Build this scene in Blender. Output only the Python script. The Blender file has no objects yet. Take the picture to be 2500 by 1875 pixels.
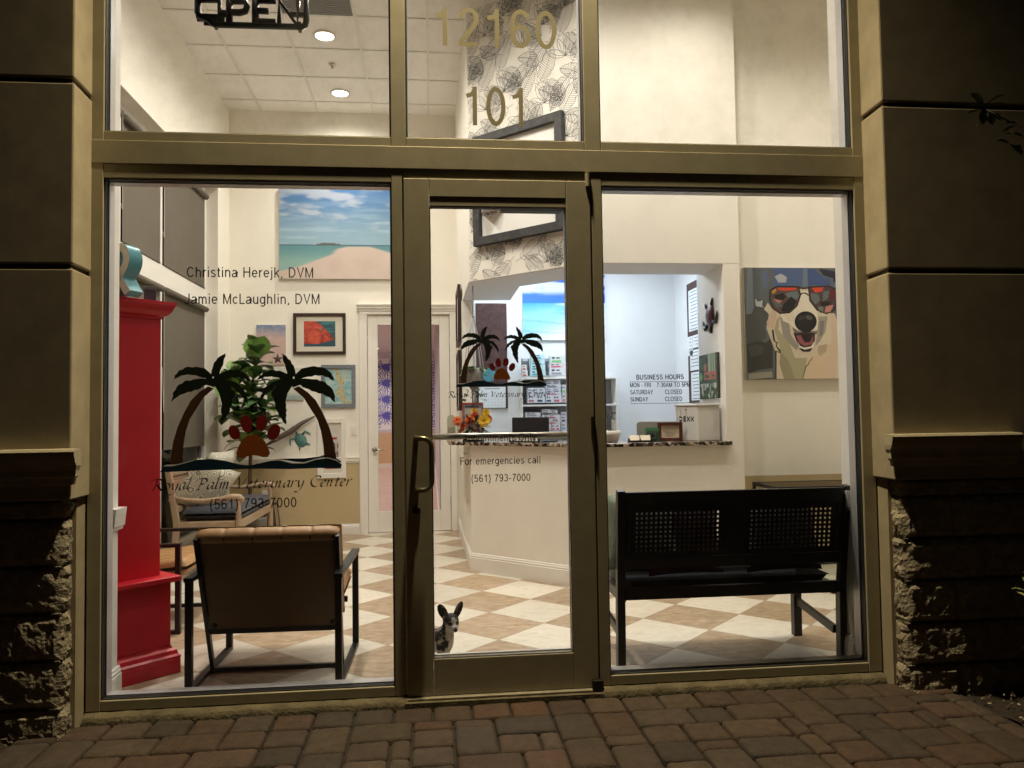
import bpy, bmesh, math, random
import numpy as np
from mathutils import Vector, Matrix, noise as mnoise

scene = bpy.context.scene
COL = scene.collection
R = math.radians
PI = math.pi
random.seed(7)

def lin(c):
    c = c / 255.0
    return c / 12.92 if c <= 0.04045 else ((c + 0.055) / 1.055) ** 2.4
def rgb(r, g, b):
    return (lin(r), lin(g), lin(b))

# ------------------------------------------------------------ camera
cam_data = bpy.data.cameras.new('camera')
cam = bpy.data.objects.new('camera', cam_data)
COL.objects.link(cam)
YAW, PITCH, ROLL = R(5.9710), R(2.3215), R(-0.8271)
fwd = Vector((math.sin(YAW) * math.cos(PITCH), math.cos(YAW) * math.cos(PITCH), math.sin(PITCH)))
r0 = Vector((math.cos(YAW), -math.sin(YAW), 0))
u0 = r0.cross(fwd)
rgt = r0 * math.cos(ROLL) + u0 * math.sin(ROLL)
upv = -r0 * math.sin(ROLL) + u0 * math.cos(ROLL)
M = Matrix((rgt, upv, -fwd)).transposed().to_4x4()
M.translation = Vector((0.1244, -3.7164, 1.3211))
cam.matrix_world = M
cam_data.sensor_width = 36.0
cam_data.sensor_fit = 'HORIZONTAL'
cam_data.lens = 1896.36 / 2500 * 36
cam_data.clip_start = 0.05
cam_data.clip_end = 2000
scene.camera = cam

# ------------------------------------------------------------ night sky
world = bpy.data.worlds.new('World')
scene.world = world
world.use_nodes = True
wn = world.node_tree
bg = wn.nodes['Background']
sky = wn.nodes.new('ShaderNodeTexSky')
sky.sky_type = 'NISHITA'
sky.sun_disc = False
sky.sun_elevation = R(-7)
sky.sun_rotation = R(200)
wn.links.new(sky.outputs['Color'], bg.inputs['Color'])
bg.inputs['Strength'].default_value = 0.05

moon_data = bpy.data.lights.new('moonlight', 'SUN')
moon_data.energy = 0.004
moon_data.angle = R(0.5)
moon_data.color = (1.0, 0.93, 0.82)
moon = bpy.data.objects.new('moonlight', moon_data)
COL.objects.link(moon)
moon.rotation_euler = (R(50), 0, R(20))

vs = scene.view_settings
vs.view_transform = 'Standard'
vs.look = 'None'
vs.exposure = 0.0
vs.gamma = 1.0
vs.use_curve_mapping = False

cy = scene.cycles
cy.use_denoising = True
cy.max_bounces = 12
cy.diffuse_bounces = 8
cy.glossy_bounces = 3
cy.transparent_max_bounces = 16
cy.sample_clamp_indirect = 6.0
cy.caustics_reflective = False
cy.caustics_refractive = False

# ------------------------------------------------------------ materials
MATS = {}
def mat(name, col, rough=0.6, metal=0.0, var=0.0, vscale=8.0, bump=0.0, bscale=60.0, spec=0.5, emit=None, estr=0.0, stretch=None, col2=None, coat=0.0, sheen=0.0):
    if name in MATS:
        return MATS[name]
    m = bpy.data.materials.new(name)
    m.use_nodes = True
    nt = m.node_tree
    b = nt.nodes['Principled BSDF']
    b.inputs['Base Color'].default_value = (*col, 1)
    b.inputs['Roughness'].default_value = rough
    b.inputs['Metallic'].default_value = metal
    b.inputs['Specular IOR Level'].default_value = spec
    if coat: b.inputs['Coat Weight'].default_value = coat
    if sheen: b.inputs['Sheen Weight'].default_value = sheen
    if emit:
        b.inputs['Emission Color'].default_value = (*emit, 1)
        b.inputs['Emission Strength'].default_value = estr
    if var or bump or col2:
        tc = nt.nodes.new('ShaderNodeTexCoord')
        src = tc.outputs['Object']
        if stretch:
            mp = nt.nodes.new('ShaderNodeMapping')
            mp.inputs['Scale'].default_value = stretch
            nt.links.new(src, mp.inputs['Vector'])
            src = mp.outputs['Vector']
    if var or col2:
        n = nt.nodes.new('ShaderNodeTexNoise')
        n.inputs['Scale'].default_value = vscale
        n.inputs['Detail'].default_value = 6
        n.inputs['Roughness'].default_value = 0.6
        nt.links.new(src, n.inputs['Vector'])
        rp = nt.nodes.new('ShaderNodeValToRGB')
        rp.color_ramp.elements[0].position = 0.3
        rp.color_ramp.elements[1].position = 0.7
        lo = tuple(c * (1 - var) for c in col)
        hi = col2 if col2 else tuple(min(1, c * (1 + var)) for c in col)
        rp.color_ramp.elements[0].color = (*lo, 1)
        rp.color_ramp.elements[1].color = (*hi, 1)
        nt.links.new(n.outputs['Fac'], rp.inputs['Fac'])
        nt.links.new(rp.outputs['Color'], b.inputs['Base Color'])
    if bump:
        n2 = nt.nodes.new('ShaderNodeTexNoise')
        n2.inputs['Scale'].default_value = bscale
        n2.inputs['Detail'].default_value = 4
        nt.links.new(src, n2.inputs['Vector'])
        bp = nt.nodes.new('ShaderNodeBump')
        bp.inputs['Strength'].default_value = bump
        bp.inputs['Distance'].default_value = 0.01
        nt.links.new(n2.outputs['Fac'], bp.inputs['Height'])
        nt.links.new(bp.outputs['Normal'], b.inputs['Normal'])
    MATS[name] = m
    return m
def flat(r, g, b, rough=0.7):
    return mat('paint %d %d %d' % (r, g, b), rgb(r, g, b), rough)
def nodes_of(name):
    m = bpy.data.materials.new(name)
    m.use_nodes = True
    MATS[name] = m
    return m, m.node_tree, m.node_tree.nodes['Principled BSDF']

def glass_mat(name, tint=(1, 1, 1), dirt=0.0):
    m = bpy.data.materials.new(name)
    m.use_nodes = True
    nt = m.node_tree
    nt.nodes.remove(nt.nodes['Principled BSDF'])
    out = nt.nodes['Material Output']
    tr = nt.nodes.new('ShaderNodeBsdfTransparent')
    tr.inputs['Color'].default_value = (*tint, 1)
    gl = nt.nodes.new('ShaderNodeBsdfGlossy')
    gl.inputs['Roughness'].default_value = 0.02
    fr = nt.nodes.new('ShaderNodeFresnel')
    fr.inputs['IOR'].default_value = 1.3
    mx = nt.nodes.new('ShaderNodeMixShader')
    nt.links.new(fr.outputs[0], mx.inputs[0])
    nt.links.new(tr.outputs[0], mx.inputs[1])
    nt.links.new(gl.outputs[0], mx.inputs[2])
    last = mx.outputs[0]
    if dirt:
        df = nt.nodes.new('ShaderNodeBsdfDiffuse')
        df.inputs['Color'].default_value = (0.6, 0.58, 0.54, 1)
        tc = nt.nodes.new('ShaderNodeTexCoord')
        n = nt.nodes.new('ShaderNodeTexNoise')
        n.inputs['Scale'].default_value = 3.0
        n.inputs['Detail'].default_value = 8
        n.inputs['Roughness'].default_value = 0.75
        nt.links.new(tc.outputs['Object'], n.inputs['Vector'])
        rp = nt.nodes.new('ShaderNodeMapRange')
        rp.inputs['From Min'].default_value = 0.45
        rp.inputs['From Max'].default_value = 0.8
        rp.inputs['To Min'].default_value = 0.0
        rp.inputs['To Max'].default_value = dirt
        nt.links.new(n.outputs['Fac'], rp.inputs['Value'])
        m2 = nt.nodes.new('ShaderNodeMixShader')
        nt.links.new(rp.outputs[0], m2.inputs[0])
        nt.links.new(last, m2.inputs[1])
        nt.links.new(df.outputs[0], m2.inputs[2])
        last = m2.outputs[0]
    nt.links.new(last, out.inputs['Surface'])
    MATS[name] = m
    return m

# ------------------------------------------------------------ mesh builder
class MB:
    def __init__(self):
        self.v = []; self.f = []; self.mi = []; self.cur = 0; self.smooth = False; self.sm = []
    def add(self, vs, fs):
        o = len(self.v)
        self.v += [tuple(p) for p in vs]
        for f in fs:
            self.f.append([i + o for i in f]); self.mi.append(self.cur); self.sm.append(self.smooth)
        return self
    def box(self, x0, x1, y0, y1, z0, z1):
        v = [(x0, y0, z0), (x1, y0, z0), (x1, y1, z0), (x0, y1, z0), (x0, y0, z1), (x1, y0, z1), (x1, y1, z1), (x0, y1, z1)]
        return self.add(v, [(0, 3, 2, 1), (4, 5, 6, 7), (0, 1, 5, 4), (1, 2, 6, 5), (2, 3, 7, 6), (3, 0, 4, 7)])
    def bar(self, a, b, w, h, up=(0, 0, 1)):
        a = Vector(a); b = Vector(b); d = (b - a).normalized()
        u = Vector(up)
        if abs(d.dot(u)) > 0.98: u = Vector((0, 1, 0))
        s = d.cross(u).normalized(); t = s.cross(d).normalized()
        vs = []
        for p in (a, b):
            for i, j in ((-1, -1), (1, -1), (1, 1), (-1, 1)):
                vs.append(p + s * (i * w / 2) + t * (j * h / 2))
        return self.add(vs, [(0, 1, 2, 3), (7, 6, 5, 4), (0, 4, 5, 1), (1, 5, 6, 2), (2, 6, 7, 3), (3, 7, 4, 0)])
    def tube(self, pts, r, n=8, cap=True):
        P = [Vector(p) for p in pts]
        rs = r if isinstance(r, (list, tuple)) else [r] * len(P)
        vs = []; fs = []; prev = None
        for i, p in enumerate(P):
            d = (P[min(i + 1, len(P) - 1)] - P[max(i - 1, 0)]).normalized()
            if prev is None:
                u = Vector((0, 0, 1)) if abs(d.z) < 0.9 else Vector((1, 0, 0))
                s = d.cross(u).normalized()
            else:
                s = (prev - d * prev.dot(d)).normalized()
            prev = s; t = d.cross(s)
            for k in range(n):
                a = 2 * PI * k / n
                vs.append(p + s * (math.cos(a) * rs[i]) + t * (math.sin(a) * rs[i]))
        for i in range(len(P) - 1):
            for k in range(n):
                fs.append((i * n + k, i * n + (k + 1) % n, (i + 1) * n + (k + 1) % n, (i + 1) * n + k))
        if cap:
            fs.append(tuple(range(n - 1, -1, -1))); fs.append(tuple(range((len(P) - 1) * n, len(P) * n)))
        return self.add(vs, fs)
    def lathe(self, prof, c=(0, 0, 0), n=20, ax='z'):
        vs = []; fs = []
        for r, h in prof:
            for k in range(n):
                a = 2 * PI * k / n
                q = (r * math.cos(a), r * math.sin(a), h)
                if ax == 'y': q = (q[0], h, q[1])
                if ax == 'x': q = (h, q[0], q[1])
                vs.append((q[0] + c[0], q[1] + c[1], q[2] + c[2]))
        m = len(prof)
        for i in range(m - 1):
            for k in range(n):
                fs.append((i * n + k, i * n + (k + 1) % n, (i + 1) * n + (k + 1) % n, (i + 1) * n + k))
        fs.append(tuple(range(n - 1, -1, -1))); fs.append(tuple(range((m - 1) * n, m * n)))
        return self.add(vs, fs)
    def prism(self, poly, d0, d1, ax='z'):
        def q(a, b, d):
            return (a, b, d) if ax == 'z' else ((a, d, b) if ax == 'y' else (d, a, b))
        n = len(poly)
        vs = [q(a, b, d0) for a, b in poly] + [q(a, b, d1) for a, b in poly]
        fs = [tuple(range(n - 1, -1, -1)), tuple(range(n, 2 * n))]
        fs += [(i, (i + 1) % n, n + (i + 1) % n, n + i) for i in range(n)]
        return self.add(vs, fs)
    def grid(self, fn, nu, nv):
        vs = [fn(i / nu, j / nv) for j in range(nv + 1) for i in range(nu + 1)]
        fs = [(j * (nu + 1) + i, j * (nu + 1) + i + 1, (j + 1) * (nu + 1) + i + 1, (j + 1) * (nu + 1) + i) for j in range(nv) for i in range(nu)]
        return self.add(vs, fs)
    def sphere(self, c, r, n=12, m=8):
        rx, ry, rz = r if isinstance(r, (list, tuple)) else (r, r, r)
        vs = [(c[0], c[1], c[2] - rz)]; fs = []
        for j in range(1, m):
            t = -PI / 2 + PI * j / m
            for k in range(n):
                a = 2 * PI * k / n
                vs.append((c[0] + rx * math.cos(t) * math.cos(a), c[1] + ry * math.cos(t) * math.sin(a), c[2] + rz * math.sin(t)))
        vs.append((c[0], c[1], c[2] + rz))
        for k in range(n):
            fs.append((0, 1 + (k + 1) % n, 1 + k))
            fs.append((len(vs) - 1, 1 + (m - 2) * n + k, 1 + (m - 2) * n + (k + 1) % n))
        for j in range(m - 2):
            for k in range(n):
                fs.append((1 + j * n + k, 1 + j * n + (k + 1) % n, 1 + (j + 1) * n + (k + 1) % n, 1 + (j + 1) * n + k))
        return self.add(vs, fs)

def link_mesh(name, mb, mats, off=(0, 0, 0), bevel=0.0, recalc=True, segs=2):
    me = bpy.data.meshes.new(name)
    vs = [(p[0] - off[0], p[1] - off[1], p[2] - off[2]) for p in mb.v]
    me.from_pydata(vs, [], mb.f)
    if not isinstance(mats, (list, tuple)): mats = [mats]
    for m in mats: me.materials.append(m)
    me.polygons.foreach_set('material_index', mb.mi)
    me.polygons.foreach_set('use_smooth', mb.sm)
    me.update()
    if recalc:
        bm = bmesh.new(); bm.from_mesh(me)
        bmesh.ops.recalc_face_normals(bm, faces=bm.faces)
        bm.to_mesh(me); bm.free()
    o = bpy.data.objects.new(name, me)
    COL.objects.link(o)
    if bevel:
        bv = o.modifiers.new('bevel', 'BEVEL')
        bv.width = bevel; bv.segments = segs; bv.limit_method = 'ANGLE'; bv.angle_limit = R(40)
    return o

class Thing:
    def __init__(self, name, label, cat, loc=(0, 0, 0), rz=0.0, group=None):
        o = bpy.data.objects.new(name, None)
        o.empty_display_size = 0.1
        COL.objects.link(o)
        o.location = loc; o.rotation_euler = (0, 0, rz)
        o['label'] = label; o['category'] = cat
        if group: o['group'] = group
        self.o = o; self.loc = loc; self.rz = rz
    def add(self, name, mb, mats, parent=None, bevel=0.0, local=False, recalc=True, label=None):
        off = (0, 0, 0) if (local or self.rz) else self.loc
        c = link_mesh(name, mb, mats, off, bevel, recalc)
        c.parent = parent or self.o
        if label: c['label'] = label
        return c
    def lamp(self, name, ld, loc, rot=(0, 0, 0)):
        l = bpy.data.objects.new(name, ld)
        COL.objects.link(l)
        l.parent = self.o
        l.location = (loc[0] - self.loc[0], loc[1] - self.loc[1], loc[2] - self.loc[2])
        l.rotation_euler = rot
        return l
def single(name, label, cat, mb, mats, loc=(0, 0, 0), bevel=0.0, group=None, recalc=True):
    o = link_mesh(name, mb, mats, loc, bevel, recalc)
    o.location = loc
    o['label'] = label; o['category'] = cat
    if group: o['group'] = group
    return o
def struct(name, mb, mats, bevel=0.0, kind='structure', label=None, recalc=True):
    o = link_mesh(name, mb, mats, (0, 0, 0), bevel, recalc)
    o['kind'] = kind
    if label: o['label'] = label
    return o
def copy_thing(root, loc, rz, label):
    c = root.copy(); COL.objects.link(c)
    c.location = loc; c.rotation_euler = (0, 0, rz); c['label'] = label
    for ch in list(root.children):
        k = ch.copy(); COL.objects.link(k); k.parent = c
        for g in ch.children:
            d = g.copy(); COL.objects.link(d); d.parent = k
    return c

# ------------------------------------------------------------ lettering
def arc(cx, cy, rx, ry, a0, a1, n=12):
    return [(cx + rx * math.cos(R(a0 + (a1 - a0) * i / n)), cy + ry * math.sin(R(a0 + (a1 - a0) * i / n))) for i in range(n + 1)]
# plain grotesque alphabet as pen centre lines (capital height 1, x-height .73)
def _x(cx, rx, a0=0, a1=360): return arc(cx, .365, rx, .307, a0, a1, 20)
_st = [(.09, 0), (.09, 1)]
SANS = {
 'A': (.68, [[(.04, 0), (.34, .98), (.64, 0)], [(.15, .33), (.53, .33)]]),
 'B': (.66, [_st, [(.09, .055), (.38, .055)] + arc(.38, .29, .20, .235, -90, 90) + [(.09, .525)], [(.38, .525)] + arc(.36, .735, .18, .21, -90, 90) + [(.09, .945)]]),
 'C': (.72, [arc(.37, .5, .30, .445, 38, 322, 20)]), 'D': (.72, [_st, [(.09, .055), (.3, .055)] + arc(.3, .5, .32, .445, -90, 90, 16) + [(.09, .945)]]),
 'E': (.60, [_st, [(.09, .055), (.55, .055)], [(.09, .52), (.51, .52)], [(.09, .945), (.54, .945)]]), 'F': (.56, [_st, [(.09, .51), (.48, .51)], [(.09, .945), (.53, .945)]]),
 'H': (.72, [_st, [(.63, 0), (.63, 1)], [(.09, .52), (.63, .52)]]), 'I': (.26, [[(.13, 0), (.13, 1)]]), 'J': (.52, [[(.42, 1), (.42, .26)] + arc(.24, .24, .18, .185, 0, -170)]),
 'K': (.66, [_st, [(.60, .99), (.11, .42)], [(.25, .56), (.62, .01)]]), 'L': (.54, [_st, [(.09, .055), (.52, .055)]]), 'M': (.82, [_st, [(.10, .97), (.41, .04), (.72, .97)], [(.73, 1), (.73, 0)]]),
 'N': (.72, [_st, [(.10, .97), (.62, .03)], [(.63, 0), (.63, 1)]]), 'O': (.78, [arc(.39, .5, .325, .445, 0, 360, 28)]),
 'P': (.64, [_st, [(.09, .45), (.36, .45)] + arc(.36, .697, .22, .247, -90, 90) + [(.09, .945)]]), 'R': (.70, [_st, [(.09, .47), (.38, .47)] + arc(.38, .707, .21, .237, -90, 90) + [(.09, .945)], [(.38, .47), (.52, .42), (.56, .16), (.61, 0)]]),
 'S': (.66, [arc(.33, .735, .235, .21, 20, 250, 14) + arc(.33, .285, .255, .23, 75, -160, 14)]), 'T': (.60, [[(.30, 0), (.30, .98)], [(.02, .945), (.58, .945)]]),
 'U': (.72, [[(.09, 1), (.09, .33)] + arc(.36, .33, .27, .275, 180, 360, 14) + [(.63, 1)]]), 'V': (.66, [[(.04, 1), (.33, .03), (.62, 1)]]), 'X': (.66, [[(.04, 0), (.61, 1)], [(.05, 1), (.62, 0)]]), 'Y': (.66, [[(.04, 1), (.33, .42), (.62, 1)], [(.33, .42), (.33, 0)]]),
 'a': (.56, [arc(.27, .52, .19, .155, 160, 0, 8) + [(.46, .52), (.46, .12), (.52, .02)], [(.46, .40), (.20, .36)] + arc(.20, .205, .145, .15, 100, 280, 10) + [(.38, .12), (.46, .24)]]),
 'c': (.53, [_x(.28, .215, 45, 315)]), 'e': (.57, [[(.07, .37), (.50, .37)] + _x(.285, .215, 0, 318)]), 'g': (.58, [_x(.27, .205), [(.49, .73), (.49, -.02)] + arc(.28, -.02, .21, .19, 0, -150, 10)]),
 'h': (.56, [[(.08, 0), (.08, 1)], [(.08, .42)] + arc(.28, .46, .19, .215, 165, 0, 10) + [(.47, 0)]]), 'i': (.22, [[(.11, 0), (.11, .72)], [(.11, .87), (.11, 1)]]), 'j': (.24, [[(.13, .72), (.13, -.10), (.07, -.19), (-.03, -.18)], [(.13, .87), (.13, 1)]]),
 'k': (.52, [[(.08, 0), (.08, 1)], [(.46, .72), (.10, .32)], [(.22, .44), (.48, 0)]]), 'l': (.22, [[(.11, 0), (.11, 1)]]),
 'm': (.84, [[(.08, 0), (.08, .72)], [(.08, .42)] + arc(.25, .46, .16, .215, 165, 0, 10) + [(.41, 0)], [(.41, .42)] + arc(.58, .46, .16, .215, 165, 0, 10) + [(.75, 0)]]),
 'n': (.56, [[(.08, 0), (.08, .72)], [(.08, .42)] + arc(.28, .46, .19, .215, 165, 0, 10) + [(.47, 0)]]), 'o': (.58, [_x(.29, .225)]), 'p': (.58, [[(.08, -.26), (.08, .72)], _x(.30, .215)]),
 'r': (.34, [[(.08, 0), (.08, .72)], [(.08, .44), (.15, .60), (.25, .67), (.33, .665)]]), 's': (.51, [arc(.255, .53, .165, .145, 20, 250, 10) + arc(.255, .20, .185, .145, 75, -160, 10)]),
 't': (.30, [[(.14, .92), (.14, .14), (.19, .06), (.28, .06)], [(.02, .67), (.27, .67)]]), 'u': (.56, [[(.08, .72), (.08, .26)] + arc(.27, .26, .19, .205, 180, 345, 10), [(.47, .72), (.47, 0)]]), 'y': (.50, [[(.03, .72), (.26, .04)], [(.47, .72), (.22, -.10), (.14, -.20), (.03, -.20)]]),
 '0': (.56, [arc(.28, .49, .215, .44, 0, 360, 24)]), '1': (.56, [[(.34, 0), (.34, .98)], [(.34, .90), (.27, .78), (.10, .74)]]), '2': (.56, [arc(.28, .71, .205, .225, 175, -35, 14) + [(.28, .34), (.09, .13), (.075, .055), (.50, .055)]]),
 '3': (.56, [arc(.27, .73, .19, .205, 165, -90, 12), arc(.27, .285, .215, .235, 90, -165, 12)]), '5': (.56, [[(.46, .925), (.145, .925), (.09, .48)] + arc(.275, .32, .21, .265, 125, -155, 14)]),
 '6': (.56, [arc(.285, .30, .205, .245, 0, 360, 20), [(.08, .32), (.09, .62)] + arc(.29, .66, .20, .275, 170, 30, 10)]), '7': (.56, [[(.06, .93), (.49, .93), (.34, .62), (.23, .28), (.19, 0)]]), '9': (.56, [arc(.275, .68, .205, .255, 0, 360, 20), [(.48, .66), (.47, .36)] + arc(.27, .33, .20, .28, -5, -155, 10)]),
 ',': (.26, [[(.13, .11), (.13, 0), (.07, -.12)]]), '-': (.36, [[(.04, .36), (.32, .36)]]), ':': (.26, [[(.13, 0), (.13, .12)], [(.13, .5), (.13, .62)]]),
 '(': (.32, [[(.26, 1.0), (.14, .74), (.10, .38), (.14, .02), (.26, -.24)]]), ')': (.32, [[(.06, 1.0), (.18, .74), (.22, .38), (.18, .02), (.06, -.24)]]), ' ': (.30, []),
}
def pen(mb, q, w, T, k=0):
    """ribbon of width w round the centre line q, mitred at the joints"""
    n = len(q); closed = n > 3 and (Vector(q[0]) - Vector(q[-1])).length < 1e-5
    vs = []
    for i in range(n):
        a = Vector(q[i - 1]) if i else (Vector(q[-2]) if closed else None); b = Vector(q[i]); c = Vector(q[i + 1]) if i < n - 1 else (Vector(q[1]) if closed else None)
        d1 = (b - a).normalized() if a is not None else (c - b).normalized(); d2 = (c - b).normalized() if c is not None else d1
        t = d1 + d2
        t = t.normalized() if t.length > .2 else d1
        nrm = Vector((-t.y, t.x)); s = w / 2 / max(.45, nrm.dot(Vector((-d1.y, d1.x))))
        vs += [T(b + nrm * s, k), T(b - nrm * s, k)]
    mb.add(vs, [(2 * i, 2 * i + 1, 2 * i + 3, 2 * i + 2) for i in range(n - 1)])
def text_mb(s, x0, x1, z0, cap, y, weight=.115):
    """flat letters facing -y between x0 and x1, capitals cap high, on baseline z0"""
    adv = 0; st = []
    for ch in s:
        w, g = SANS[ch]
        st += [[(a + adv, b) for a, b in p] for p in g]; adv += w + .10
    sx = (x1 - x0) / (adv - .10); mb = MB(); k = 0
    w = weight * 2 / (1 + cap / sx) * 1.0          # keep stems even when the letters are condensed
    for p in st:
        k += 1
        pen(mb, [(a * sx / cap, b) for a, b in p], weight * (.55 + .45 * sx / cap), lambda v, kk: (x0 + v[0] * cap, y - .00004 * (kk % 5), z0 + v[1] * cap), k)
    return mb

# chancery italic drawn with a broad nib: strokes in x-height units (x-height 1, ascender 1.75, descender -0.75)
GL = {
 'R': (1.25, [[(0.25, 0.0), (0.42, 0.9), (0.5, 1.6)], [(-0.15, 1.2), (0.0, 1.5), (0.5, 1.62)] + arc(0.62, 1.25, 0.42, 0.4, 85, -90), [(0.55, 0.82), (0.85, 0.4), (1.1, 0.05), (1.4, -0.1)], [(0.05, -0.02), (0.3, 0.04)]]),
 'P': (1.1, [[(0.2, -0.1), (0.42, 0.9), (0.5, 1.6)], [(-0.15, 1.2), (0.0, 1.5), (0.5, 1.62)] + arc(0.62, 1.22, 0.46, 0.43, 85, -120), [(0.0, -0.1), (0.4, -0.05)]]),
 'V': (1.15, [[(-0.1, 1.4), (0.05, 1.6), (0.2, 1.55), (0.32, 0.8), (0.4, 0.0)], [(0.4, 0.0), (0.8, 0.8), (1.05, 1.45), (1.3, 1.75)]]),
 'C': (1.2, [[(1.15, 1.3), (1.12, 1.55), (0.9, 1.62)] + arc(0.75, 0.82, 0.62, 0.82, 100, 280) + [(1.0, 0.12), (1.2, 0.35)]]),
 'o': (0.75, [arc(0.36, 0.5, 0.32, 0.5, 100, 460, 16)]),
 'y': (0.8, [[(0.0, 0.85), (0.12, 1.0), (0.2, 0.5), (0.3, 0.06), (0.5, 0.15), (0.7, 0.6)], [(0.72, 1.0), (0.68, 0.3), (0.45, -0.45), (0.15, -0.72), (-0.1, -0.65)]]),
 'a': (0.8, [[(0.7, 0.95), (0.45, 1.0), (0.18, 0.75), (0.06, 0.3), (0.16, 0.03), (0.35, 0.1), (0.65, 0.7)], [(0.72, 1.0), (0.6, 0.3), (0.66, 0.04), (0.85, 0.15)]]),
 'l': (0.45, [[(0.08, 1.55), (0.25, 1.8), (0.3, 1.6), (0.12, 0.4), (0.15, 0.05), (0.35, 0.12)]]),
 'm': (1.2, [[(0.0, 0.85), (0.14, 1.0), (0.1, 0.5), (0.06, 0.0)], [(0.1, 0.5), (0.3, 0.88), (0.45, 1.0), (0.5, 0.75), (0.42, 0.0)], [(0.48, 0.5), (0.7, 0.9), (0.84, 1.0), (0.9, 0.75), (0.82, 0.2), (0.9, 0.04), (1.1, 0.15)]]),
 'n': (0.85, [[(0.0, 0.85), (0.14, 1.0), (0.1, 0.5), (0.06, 0.0)], [(0.1, 0.5), (0.3, 0.88), (0.46, 1.0), (0.54, 0.75), (0.46, 0.2), (0.52, 0.04), (0.72, 0.15)]]),
 'e': (0.65, [[(0.1, 0.45), (0.4, 0.58), (0.55, 0.8), (0.42, 1.0), (0.2, 0.85), (0.06, 0.4), (0.15, 0.05), (0.35, 0.03), (0.56, 0.2)]]),
 't': (0.55, [[(0.3, 1.35), (0.2, 0.6), (0.14, 0.2), (0.22, 0.03), (0.45, 0.15)], [(0.02, 0.93), (0.5, 1.0)]]),
 'r': (0.6, [[(0.0, 0.85), (0.14, 1.0), (0.1, 0.5), (0.06, 0.0)], [(0.1, 0.5), (0.28, 0.85), (0.45, 1.0), (0.58, 0.93)]]),
 'i': (0.4, [[(0.0, 0.85), (0.14, 1.0), (0.1, 0.4), (0.14, 0.04), (0.32, 0.14)], [(0.2, 1.4), (0.28, 1.45)]]),
 ' ': (0.5, []),
}
def script_mb(s, x0, x1, z0, cap, y, thick=1.0):
    adv = 0; strokes = []
    for ch in s:
        w, st = GL[ch]
        for p in st: strokes.append([(a + adv, b) for a, b in p])
        adv += w + 0.1
    ux = (x1 - x0) / (adv - 0.1); uz = cap / 1.65
    mb = MB(); k = 0
    nx, nz = math.cos(R(42)) * 0.09 * thick, math.sin(R(42)) * 0.09 * thick
    for p in strokes:
        # smooth (Catmull-Rom)
        q = []
        for i in range(len(p) - 1):
            a, b, c, d = p[max(i - 1, 0)], p[i], p[i + 1], p[min(i + 2, len(p) - 1)]
            for t in (0, 0.25, 0.5, 0.75):
                q.append(tuple(0.5 * (2 * b[j] + (c[j] - a[j]) * t + (2 * a[j] - 5 * b[j] + 4 * c[j] - d[j]) * t * t + (3 * b[j] - a[j] - 3 * c[j] + d[j]) * t ** 3) for j in (0, 1)))
        q.append(p[-1])
        yy = y - 0.00005 * (k % 4); k += 1
        vs = []
        for a, b in q:
            a2 = a + b * 0.16
            for sg in (1, -1):
                vs.append((x0 + (a2 + sg * nx - 0.1) * ux, yy, z0 + (b + sg * nz) * uz))
        mb.add(vs, [(2 * i, 2 * i + 1, 2 * i + 3, 2 * i + 2) for i in range(len(q) - 1)])
    return mb
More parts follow.
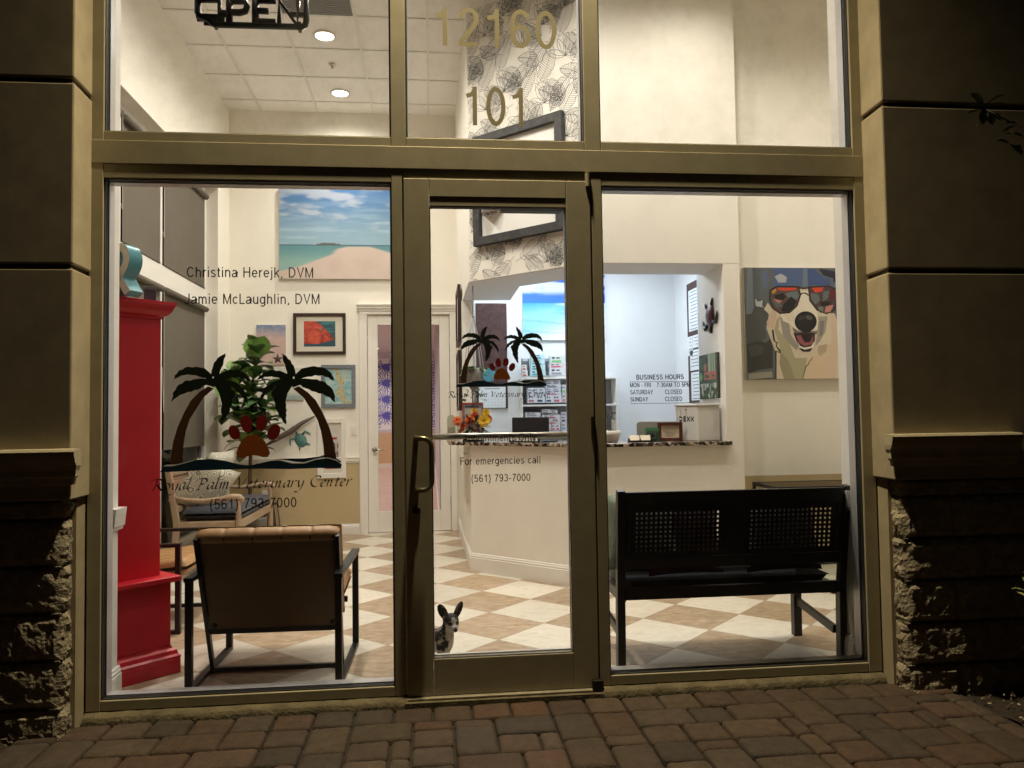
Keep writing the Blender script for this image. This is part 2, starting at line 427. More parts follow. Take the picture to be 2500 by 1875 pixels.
LOGO=[('frond',[(-0.1924,0.1544),(-0.1897,0.182),(-0.1824,0.2062),(-0.1691,0.2303),(-0.149,0.251),(-0.1269,0.2626),(-0.1356,0.2232),(-0.1456,0.1955),(-0.1523,0.1748),(-0.1556,0.1541)]),
('frond',[(0.1948,0.1508),(0.1921,0.1788),(0.1847,0.2034),(0.1711,0.2279),(0.1507,0.2491),(0.1283,0.2611),(0.1371,0.2212),(0.1472,0.1932),(0.1539,0.1722),(0.1573,0.1512)]),
('frond',[(-0.1857,0.1612),(-0.2191,0.1926),(-0.259,0.2019),(-0.3055,0.2002),(-0.3386,0.1833),(-0.355,0.1628),(-0.3629,0.1367),(-0.3385,0.1523),(-0.312,0.1624),(-0.2789,0.1621),(-0.2456,0.1549),(-0.1857,0.1371)]),
('frond',[(0.188,0.1579),(0.2222,0.1891),(0.2633,0.1979),(0.3113,0.1954),(0.3455,0.1775),(0.3626,0.1563),(0.3708,0.1296),(0.3454,0.146),(0.318,0.1567),(0.2837,0.157),(0.2494,0.1503),(0.1879,0.1334)]),
('frond',[(-0.179,0.1439),(-0.2323,0.1465),(-0.2722,0.1427),(-0.3119,0.1348),(-0.345,0.1111),(-0.3634,0.0804),(-0.3692,0.0358),(-0.3448,0.0596),(-0.3118,0.0763),(-0.2787,0.0849),(-0.2389,0.0996),(-0.2123,0.1166),(-0.1756,0.1024)]),
('frond',[(0.1811,0.1405),(0.2357,0.1421),(0.2767,0.1375),(0.3178,0.1287),(0.3521,0.1038),(0.3712,0.072),(0.3771,0.0264),(0.3518,0.0512),(0.3176,0.0691),(0.2833,0.0786),(0.2424,0.0945),(0.2151,0.1122),(0.1776,0.0986)]),
('frond',[(-0.1856,0.1267),(-0.1556,0.078),(-0.1455,0.0365),(-0.1468,-0.0118),(-0.1474,-0.0704),(-0.1254,-0.0397),(-0.1054,-0.0055),(-0.0953,0.0358),(-0.092,0.0773),(-0.1121,0.126),(-0.159,0.1541)]),
('frond',[(0.1879,0.123),(0.1571,0.0745),(0.1468,0.0328),(0.148,-0.0159),(0.1486,-0.075),(0.1263,-0.0434),(0.106,-0.0084),(0.0959,0.0334),(0.0926,0.0752),(0.1131,0.1237),(0.1607,0.1512)]),
('frond',[(-0.1656,0.1541),(-0.1188,0.1399),(-0.0786,0.1256),(-0.0484,0.0976),(-0.0316,0.0627),(-0.0249,0.0211),(-0.0417,0.049),(-0.0652,0.077),(-0.0954,0.105),(-0.1322,0.1262),(-0.1723,0.1266)]),
('frond',[(0.1675,0.1511),(0.1199,0.1376),(0.0792,0.1241),(0.0487,0.0965),(0.0317,0.062),(0.025,0.0205),(0.0419,0.048),(0.0656,0.0755),(0.0961,0.103),(0.1334,0.1235),(0.1742,0.1231)]),
('frond',[(-0.179,0.1543),(-0.1523,0.1679),(-0.1188,0.1828),(-0.0786,0.1846),(-0.045,0.1739),(-0.0248,0.1529),(-0.0134,0.1298),(-0.0383,0.1447),(-0.0652,0.1518),(-0.0987,0.1501),(-0.1389,0.1366),(-0.179,0.1335)]),
('frond',[(0.1811,0.151),(0.1539,0.1652),(0.12,0.1808),(0.0793,0.1833),(0.0454,0.1731),(0.0251,0.1524),(0.0136,0.1296),(0.0386,0.1439),(0.0657,0.1506),(0.0995,0.1482),(0.1403,0.1339),(0.1811,0.13)]),
('trunk',[(-0.2056,0.1096),(-0.2455,0.0825),(-0.2819,0.0451),(-0.3116,-0.0095),(-0.3411,-0.0776),(-0.3607,-0.1457),(-0.3716,-0.2137),(-0.3722,-0.2512),(-0.3162,-0.2537),(-0.319,-0.2148),(-0.3145,-0.1602),(-0.3047,-0.0988),(-0.2883,-0.0442),(-0.2586,0.0035),(-0.2255,0.0581),(-0.1789,0.099)]),
('trunk',[(0.2083,0.1053),(0.2491,0.0769),(0.2866,0.038),(0.3172,-0.0183),(0.3477,-0.0886),(0.368,-0.1587),(0.3793,-0.2286),(0.3797,-0.2669),(0.3215,-0.2671),(0.3245,-0.2275),(0.3199,-0.1717),(0.3099,-0.1089),(0.2931,-0.0528),(0.2625,-0.0035),(0.2285,0.0527),(0.181,0.0951)]),
('toe',[(-0.0637,-0.0983),(-0.0606,-0.1103),(-0.0606,-0.122),(-0.0639,-0.1319),(-0.0698,-0.1389),(-0.0778,-0.142),(-0.0868,-0.1411),(-0.0958,-0.136),(-0.1037,-0.1276),(-0.1096,-0.1167),(-0.1126,-0.1047),(-0.1126,-0.093),(-0.1094,-0.0831),(-0.1034,-0.0762),(-0.0955,-0.073),(-0.0864,-0.0739),(-0.0774,-0.079),(-0.0695,-0.0874)]),
('toe',[(-0.0064,-0.0637),(-0.006,-0.078),(-0.0087,-0.0909),(-0.0142,-0.101),(-0.0218,-0.1069),(-0.0305,-0.1081),(-0.0394,-0.1042),(-0.0474,-0.0959),(-0.0535,-0.0841),(-0.0569,-0.0703),(-0.0573,-0.056),(-0.0546,-0.0431),(-0.0491,-0.033),(-0.0415,-0.027),(-0.0328,-0.0259),(-0.0238,-0.0297),(-0.0159,-0.038),(-0.0098,-0.0498)]),
('toe',[(0.0629,-0.0697),(0.059,-0.0826),(0.0525,-0.0934),(0.0441,-0.1007),(0.0349,-0.1036),(0.0259,-0.1018),(0.0182,-0.0956),(0.0129,-0.0856),(0.0104,-0.0731),(0.0111,-0.0595),(0.015,-0.0466),(0.0215,-0.0358),(0.0299,-0.0285),(0.0391,-0.0255),(0.0481,-0.0273),(0.0558,-0.0335),(0.0612,-0.0435),(0.0636,-0.0561)]),
('toe',[(0.1168,-0.1218),(0.1091,-0.1328),(0.0995,-0.1409),(0.0891,-0.145),(0.0792,-0.1448),(0.0709,-0.1401),(0.0653,-0.1316),(0.063,-0.1204),(0.0643,-0.1076),(0.0691,-0.095),(0.0767,-0.084),(0.0863,-0.0759),(0.0967,-0.0718),(0.1067,-0.072),(0.115,-0.0767),(0.1206,-0.0852),(0.1229,-0.0965),(0.1216,-0.1092)]),
('pad',[(-0.0014,-0.1158),(0.0288,-0.1267),(0.0524,-0.1513),(0.0678,-0.1827),(0.0759,-0.207),(0.0657,-0.2241),(0.0422,-0.225),(0.0186,-0.2177),(-0.0015,-0.2145),(-0.025,-0.2189),(-0.0485,-0.2274),(-0.0686,-0.2228),(-0.0786,-0.2075),(-0.0719,-0.1815),(-0.0552,-0.1494),(-0.0317,-0.1257)]),
('wave',[(-0.418,-0.286),(-0.4063,-0.259),(-0.357,-0.2587),(-0.3044,-0.2475),(-0.2515,-0.2315),(-0.1919,-0.2279),(-0.132,-0.2373),(-0.0652,-0.2559),(-0.0184,-0.2624),(0.0287,-0.2523),(0.0826,-0.2417),(0.1231,-0.2425),(0.1772,-0.2575),(0.2316,-0.2586),(0.2861,-0.2424),(0.3408,-0.2365),(0.3819,-0.2478),(0.4058,-0.2671),(0.4009,-0.2851),(0.2996,-0.2809),(0.1636,-0.2828),(0.0286,-0.2785),(-0.1053,-0.2791),(-0.2382,-0.281),(-0.3372,-0.283)]),
('wave',[(0.0893,-0.2363),(0.1637,-0.233),(0.2316,-0.2343),(0.2998,-0.2274),(0.3272,-0.2189),(0.3683,-0.2287),(0.4039,-0.2517),(0.399,-0.2572),(0.3682,-0.2371),(0.334,-0.2301),(0.2861,-0.2368),(0.2316,-0.2524),(0.184,-0.2486),(0.1299,-0.2378)]),
('white',[(-0.4043,-0.2577),(-0.3899,-0.2505),(-0.3439,-0.2501),(-0.2912,-0.2375),(-0.2582,-0.2273),(-0.2846,-0.239),(-0.311,-0.2467),(-0.357,-0.2573)]),
('white',[(0.0859,-0.2397),(0.1163,-0.2376),(0.1772,-0.2526),(0.2316,-0.2538),(0.2861,-0.2375),(0.3409,-0.231),(0.3819,-0.2429),(0.4038,-0.2629),(0.3785,-0.2484),(0.3408,-0.2365),(0.2861,-0.2424),(0.2315,-0.2593),(0.1772,-0.2582),(0.1231,-0.2432)])]
# ------------------------------------------------------------ shared materials
M_STUCCO = mat('stucco', (0.34, 0.29, 0.20), 0.9, var=0.16, vscale=6, bump=0.22, bscale=320)
M_GROOVE = mat('stucco reveal groove', (0.10, 0.075, 0.05), 0.9)
M_STONE = mat('split face stone', (0.27, 0.235, 0.175), 0.95, var=0.40, vscale=22, bump=1.0, bscale=70)
M_CAST = mat('cast stone ledge', (0.36, 0.32, 0.23), 0.85, var=0.15, vscale=9, bump=0.3, bscale=90)
M_FRAME = mat('champagne bronze aluminium', (0.35, 0.315, 0.22), 0.55, 0.12, var=0.10, vscale=9)
M_FRAMEIN = mat('pale inner aluminium', (0.55, 0.53, 0.52), 0.35, 0.3)
M_GASKET = mat('black rubber gasket', (0.012, 0.012, 0.012), 0.6)
M_DARK = mat('dark hardware', (0.02, 0.018, 0.015), 0.45, 0.5)
M_STEEL = mat('brushed nickel', (0.55, 0.52, 0.46), 0.28, 1.0)
M_GLASS = glass_mat('window glass', (0.97, 0.98, 0.97), 0.03)
M_GLASSUP = glass_mat('dusty window glass', (0.96, 0.97, 0.96), 0.10)
M_WALL = mat('cream wall paint', (0.84, 0.81, 0.735), 0.75, bump=0.06, bscale=260)
M_WHITE = mat('white trim paint', (0.80, 0.78, 0.73), 0.45)
M_OFFICE = mat('pale office paint', (0.74, 0.75, 0.77), 0.75)
M_TAN = mat('tan grasscloth', (0.53, 0.42, 0.24), 0.85, var=0.10, vscale=30, stretch=(4, 4, 60), bump=0.25, bscale=70)
M_BLACKM = mat('black powder coated steel', (0.012, 0.012, 0.014), 0.4, 0.3)
M_INK = mat('black vinyl lettering', (0.015, 0.012, 0.012), 0.5)
M_PAPER = mat('white paper', (0.80, 0.80, 0.80), 0.7)
M_SOIL = mat('mulch soil', (0.022, 0.014, 0.009), 0.95, var=0.5, vscale=40, bump=1.0, bscale=60)

# ------------------------------------------------------------ ground, pavers, soil
g = MB(); g.add([(-400, -400, -0.09), (400, -400, -0.09), (400, 400, -0.09), (-400, 400, -0.09)], [(0, 1, 2, 3)])
struct('ground', g, mat('dark asphalt', (0.035, 0.033, 0.03), 0.9, var=0.2))
g = MB(); g.box(-1.64, 2.63, -3.3, -0.0, -0.085, -0.042)
struct('paver_sand', g, mat('joint sand', (0.03, 0.023, 0.017), 0.95, var=0.4, vscale=60, bump=0.6, bscale=150))

def pavers():
    rnd = random.Random(11)
    m = 0.088; x0, x1, y0, y1 = -1.64, 2.62, -0.048, -3.25
    nx = int((x1 - x0) / m); ny = int((y0 - y1) / m)
    occ = [[0] * nx for _ in range(ny)]
    mb = MB(); cols = []
    pal = [(0.135, 0.074, 0.046), (0.125, 0.076, 0.05), (0.13, 0.085, 0.056), (0.11, 0.072, 0.05), (0.135, 0.078, 0.05), (0.105, 0.074, 0.055), (0.12, 0.084, 0.056), (0.09, 0.066, 0.052)]
    def place(i, j, w, d):
        for b in range(d):
            for a in range(w): occ[j + b][i + a] = 1
        gp = 0.0045
        ax, bx = x0 + i * m + gp, x0 + (i + w) * m - gp
        by, ay = y0 - j * m - gp, y0 - (j + d) * m + gp
        cx, cyy = (ax + bx) / 2, (ay + by) / 2; hx, hy = (bx - ax) / 2, (by - ay) / 2
        N = 8; seed = rnd.random() * 100; tilt = (rnd.uniform(-.02, .02), rnd.uniform(-.02, .02)); dz = rnd.uniform(-.003, .003)
        o = len(mb.v); vs = []; fs = []
        ts = [-1, -0.93, -0.8, -0.4, 0, 0.4, 0.8, 0.93, 1]
        rc = 0.017
        for tj in ts:
            for ti in ts:
                px, py = ti * hx, tj * hy
                # round the corners
                ex, ey = abs(px) - (hx - rc), abs(py) - (hy - rc)
                if ex > 0 and ey > 0:
                    L = math.hypot(ex, ey)
                    if L > rc:
                        s = rc / L
                        px = math.copysign(hx - rc + ex * s, px); py = math.copysign(hy - rc + ey * s, py)
                ed = min(hx - abs(px), hy - abs(py))
                if ex > 0 and ey > 0: ed = min(ed, max(0, rc - math.hypot(ex, ey)))
                nn = mnoise.noise(Vector((px * 18 + seed, py * 18, seed)))
                k = max(abs(ti), abs(tj))
                px *= 1 + 0.025 * nn * k; py *= 1 + 0.03 * nn * k
                fall = 0.011 * max(0, 1 - ed / 0.014) ** 2
                z = -0.014 + dz + px * tilt[0] + py * tilt[1] - fall + 0.0018 * mnoise.noise(Vector((px * 60, py * 60, seed)))
                vs.append((cx + px, cyy + py, z))
        W = N + 1
        for b in range(N):
            for a in range(N): fs.append((b * W + a, b * W + a + 1, (b + 1) * W + a + 1, (b + 1) * W + a))
        rim = [a for a in range(W)] + [b * W + N for b in range(1, W)] + [N * W + a for a in range(N - 1, -1, -1)] + [b * W for b in range(N - 1, 0, -1)]
        base = len(vs)
        for r in rim: vs.append((vs[r][0], vs[r][1], -0.055))
        n = len(rim)
        for q in range(n): fs.append((rim[q], base + q, base + (q + 1) % n, rim[(q + 1) % n]))
        mb.smooth = True
        mb.add(vs, fs)
        c = rnd.choice(pal); f = rnd.uniform(0.36, 0.54)
        cols.extend([(c[0] * f, c[1] * f, c[2] * f, 1)] * len(vs))
    for j in range(ny):
        i = 0
        while i < nx:
            if occ[j][i]: i += 1; continue
            free = 0
            while i + free < nx and not occ[j][i + free] and free < 3: free += 1
            opts = [(3, 2, 4), (2, 2, 3), (2, 3, 1.5), (2, 1, 0.8), (3, 1, .2), (1, 2, .05), (1, 1, .02)]
            if j == 0: opts = [(2, 2, 1)] + [(1, 2, 0.001)]
            op = [q for q in opts if q[0] <= free and j + q[1] <= ny and all(not occ[j + b][i + a] for b in range(q[1]) for a in range(q[0]))] or [(1, 1, 1)]
            w, d, _ = rnd.choices(op, [q[2] for q in op])[0]
            place(i, j, w, d); i += w
    mm, nt, b = nodes_of('tumbled clay paver')
    at = nt.nodes.new('ShaderNodeVertexColor'); at.layer_name = 'tint'
    tc = nt.nodes.new('ShaderNodeTexCoord')
    n = nt.nodes.new('ShaderNodeTexNoise'); n.inputs['Scale'].default_value = 22; n.inputs['Detail'].default_value = 8; n.inputs['Roughness'].default_value = .7
    nt.links.new(tc.outputs['Object'], n.inputs['Vector'])
    mr = nt.nodes.new('ShaderNodeMapRange'); mr.inputs['From Min'].default_value = .3; mr.inputs['From Max'].default_value = .7; mr.inputs['To Min'].default_value = .6; mr.inputs['To Max'].default_value = 1.35
    nt.links.new(n.outputs['Fac'], mr.inputs['Value'])
    vm = nt.nodes.new('ShaderNodeVectorMath'); vm.operation = 'SCALE'
    nt.links.new(at.outputs['Color'], vm.inputs[0]); nt.links.new(mr.outputs[0], vm.inputs['Scale'])
    nt.links.new(vm.outputs[0], b.inputs['Base Color'])
    b.inputs['Roughness'].default_value = .85
    n2 = nt.nodes.new('ShaderNodeTexNoise'); n2.inputs['Scale'].default_value = 160; n2.inputs['Detail'].default_value = 5
    nt.links.new(tc.outputs['Object'], n2.inputs['Vector'])
    bp = nt.nodes.new('ShaderNodeBump'); bp.inputs['Strength'].default_value = .9; bp.inputs['Distance'].default_value = .006
    nt.links.new(n2.outputs['Fac'], bp.inputs['Height']); nt.links.new(bp.outputs['Normal'], b.inputs['Normal'])
    o = struct('paved_walkway', mb, mm)
    ca = o.data.color_attributes.new('tint', 'FLOAT_COLOR', 'POINT')
    ca.data.foreach_set('color', [x for c in cols for x in c])
pavers()

def soil(name, xa, xb, seed):
    mb = MB(); mb.smooth = True
    mb.grid(lambda u, v: (xa + (xb - xa) * u, -0.17 - 3.2 * v, -0.045 + 0.035 * mnoise.noise(Vector((u * 14, v * 22, seed))) + 0.02 * mnoise.noise(Vector((u * 50, v * 70, seed)))), 60, 80)
    struct(name, mb, M_SOIL)
soil('soil_bed', 2.625, 5.2, 1.0)
soil('soil_bed', -4.0, -1.645, 5.0)
rnd = random.Random(5)
mb = MB()
for k in range(20):
    a = rnd.random(); y = -0.22 - 0.55 * rnd.random()
    x = 2.63 + abs(rnd.gauss(0, 0.07))
    mb.sphere((x, y, -0.020 + 0.004), (rnd.uniform(.003, .012), rnd.uniform(.003, .01), rnd.uniform(.003, .006)), 6, 4)
struct('gravel', mb, mat('pale pebble', (0.34, 0.29, 0.22), 0.8, var=.4), kind='stuff', label='pale pebbles scattered along the edge of the dark soil bed')

# fallen twig and leaf litter on the soil
mb = MB()
for k in range(120):
    x = 2.66 + 0.9 * rnd.random(); y = -0.25 - 0.9 * rnd.random(); a = rnd.random() * PI; L = rnd.uniform(.015, .05)
    mb.bar((x, y, -0.03), (x + L * math.cos(a), y + L * math.sin(a), -0.02 + rnd.uniform(-.01, .01)), .006, .003)
struct('mulch', mb, mat('bark chips', (0.07, 0.045, 0.028), .9, var=.4), kind='stuff', label='brown bark chips strewn over the dark soil bed')

# concrete curb under the glazing
def curb(xa, xb, name='concrete_curb'):
    mb = MB(); mb.smooth = True
    n = 50
    def f(u, v):
        x = xa + (xb - xa) * u
        w = 0.012 * mnoise.noise(Vector((x * 9, 2.2, 0))) + 0.006 * mnoise.noise(Vector((x * 31, 5, 0)))
        P = [(0.05, 0.019), (-0.018 + w, 0.015), (-0.036 + w, 0.006), (-0.044 + w, -0.012), (-0.044 + w, -0.08)]
        k = v * 4; i = min(3, int(k)); t = k - i
        return (x, P[i][0] * (1 - t) + P[i + 1][0] * t, P[i][1] * (1 - t) + P[i + 1][1] * t + 0.003 * mnoise.noise(Vector((x * 40, v * 9, 1))))
    mb.grid(f, n, 12)
    return mb
M_CURB = mat('dusty concrete', (0.12, 0.10, 0.06), 0.95, var=0.35, vscale=14, bump=0.6, bscale=70)
mb = curb(-1.428, 0.005)
single('concrete_curb', 'dusty concrete curb under the left window below the leather armchair', 'curb', mb, M_CURB)
mb = curb(0.925, 2.345)
single('concrete_curb', 'dusty concrete curb under the right window below the black bench', 'curb', mb, M_CURB)

# ------------------------------------------------------------ entrance piers
ZL = 0.985
def pier(side):
    sg = 1 if side == 'r' else -1
    if side == 'r':
        a0, a1, far = 2.352, 2.322, 3.9
        lab = 'stucco pier with a stone base right of the bench window, a shrub beside it'
    else:
        a0, a1, far = -1.434, -1.412, -3.2
        lab = 'stucco pier with a stone base left of the window with the red cabinet'
    t = Thing('stucco_pier', lab, 'pier', ((a1 + far) / 2, -0.1, 0), group=None)
    PF = -0.20
    gz = [(ZL, 1.985), (2.005, 2.803), (2.825, 3.62), (3.64, 4.6)]
    for z0, z1 in gz:
        mb = MB()
        mb.prism([(a0, 0.3), (a1, PF), (far, PF), (far, 0.3)], z0, z1)
        t.add('stucco_panel', mb, M_STUCCO, bevel=0.008)
    d = 0.014
    for z0, z1 in ((1.98, 2.01), (2.798, 2.83), (3.615, 3.645)):
        mb = MB(); mb.prism([(a0 + sg * d, 0.3), (a1 + sg * d, PF + d), (far, PF + d), (far, 0.3)], z0, z1)
        t.add('reveal_groove', mb, M_GROOVE)
    # ledge: swept profile with a return at the entrance end
    ex = 2.278 if side == 'r' else -1.372
    fx = 2.94 if side == 'r' else far
    prof = [(0.0, 1.207), (0.060, 1.205), (0.067, 1.195), (0.066, 1.18), (0.057, 1.155), (0.042, 1.135), (0.034, 1.115), (0.032, 1.09), (0.022, 1.08), (0.016, 1.055), (0.0, 1.05)]
    mb = MB()
    vs = []; fs = []; n = len(prof)
    for k in range(3):
        for dd, z in prof:
            if k == 0: p = (a1 - sg * min(dd, (abs(ex - a1))), PF + 0.002, z)
            elif k == 1: p = (a1 - sg * min(dd, abs(ex - a1)), PF - dd, z)
            else: p = (fx, PF - dd, z)
            vs.append(p)
    for k in range(2):
        for i in range(n - 1): fs.append((k * n + i, k * n + i + 1, (k + 1) * n + i + 1, (k + 1) * n + i))
    fs.append(tuple(range(2 * n, 3 * n))); fs.append(tuple(range(n)))
    mb.add(vs, fs)
    t.add('ledge', mb, M_CAST)
    # smooth return beside the frame, then split-face stone courses
    mb = MB(); mb.box(a0 + (0.004 if side == 'r' else -0.004), far, -0.085, 0.3, -0.09, ZL - 0.004) if side == 'r' else mb.box(far, a0 - 0.004, -0.085, 0.3, -0.09, ZL - 0.004)
    t.add('core_block', mb, M_STUCCO)
    zc = [-0.09, 0.10, 0.30, 0.50, 0.70, 0.90, ZL - 0.002]
    rr = random.Random(3 if side == 'r' else 4)
    for i in range(6):
        z0, z1 = zc[i] + 0.003, zc[i + 1] - 0.003
        xs = [a0 + sg * 0.025]
        off = 0.42 if i % 2 else 0.26
        while abs(xs[-1] - a0) < abs(far - a0) - 0.05:
            xs.append(xs[-1] + sg * off); off = 0.40
        for j in range(min(3, len(xs) - 1)):
            mb = MB(); mb.smooth = False
            xa, xb = xs[j] + sg * (0.003 if j else 0), xs[j + 1] - sg * 0.003
            sd = rr.random() * 50
            def disp(p, amt):
                q = Vector(p) * 17 + Vector((sd, sd, 0)); q2 = Vector(p) * 55
                return amt * (mnoise.noise(q) + 0.55 * mnoise.noise(q2))
            def front(u, v):
                x = xa + (xb - xa) * u; z = z0 + (z1 - z0) * v
                e = min(u, 1 - u) * 12; e2 = min(v, 1 - v) * 7; k = min(1, e, e2)
                y = -0.168 - 0.016 * k - disp((x, 0, z), 0.008) * (0.4 + 0.6 * k)
                return (x + (disp((0.3, z, x), 0.018) if u < 0.02 and j == 0 else 0) * sg, y, z)
            mb.grid(front, 22, 12)
            def sidef(u, v):
                z = z0 + (z1 - z0) * v; y0 = front(0, v)[1]
                y = -0.084 + (y0 + 0.084) * u
                k = min(1, min(v, 1 - v) * 7, (1 - u) * 6, u * 6)
                b = front(0, v)[0]
                x = (xa * (1 - u) + b * u) - sg * (0.012 * k + disp((y * 1.5, z, sd), 0.014) * k)
                return (x, y, z)
            mb.grid(sidef, 10, 12)
            mb.add([(xa, -0.084, z1), (xb, -0.084, z1), (xb, -0.18, z1), (xa, -0.18, z1)], [(0, 1, 2, 3)])
            mb.add([(xa, -0.084, z0), (xb, -0.084, z0), (xb, -0.18, z0), (xa, -0.18, z0)], [(0, 1, 2, 3)])
            t.add('stone_block', mb, M_STONE)
    return t
pier('l'); pier('r')

# wall above the glazing and the soffit that carries the entrance lamp (all above the picture)
mb = MB(); mb.box(-3.2, 3.9, -0.139, 0.3, 4.602, 6.6)
single('parapet_wall', 'stucco wall above the shop front glazing', 'wall', mb, M_STUCCO, (0.4, 0, 4.6))
mb = MB(); mb.box(-3.2, 3.9, -1.9, -0.141, 5.62, 5.8)
single('entry_soffit', 'flat soffit projecting above the entrance', 'soffit', mb, M_STUCCO, (0.4, -1, 5.7), bevel=.01)
t = Thing('soffit_light', 'round warm lamp set into the soffit above the entrance', 'lamp', (0.40, -0.31, 5.6))
mb = MB(); mb.lathe([(0.115, 0), (0.115, -0.012), (0.095, -0.016), (0.09, 0.0)], (0.40, -0.31, 5.62), 24)
t.add('trim_ring', mb, M_DARK)
mb = MB(); mb.lathe([(0.088, 0.0), (0.088, -0.004)], (0.40, -0.31, 5.617), 24)
t.add('lens', mb, mat('warm lamp lens', (0.8, 0.7, 0.5), .4, emit=(1, .72, .36), estr=12))
ld = bpy.data.lights.new('entrance_lamp', 'SPOT')
ld.energy = 1350; ld.color = (1.0, 0.82, 0.50); ld.spot_size = R(108); ld.spot_blend = 1.0; ld.shadow_soft_size = 0.06
t.lamp('entrance_lamp', ld, (0.40, -0.31, 5.59))
# ------------------------------------------------------------ glazed shop front
YG = 0.03
sf = Thing('shop_front', 'bronze framed shop front glazing around the entrance door', 'shop front', (0.46, 0.0, 0.0))
D0, D1 = 0.0, 0.110
def member(name, x0, x1, z0, z1, y0=D0, y1=0.05, m=None, bevel=0.003):
    mb = MB(); mb.box(x0, x1, y0, y1, z0, z1)
    return sf.add(name, mb, m or M_FRAME, bevel=bevel)
TOP = 4.05
member('jamb_post', -1.430, -1.369, 0.020, TOP)
member('jamb_post', 2.281, 2.349, 0.020, TOP)
member('mullion', -0.055, -0.004, 0.020, 2.508, 0.001)
member('mullion', 0.918, 0.970, 0.020, 2.508, 0.001)
member('mullion', -0.055, 0.016, 2.6225, TOP - .062, 0.001)
member('mullion', 0.890, 0.970, 2.6225, TOP - .062, 0.001)
member('head_rail', -1.368, 2.280, TOP - .06, TOP, 0.002)
member('transom_bar', -1.4305, 2.3495, 2.512, 2.622, -0.003, 0.06)
for xa, xb in ((-1.368, -0.056), (0.017, 0.889), (0.971, 2.280)):
    member('glazing_rail', xa, xb, 2.6225, 2.666, 0.002)
for xa, xb in ((-1.368, -0.056), (0.971, 2.280)):
    member('glazing_rail', xa, xb, 2.446, 2.5115, 0.002)
    member('sill_rail', xa, xb, 0.020, 0.065, 0.002)
member('door_head', -0.0035, 0.9175, 2.470, 2.5115, 0.002)
member('door_stop', -0.054, 0.022, 0.012, 2.51, 0.061, 0.109, M_FRAME)
member('door_stop', 0.893, 0.969, 0.012, 2.51, 0.061, 0.109, M_FRAME)
member('door_stop', 0.0225, 0.8925, 2.452, 2.51, 0.0612, 0.1088, M_FRAME)
# pale inner halves of the frame, seen through the panes
def inner(xa, xb, za, zb):
    s = 0.009; mb = MB()
    mb.box(xa - .03, xa + s, 0.051, D1, za - .02, zb + .02)
    mb.box(xb - s, xb + .03, 0.051, D1, za - .02, zb + .02)
    mb.box(xa + s, xb - s, 0.0512, D1 - .0002, zb - s, zb + .02)
    mb.box(xa + s, xb - s, 0.0512, D1 - .0002, za - .02, za + s)
    sf.add('inner_stop', mb, M_FRAMEIN)
    mb = MB(); g = 0.0045
    mb.box(xa, xa + g, 0.012, 0.05, za, zb); mb.box(xb - g, xb, 0.012, 0.05, za, zb)
    mb.box(xa + g, xb - g, 0.0122, 0.0498, za, za + g); mb.box(xa + g, xb - g, 0.0122, 0.0498, zb - g, zb)
    sf.add('gasket', mb, M_GASKET)
PANES = {'ll': (-1.369, -0.055, 0.065, 2.446), 'lr': (0.970, 2.281, 0.065, 2.446), 'ul': (-1.369, -0.055, 2.666, TOP - .06), 'uc': (0.016, 0.890, 2.666, TOP - .06), 'ur': (0.970, 2.281, 2.666, TOP - .06)}
PO = {}
for k, (xa, xb, za, zb) in PANES.items():
    inner(xa, xb, za, zb)
    mb = MB(); mb.box(xa + .002, xb - .002, YG, YG + .006, za + .002, zb - .002)
    PO[k] = sf.add('window_pane', mb, M_GLASS if k[0] == 'l' else M_GLASSUP)

# ------------------------------------------------------------ entrance door
dr = Thing('entrance_door', 'bronze framed glass entrance door with a curved pull handle', 'door', (0.457, 0.0, 0.0))
def dpart(name, mb, m, **k): return dr.add(name, mb, m, **k)
mb = MB(); mb.box(0.003, 0.125, -0.004, 0.042, 0.016, 2.466); dpart('stile', mb, M_FRAME, bevel=.003)
mb = MB(); mb.box(0.791, 0.911, -0.004, 0.042, 0.016, 2.466); dpart('stile', mb, M_FRAME, bevel=.003)
mb = MB(); mb.box(0.1255, 0.7905, -0.004, 0.042, 0.016, 0.184); dpart('bottom_rail', mb, M_FRAME, bevel=.003)
mb = MB(); mb.box(0.1255, 0.7905, -0.004, 0.042, 2.378, 2.466); dpart('top_rail', mb, M_FRAME, bevel=.003)
mb = MB(); mb.box(0.1255, 0.7905, -0.001, 0.0415, 2.333, 2.3765); dpart('glass_stop', mb, M_FRAME, bevel=.003)
mb = MB()
mb.box(0.1252, 0.128, 0.0, 0.04, 0.184, 2.333); mb.box(0.788, 0.7908, 0.0, 0.04, 0.184, 2.333)
mb.box(0.128, 0.788, 0.0, 0.04, 2.330, 2.3329); mb.box(0.128, 0.788, 0.0, 0.012, 0.1841, 0.187)
dpart('gasket', mb, M_GASKET)
mb = MB(); mb.box(0.1255, 0.7905, 0.0425, 0.058, 0.175, 0.192); mb.box(0.10, 0.131, 0.0425, 0.06, 0.19, 2.34); mb.box(0.786, 0.82, 0.0425, 0.06, 0.19, 2.34)
dpart('inner_stop', mb, M_FRAMEIN, bevel=.003)
mb = MB(); mb.box(0.129, 0.787, 0.018, 0.024, 0.186, 2.331)
DG = dpart('door_pane', mb, M_GLASS)
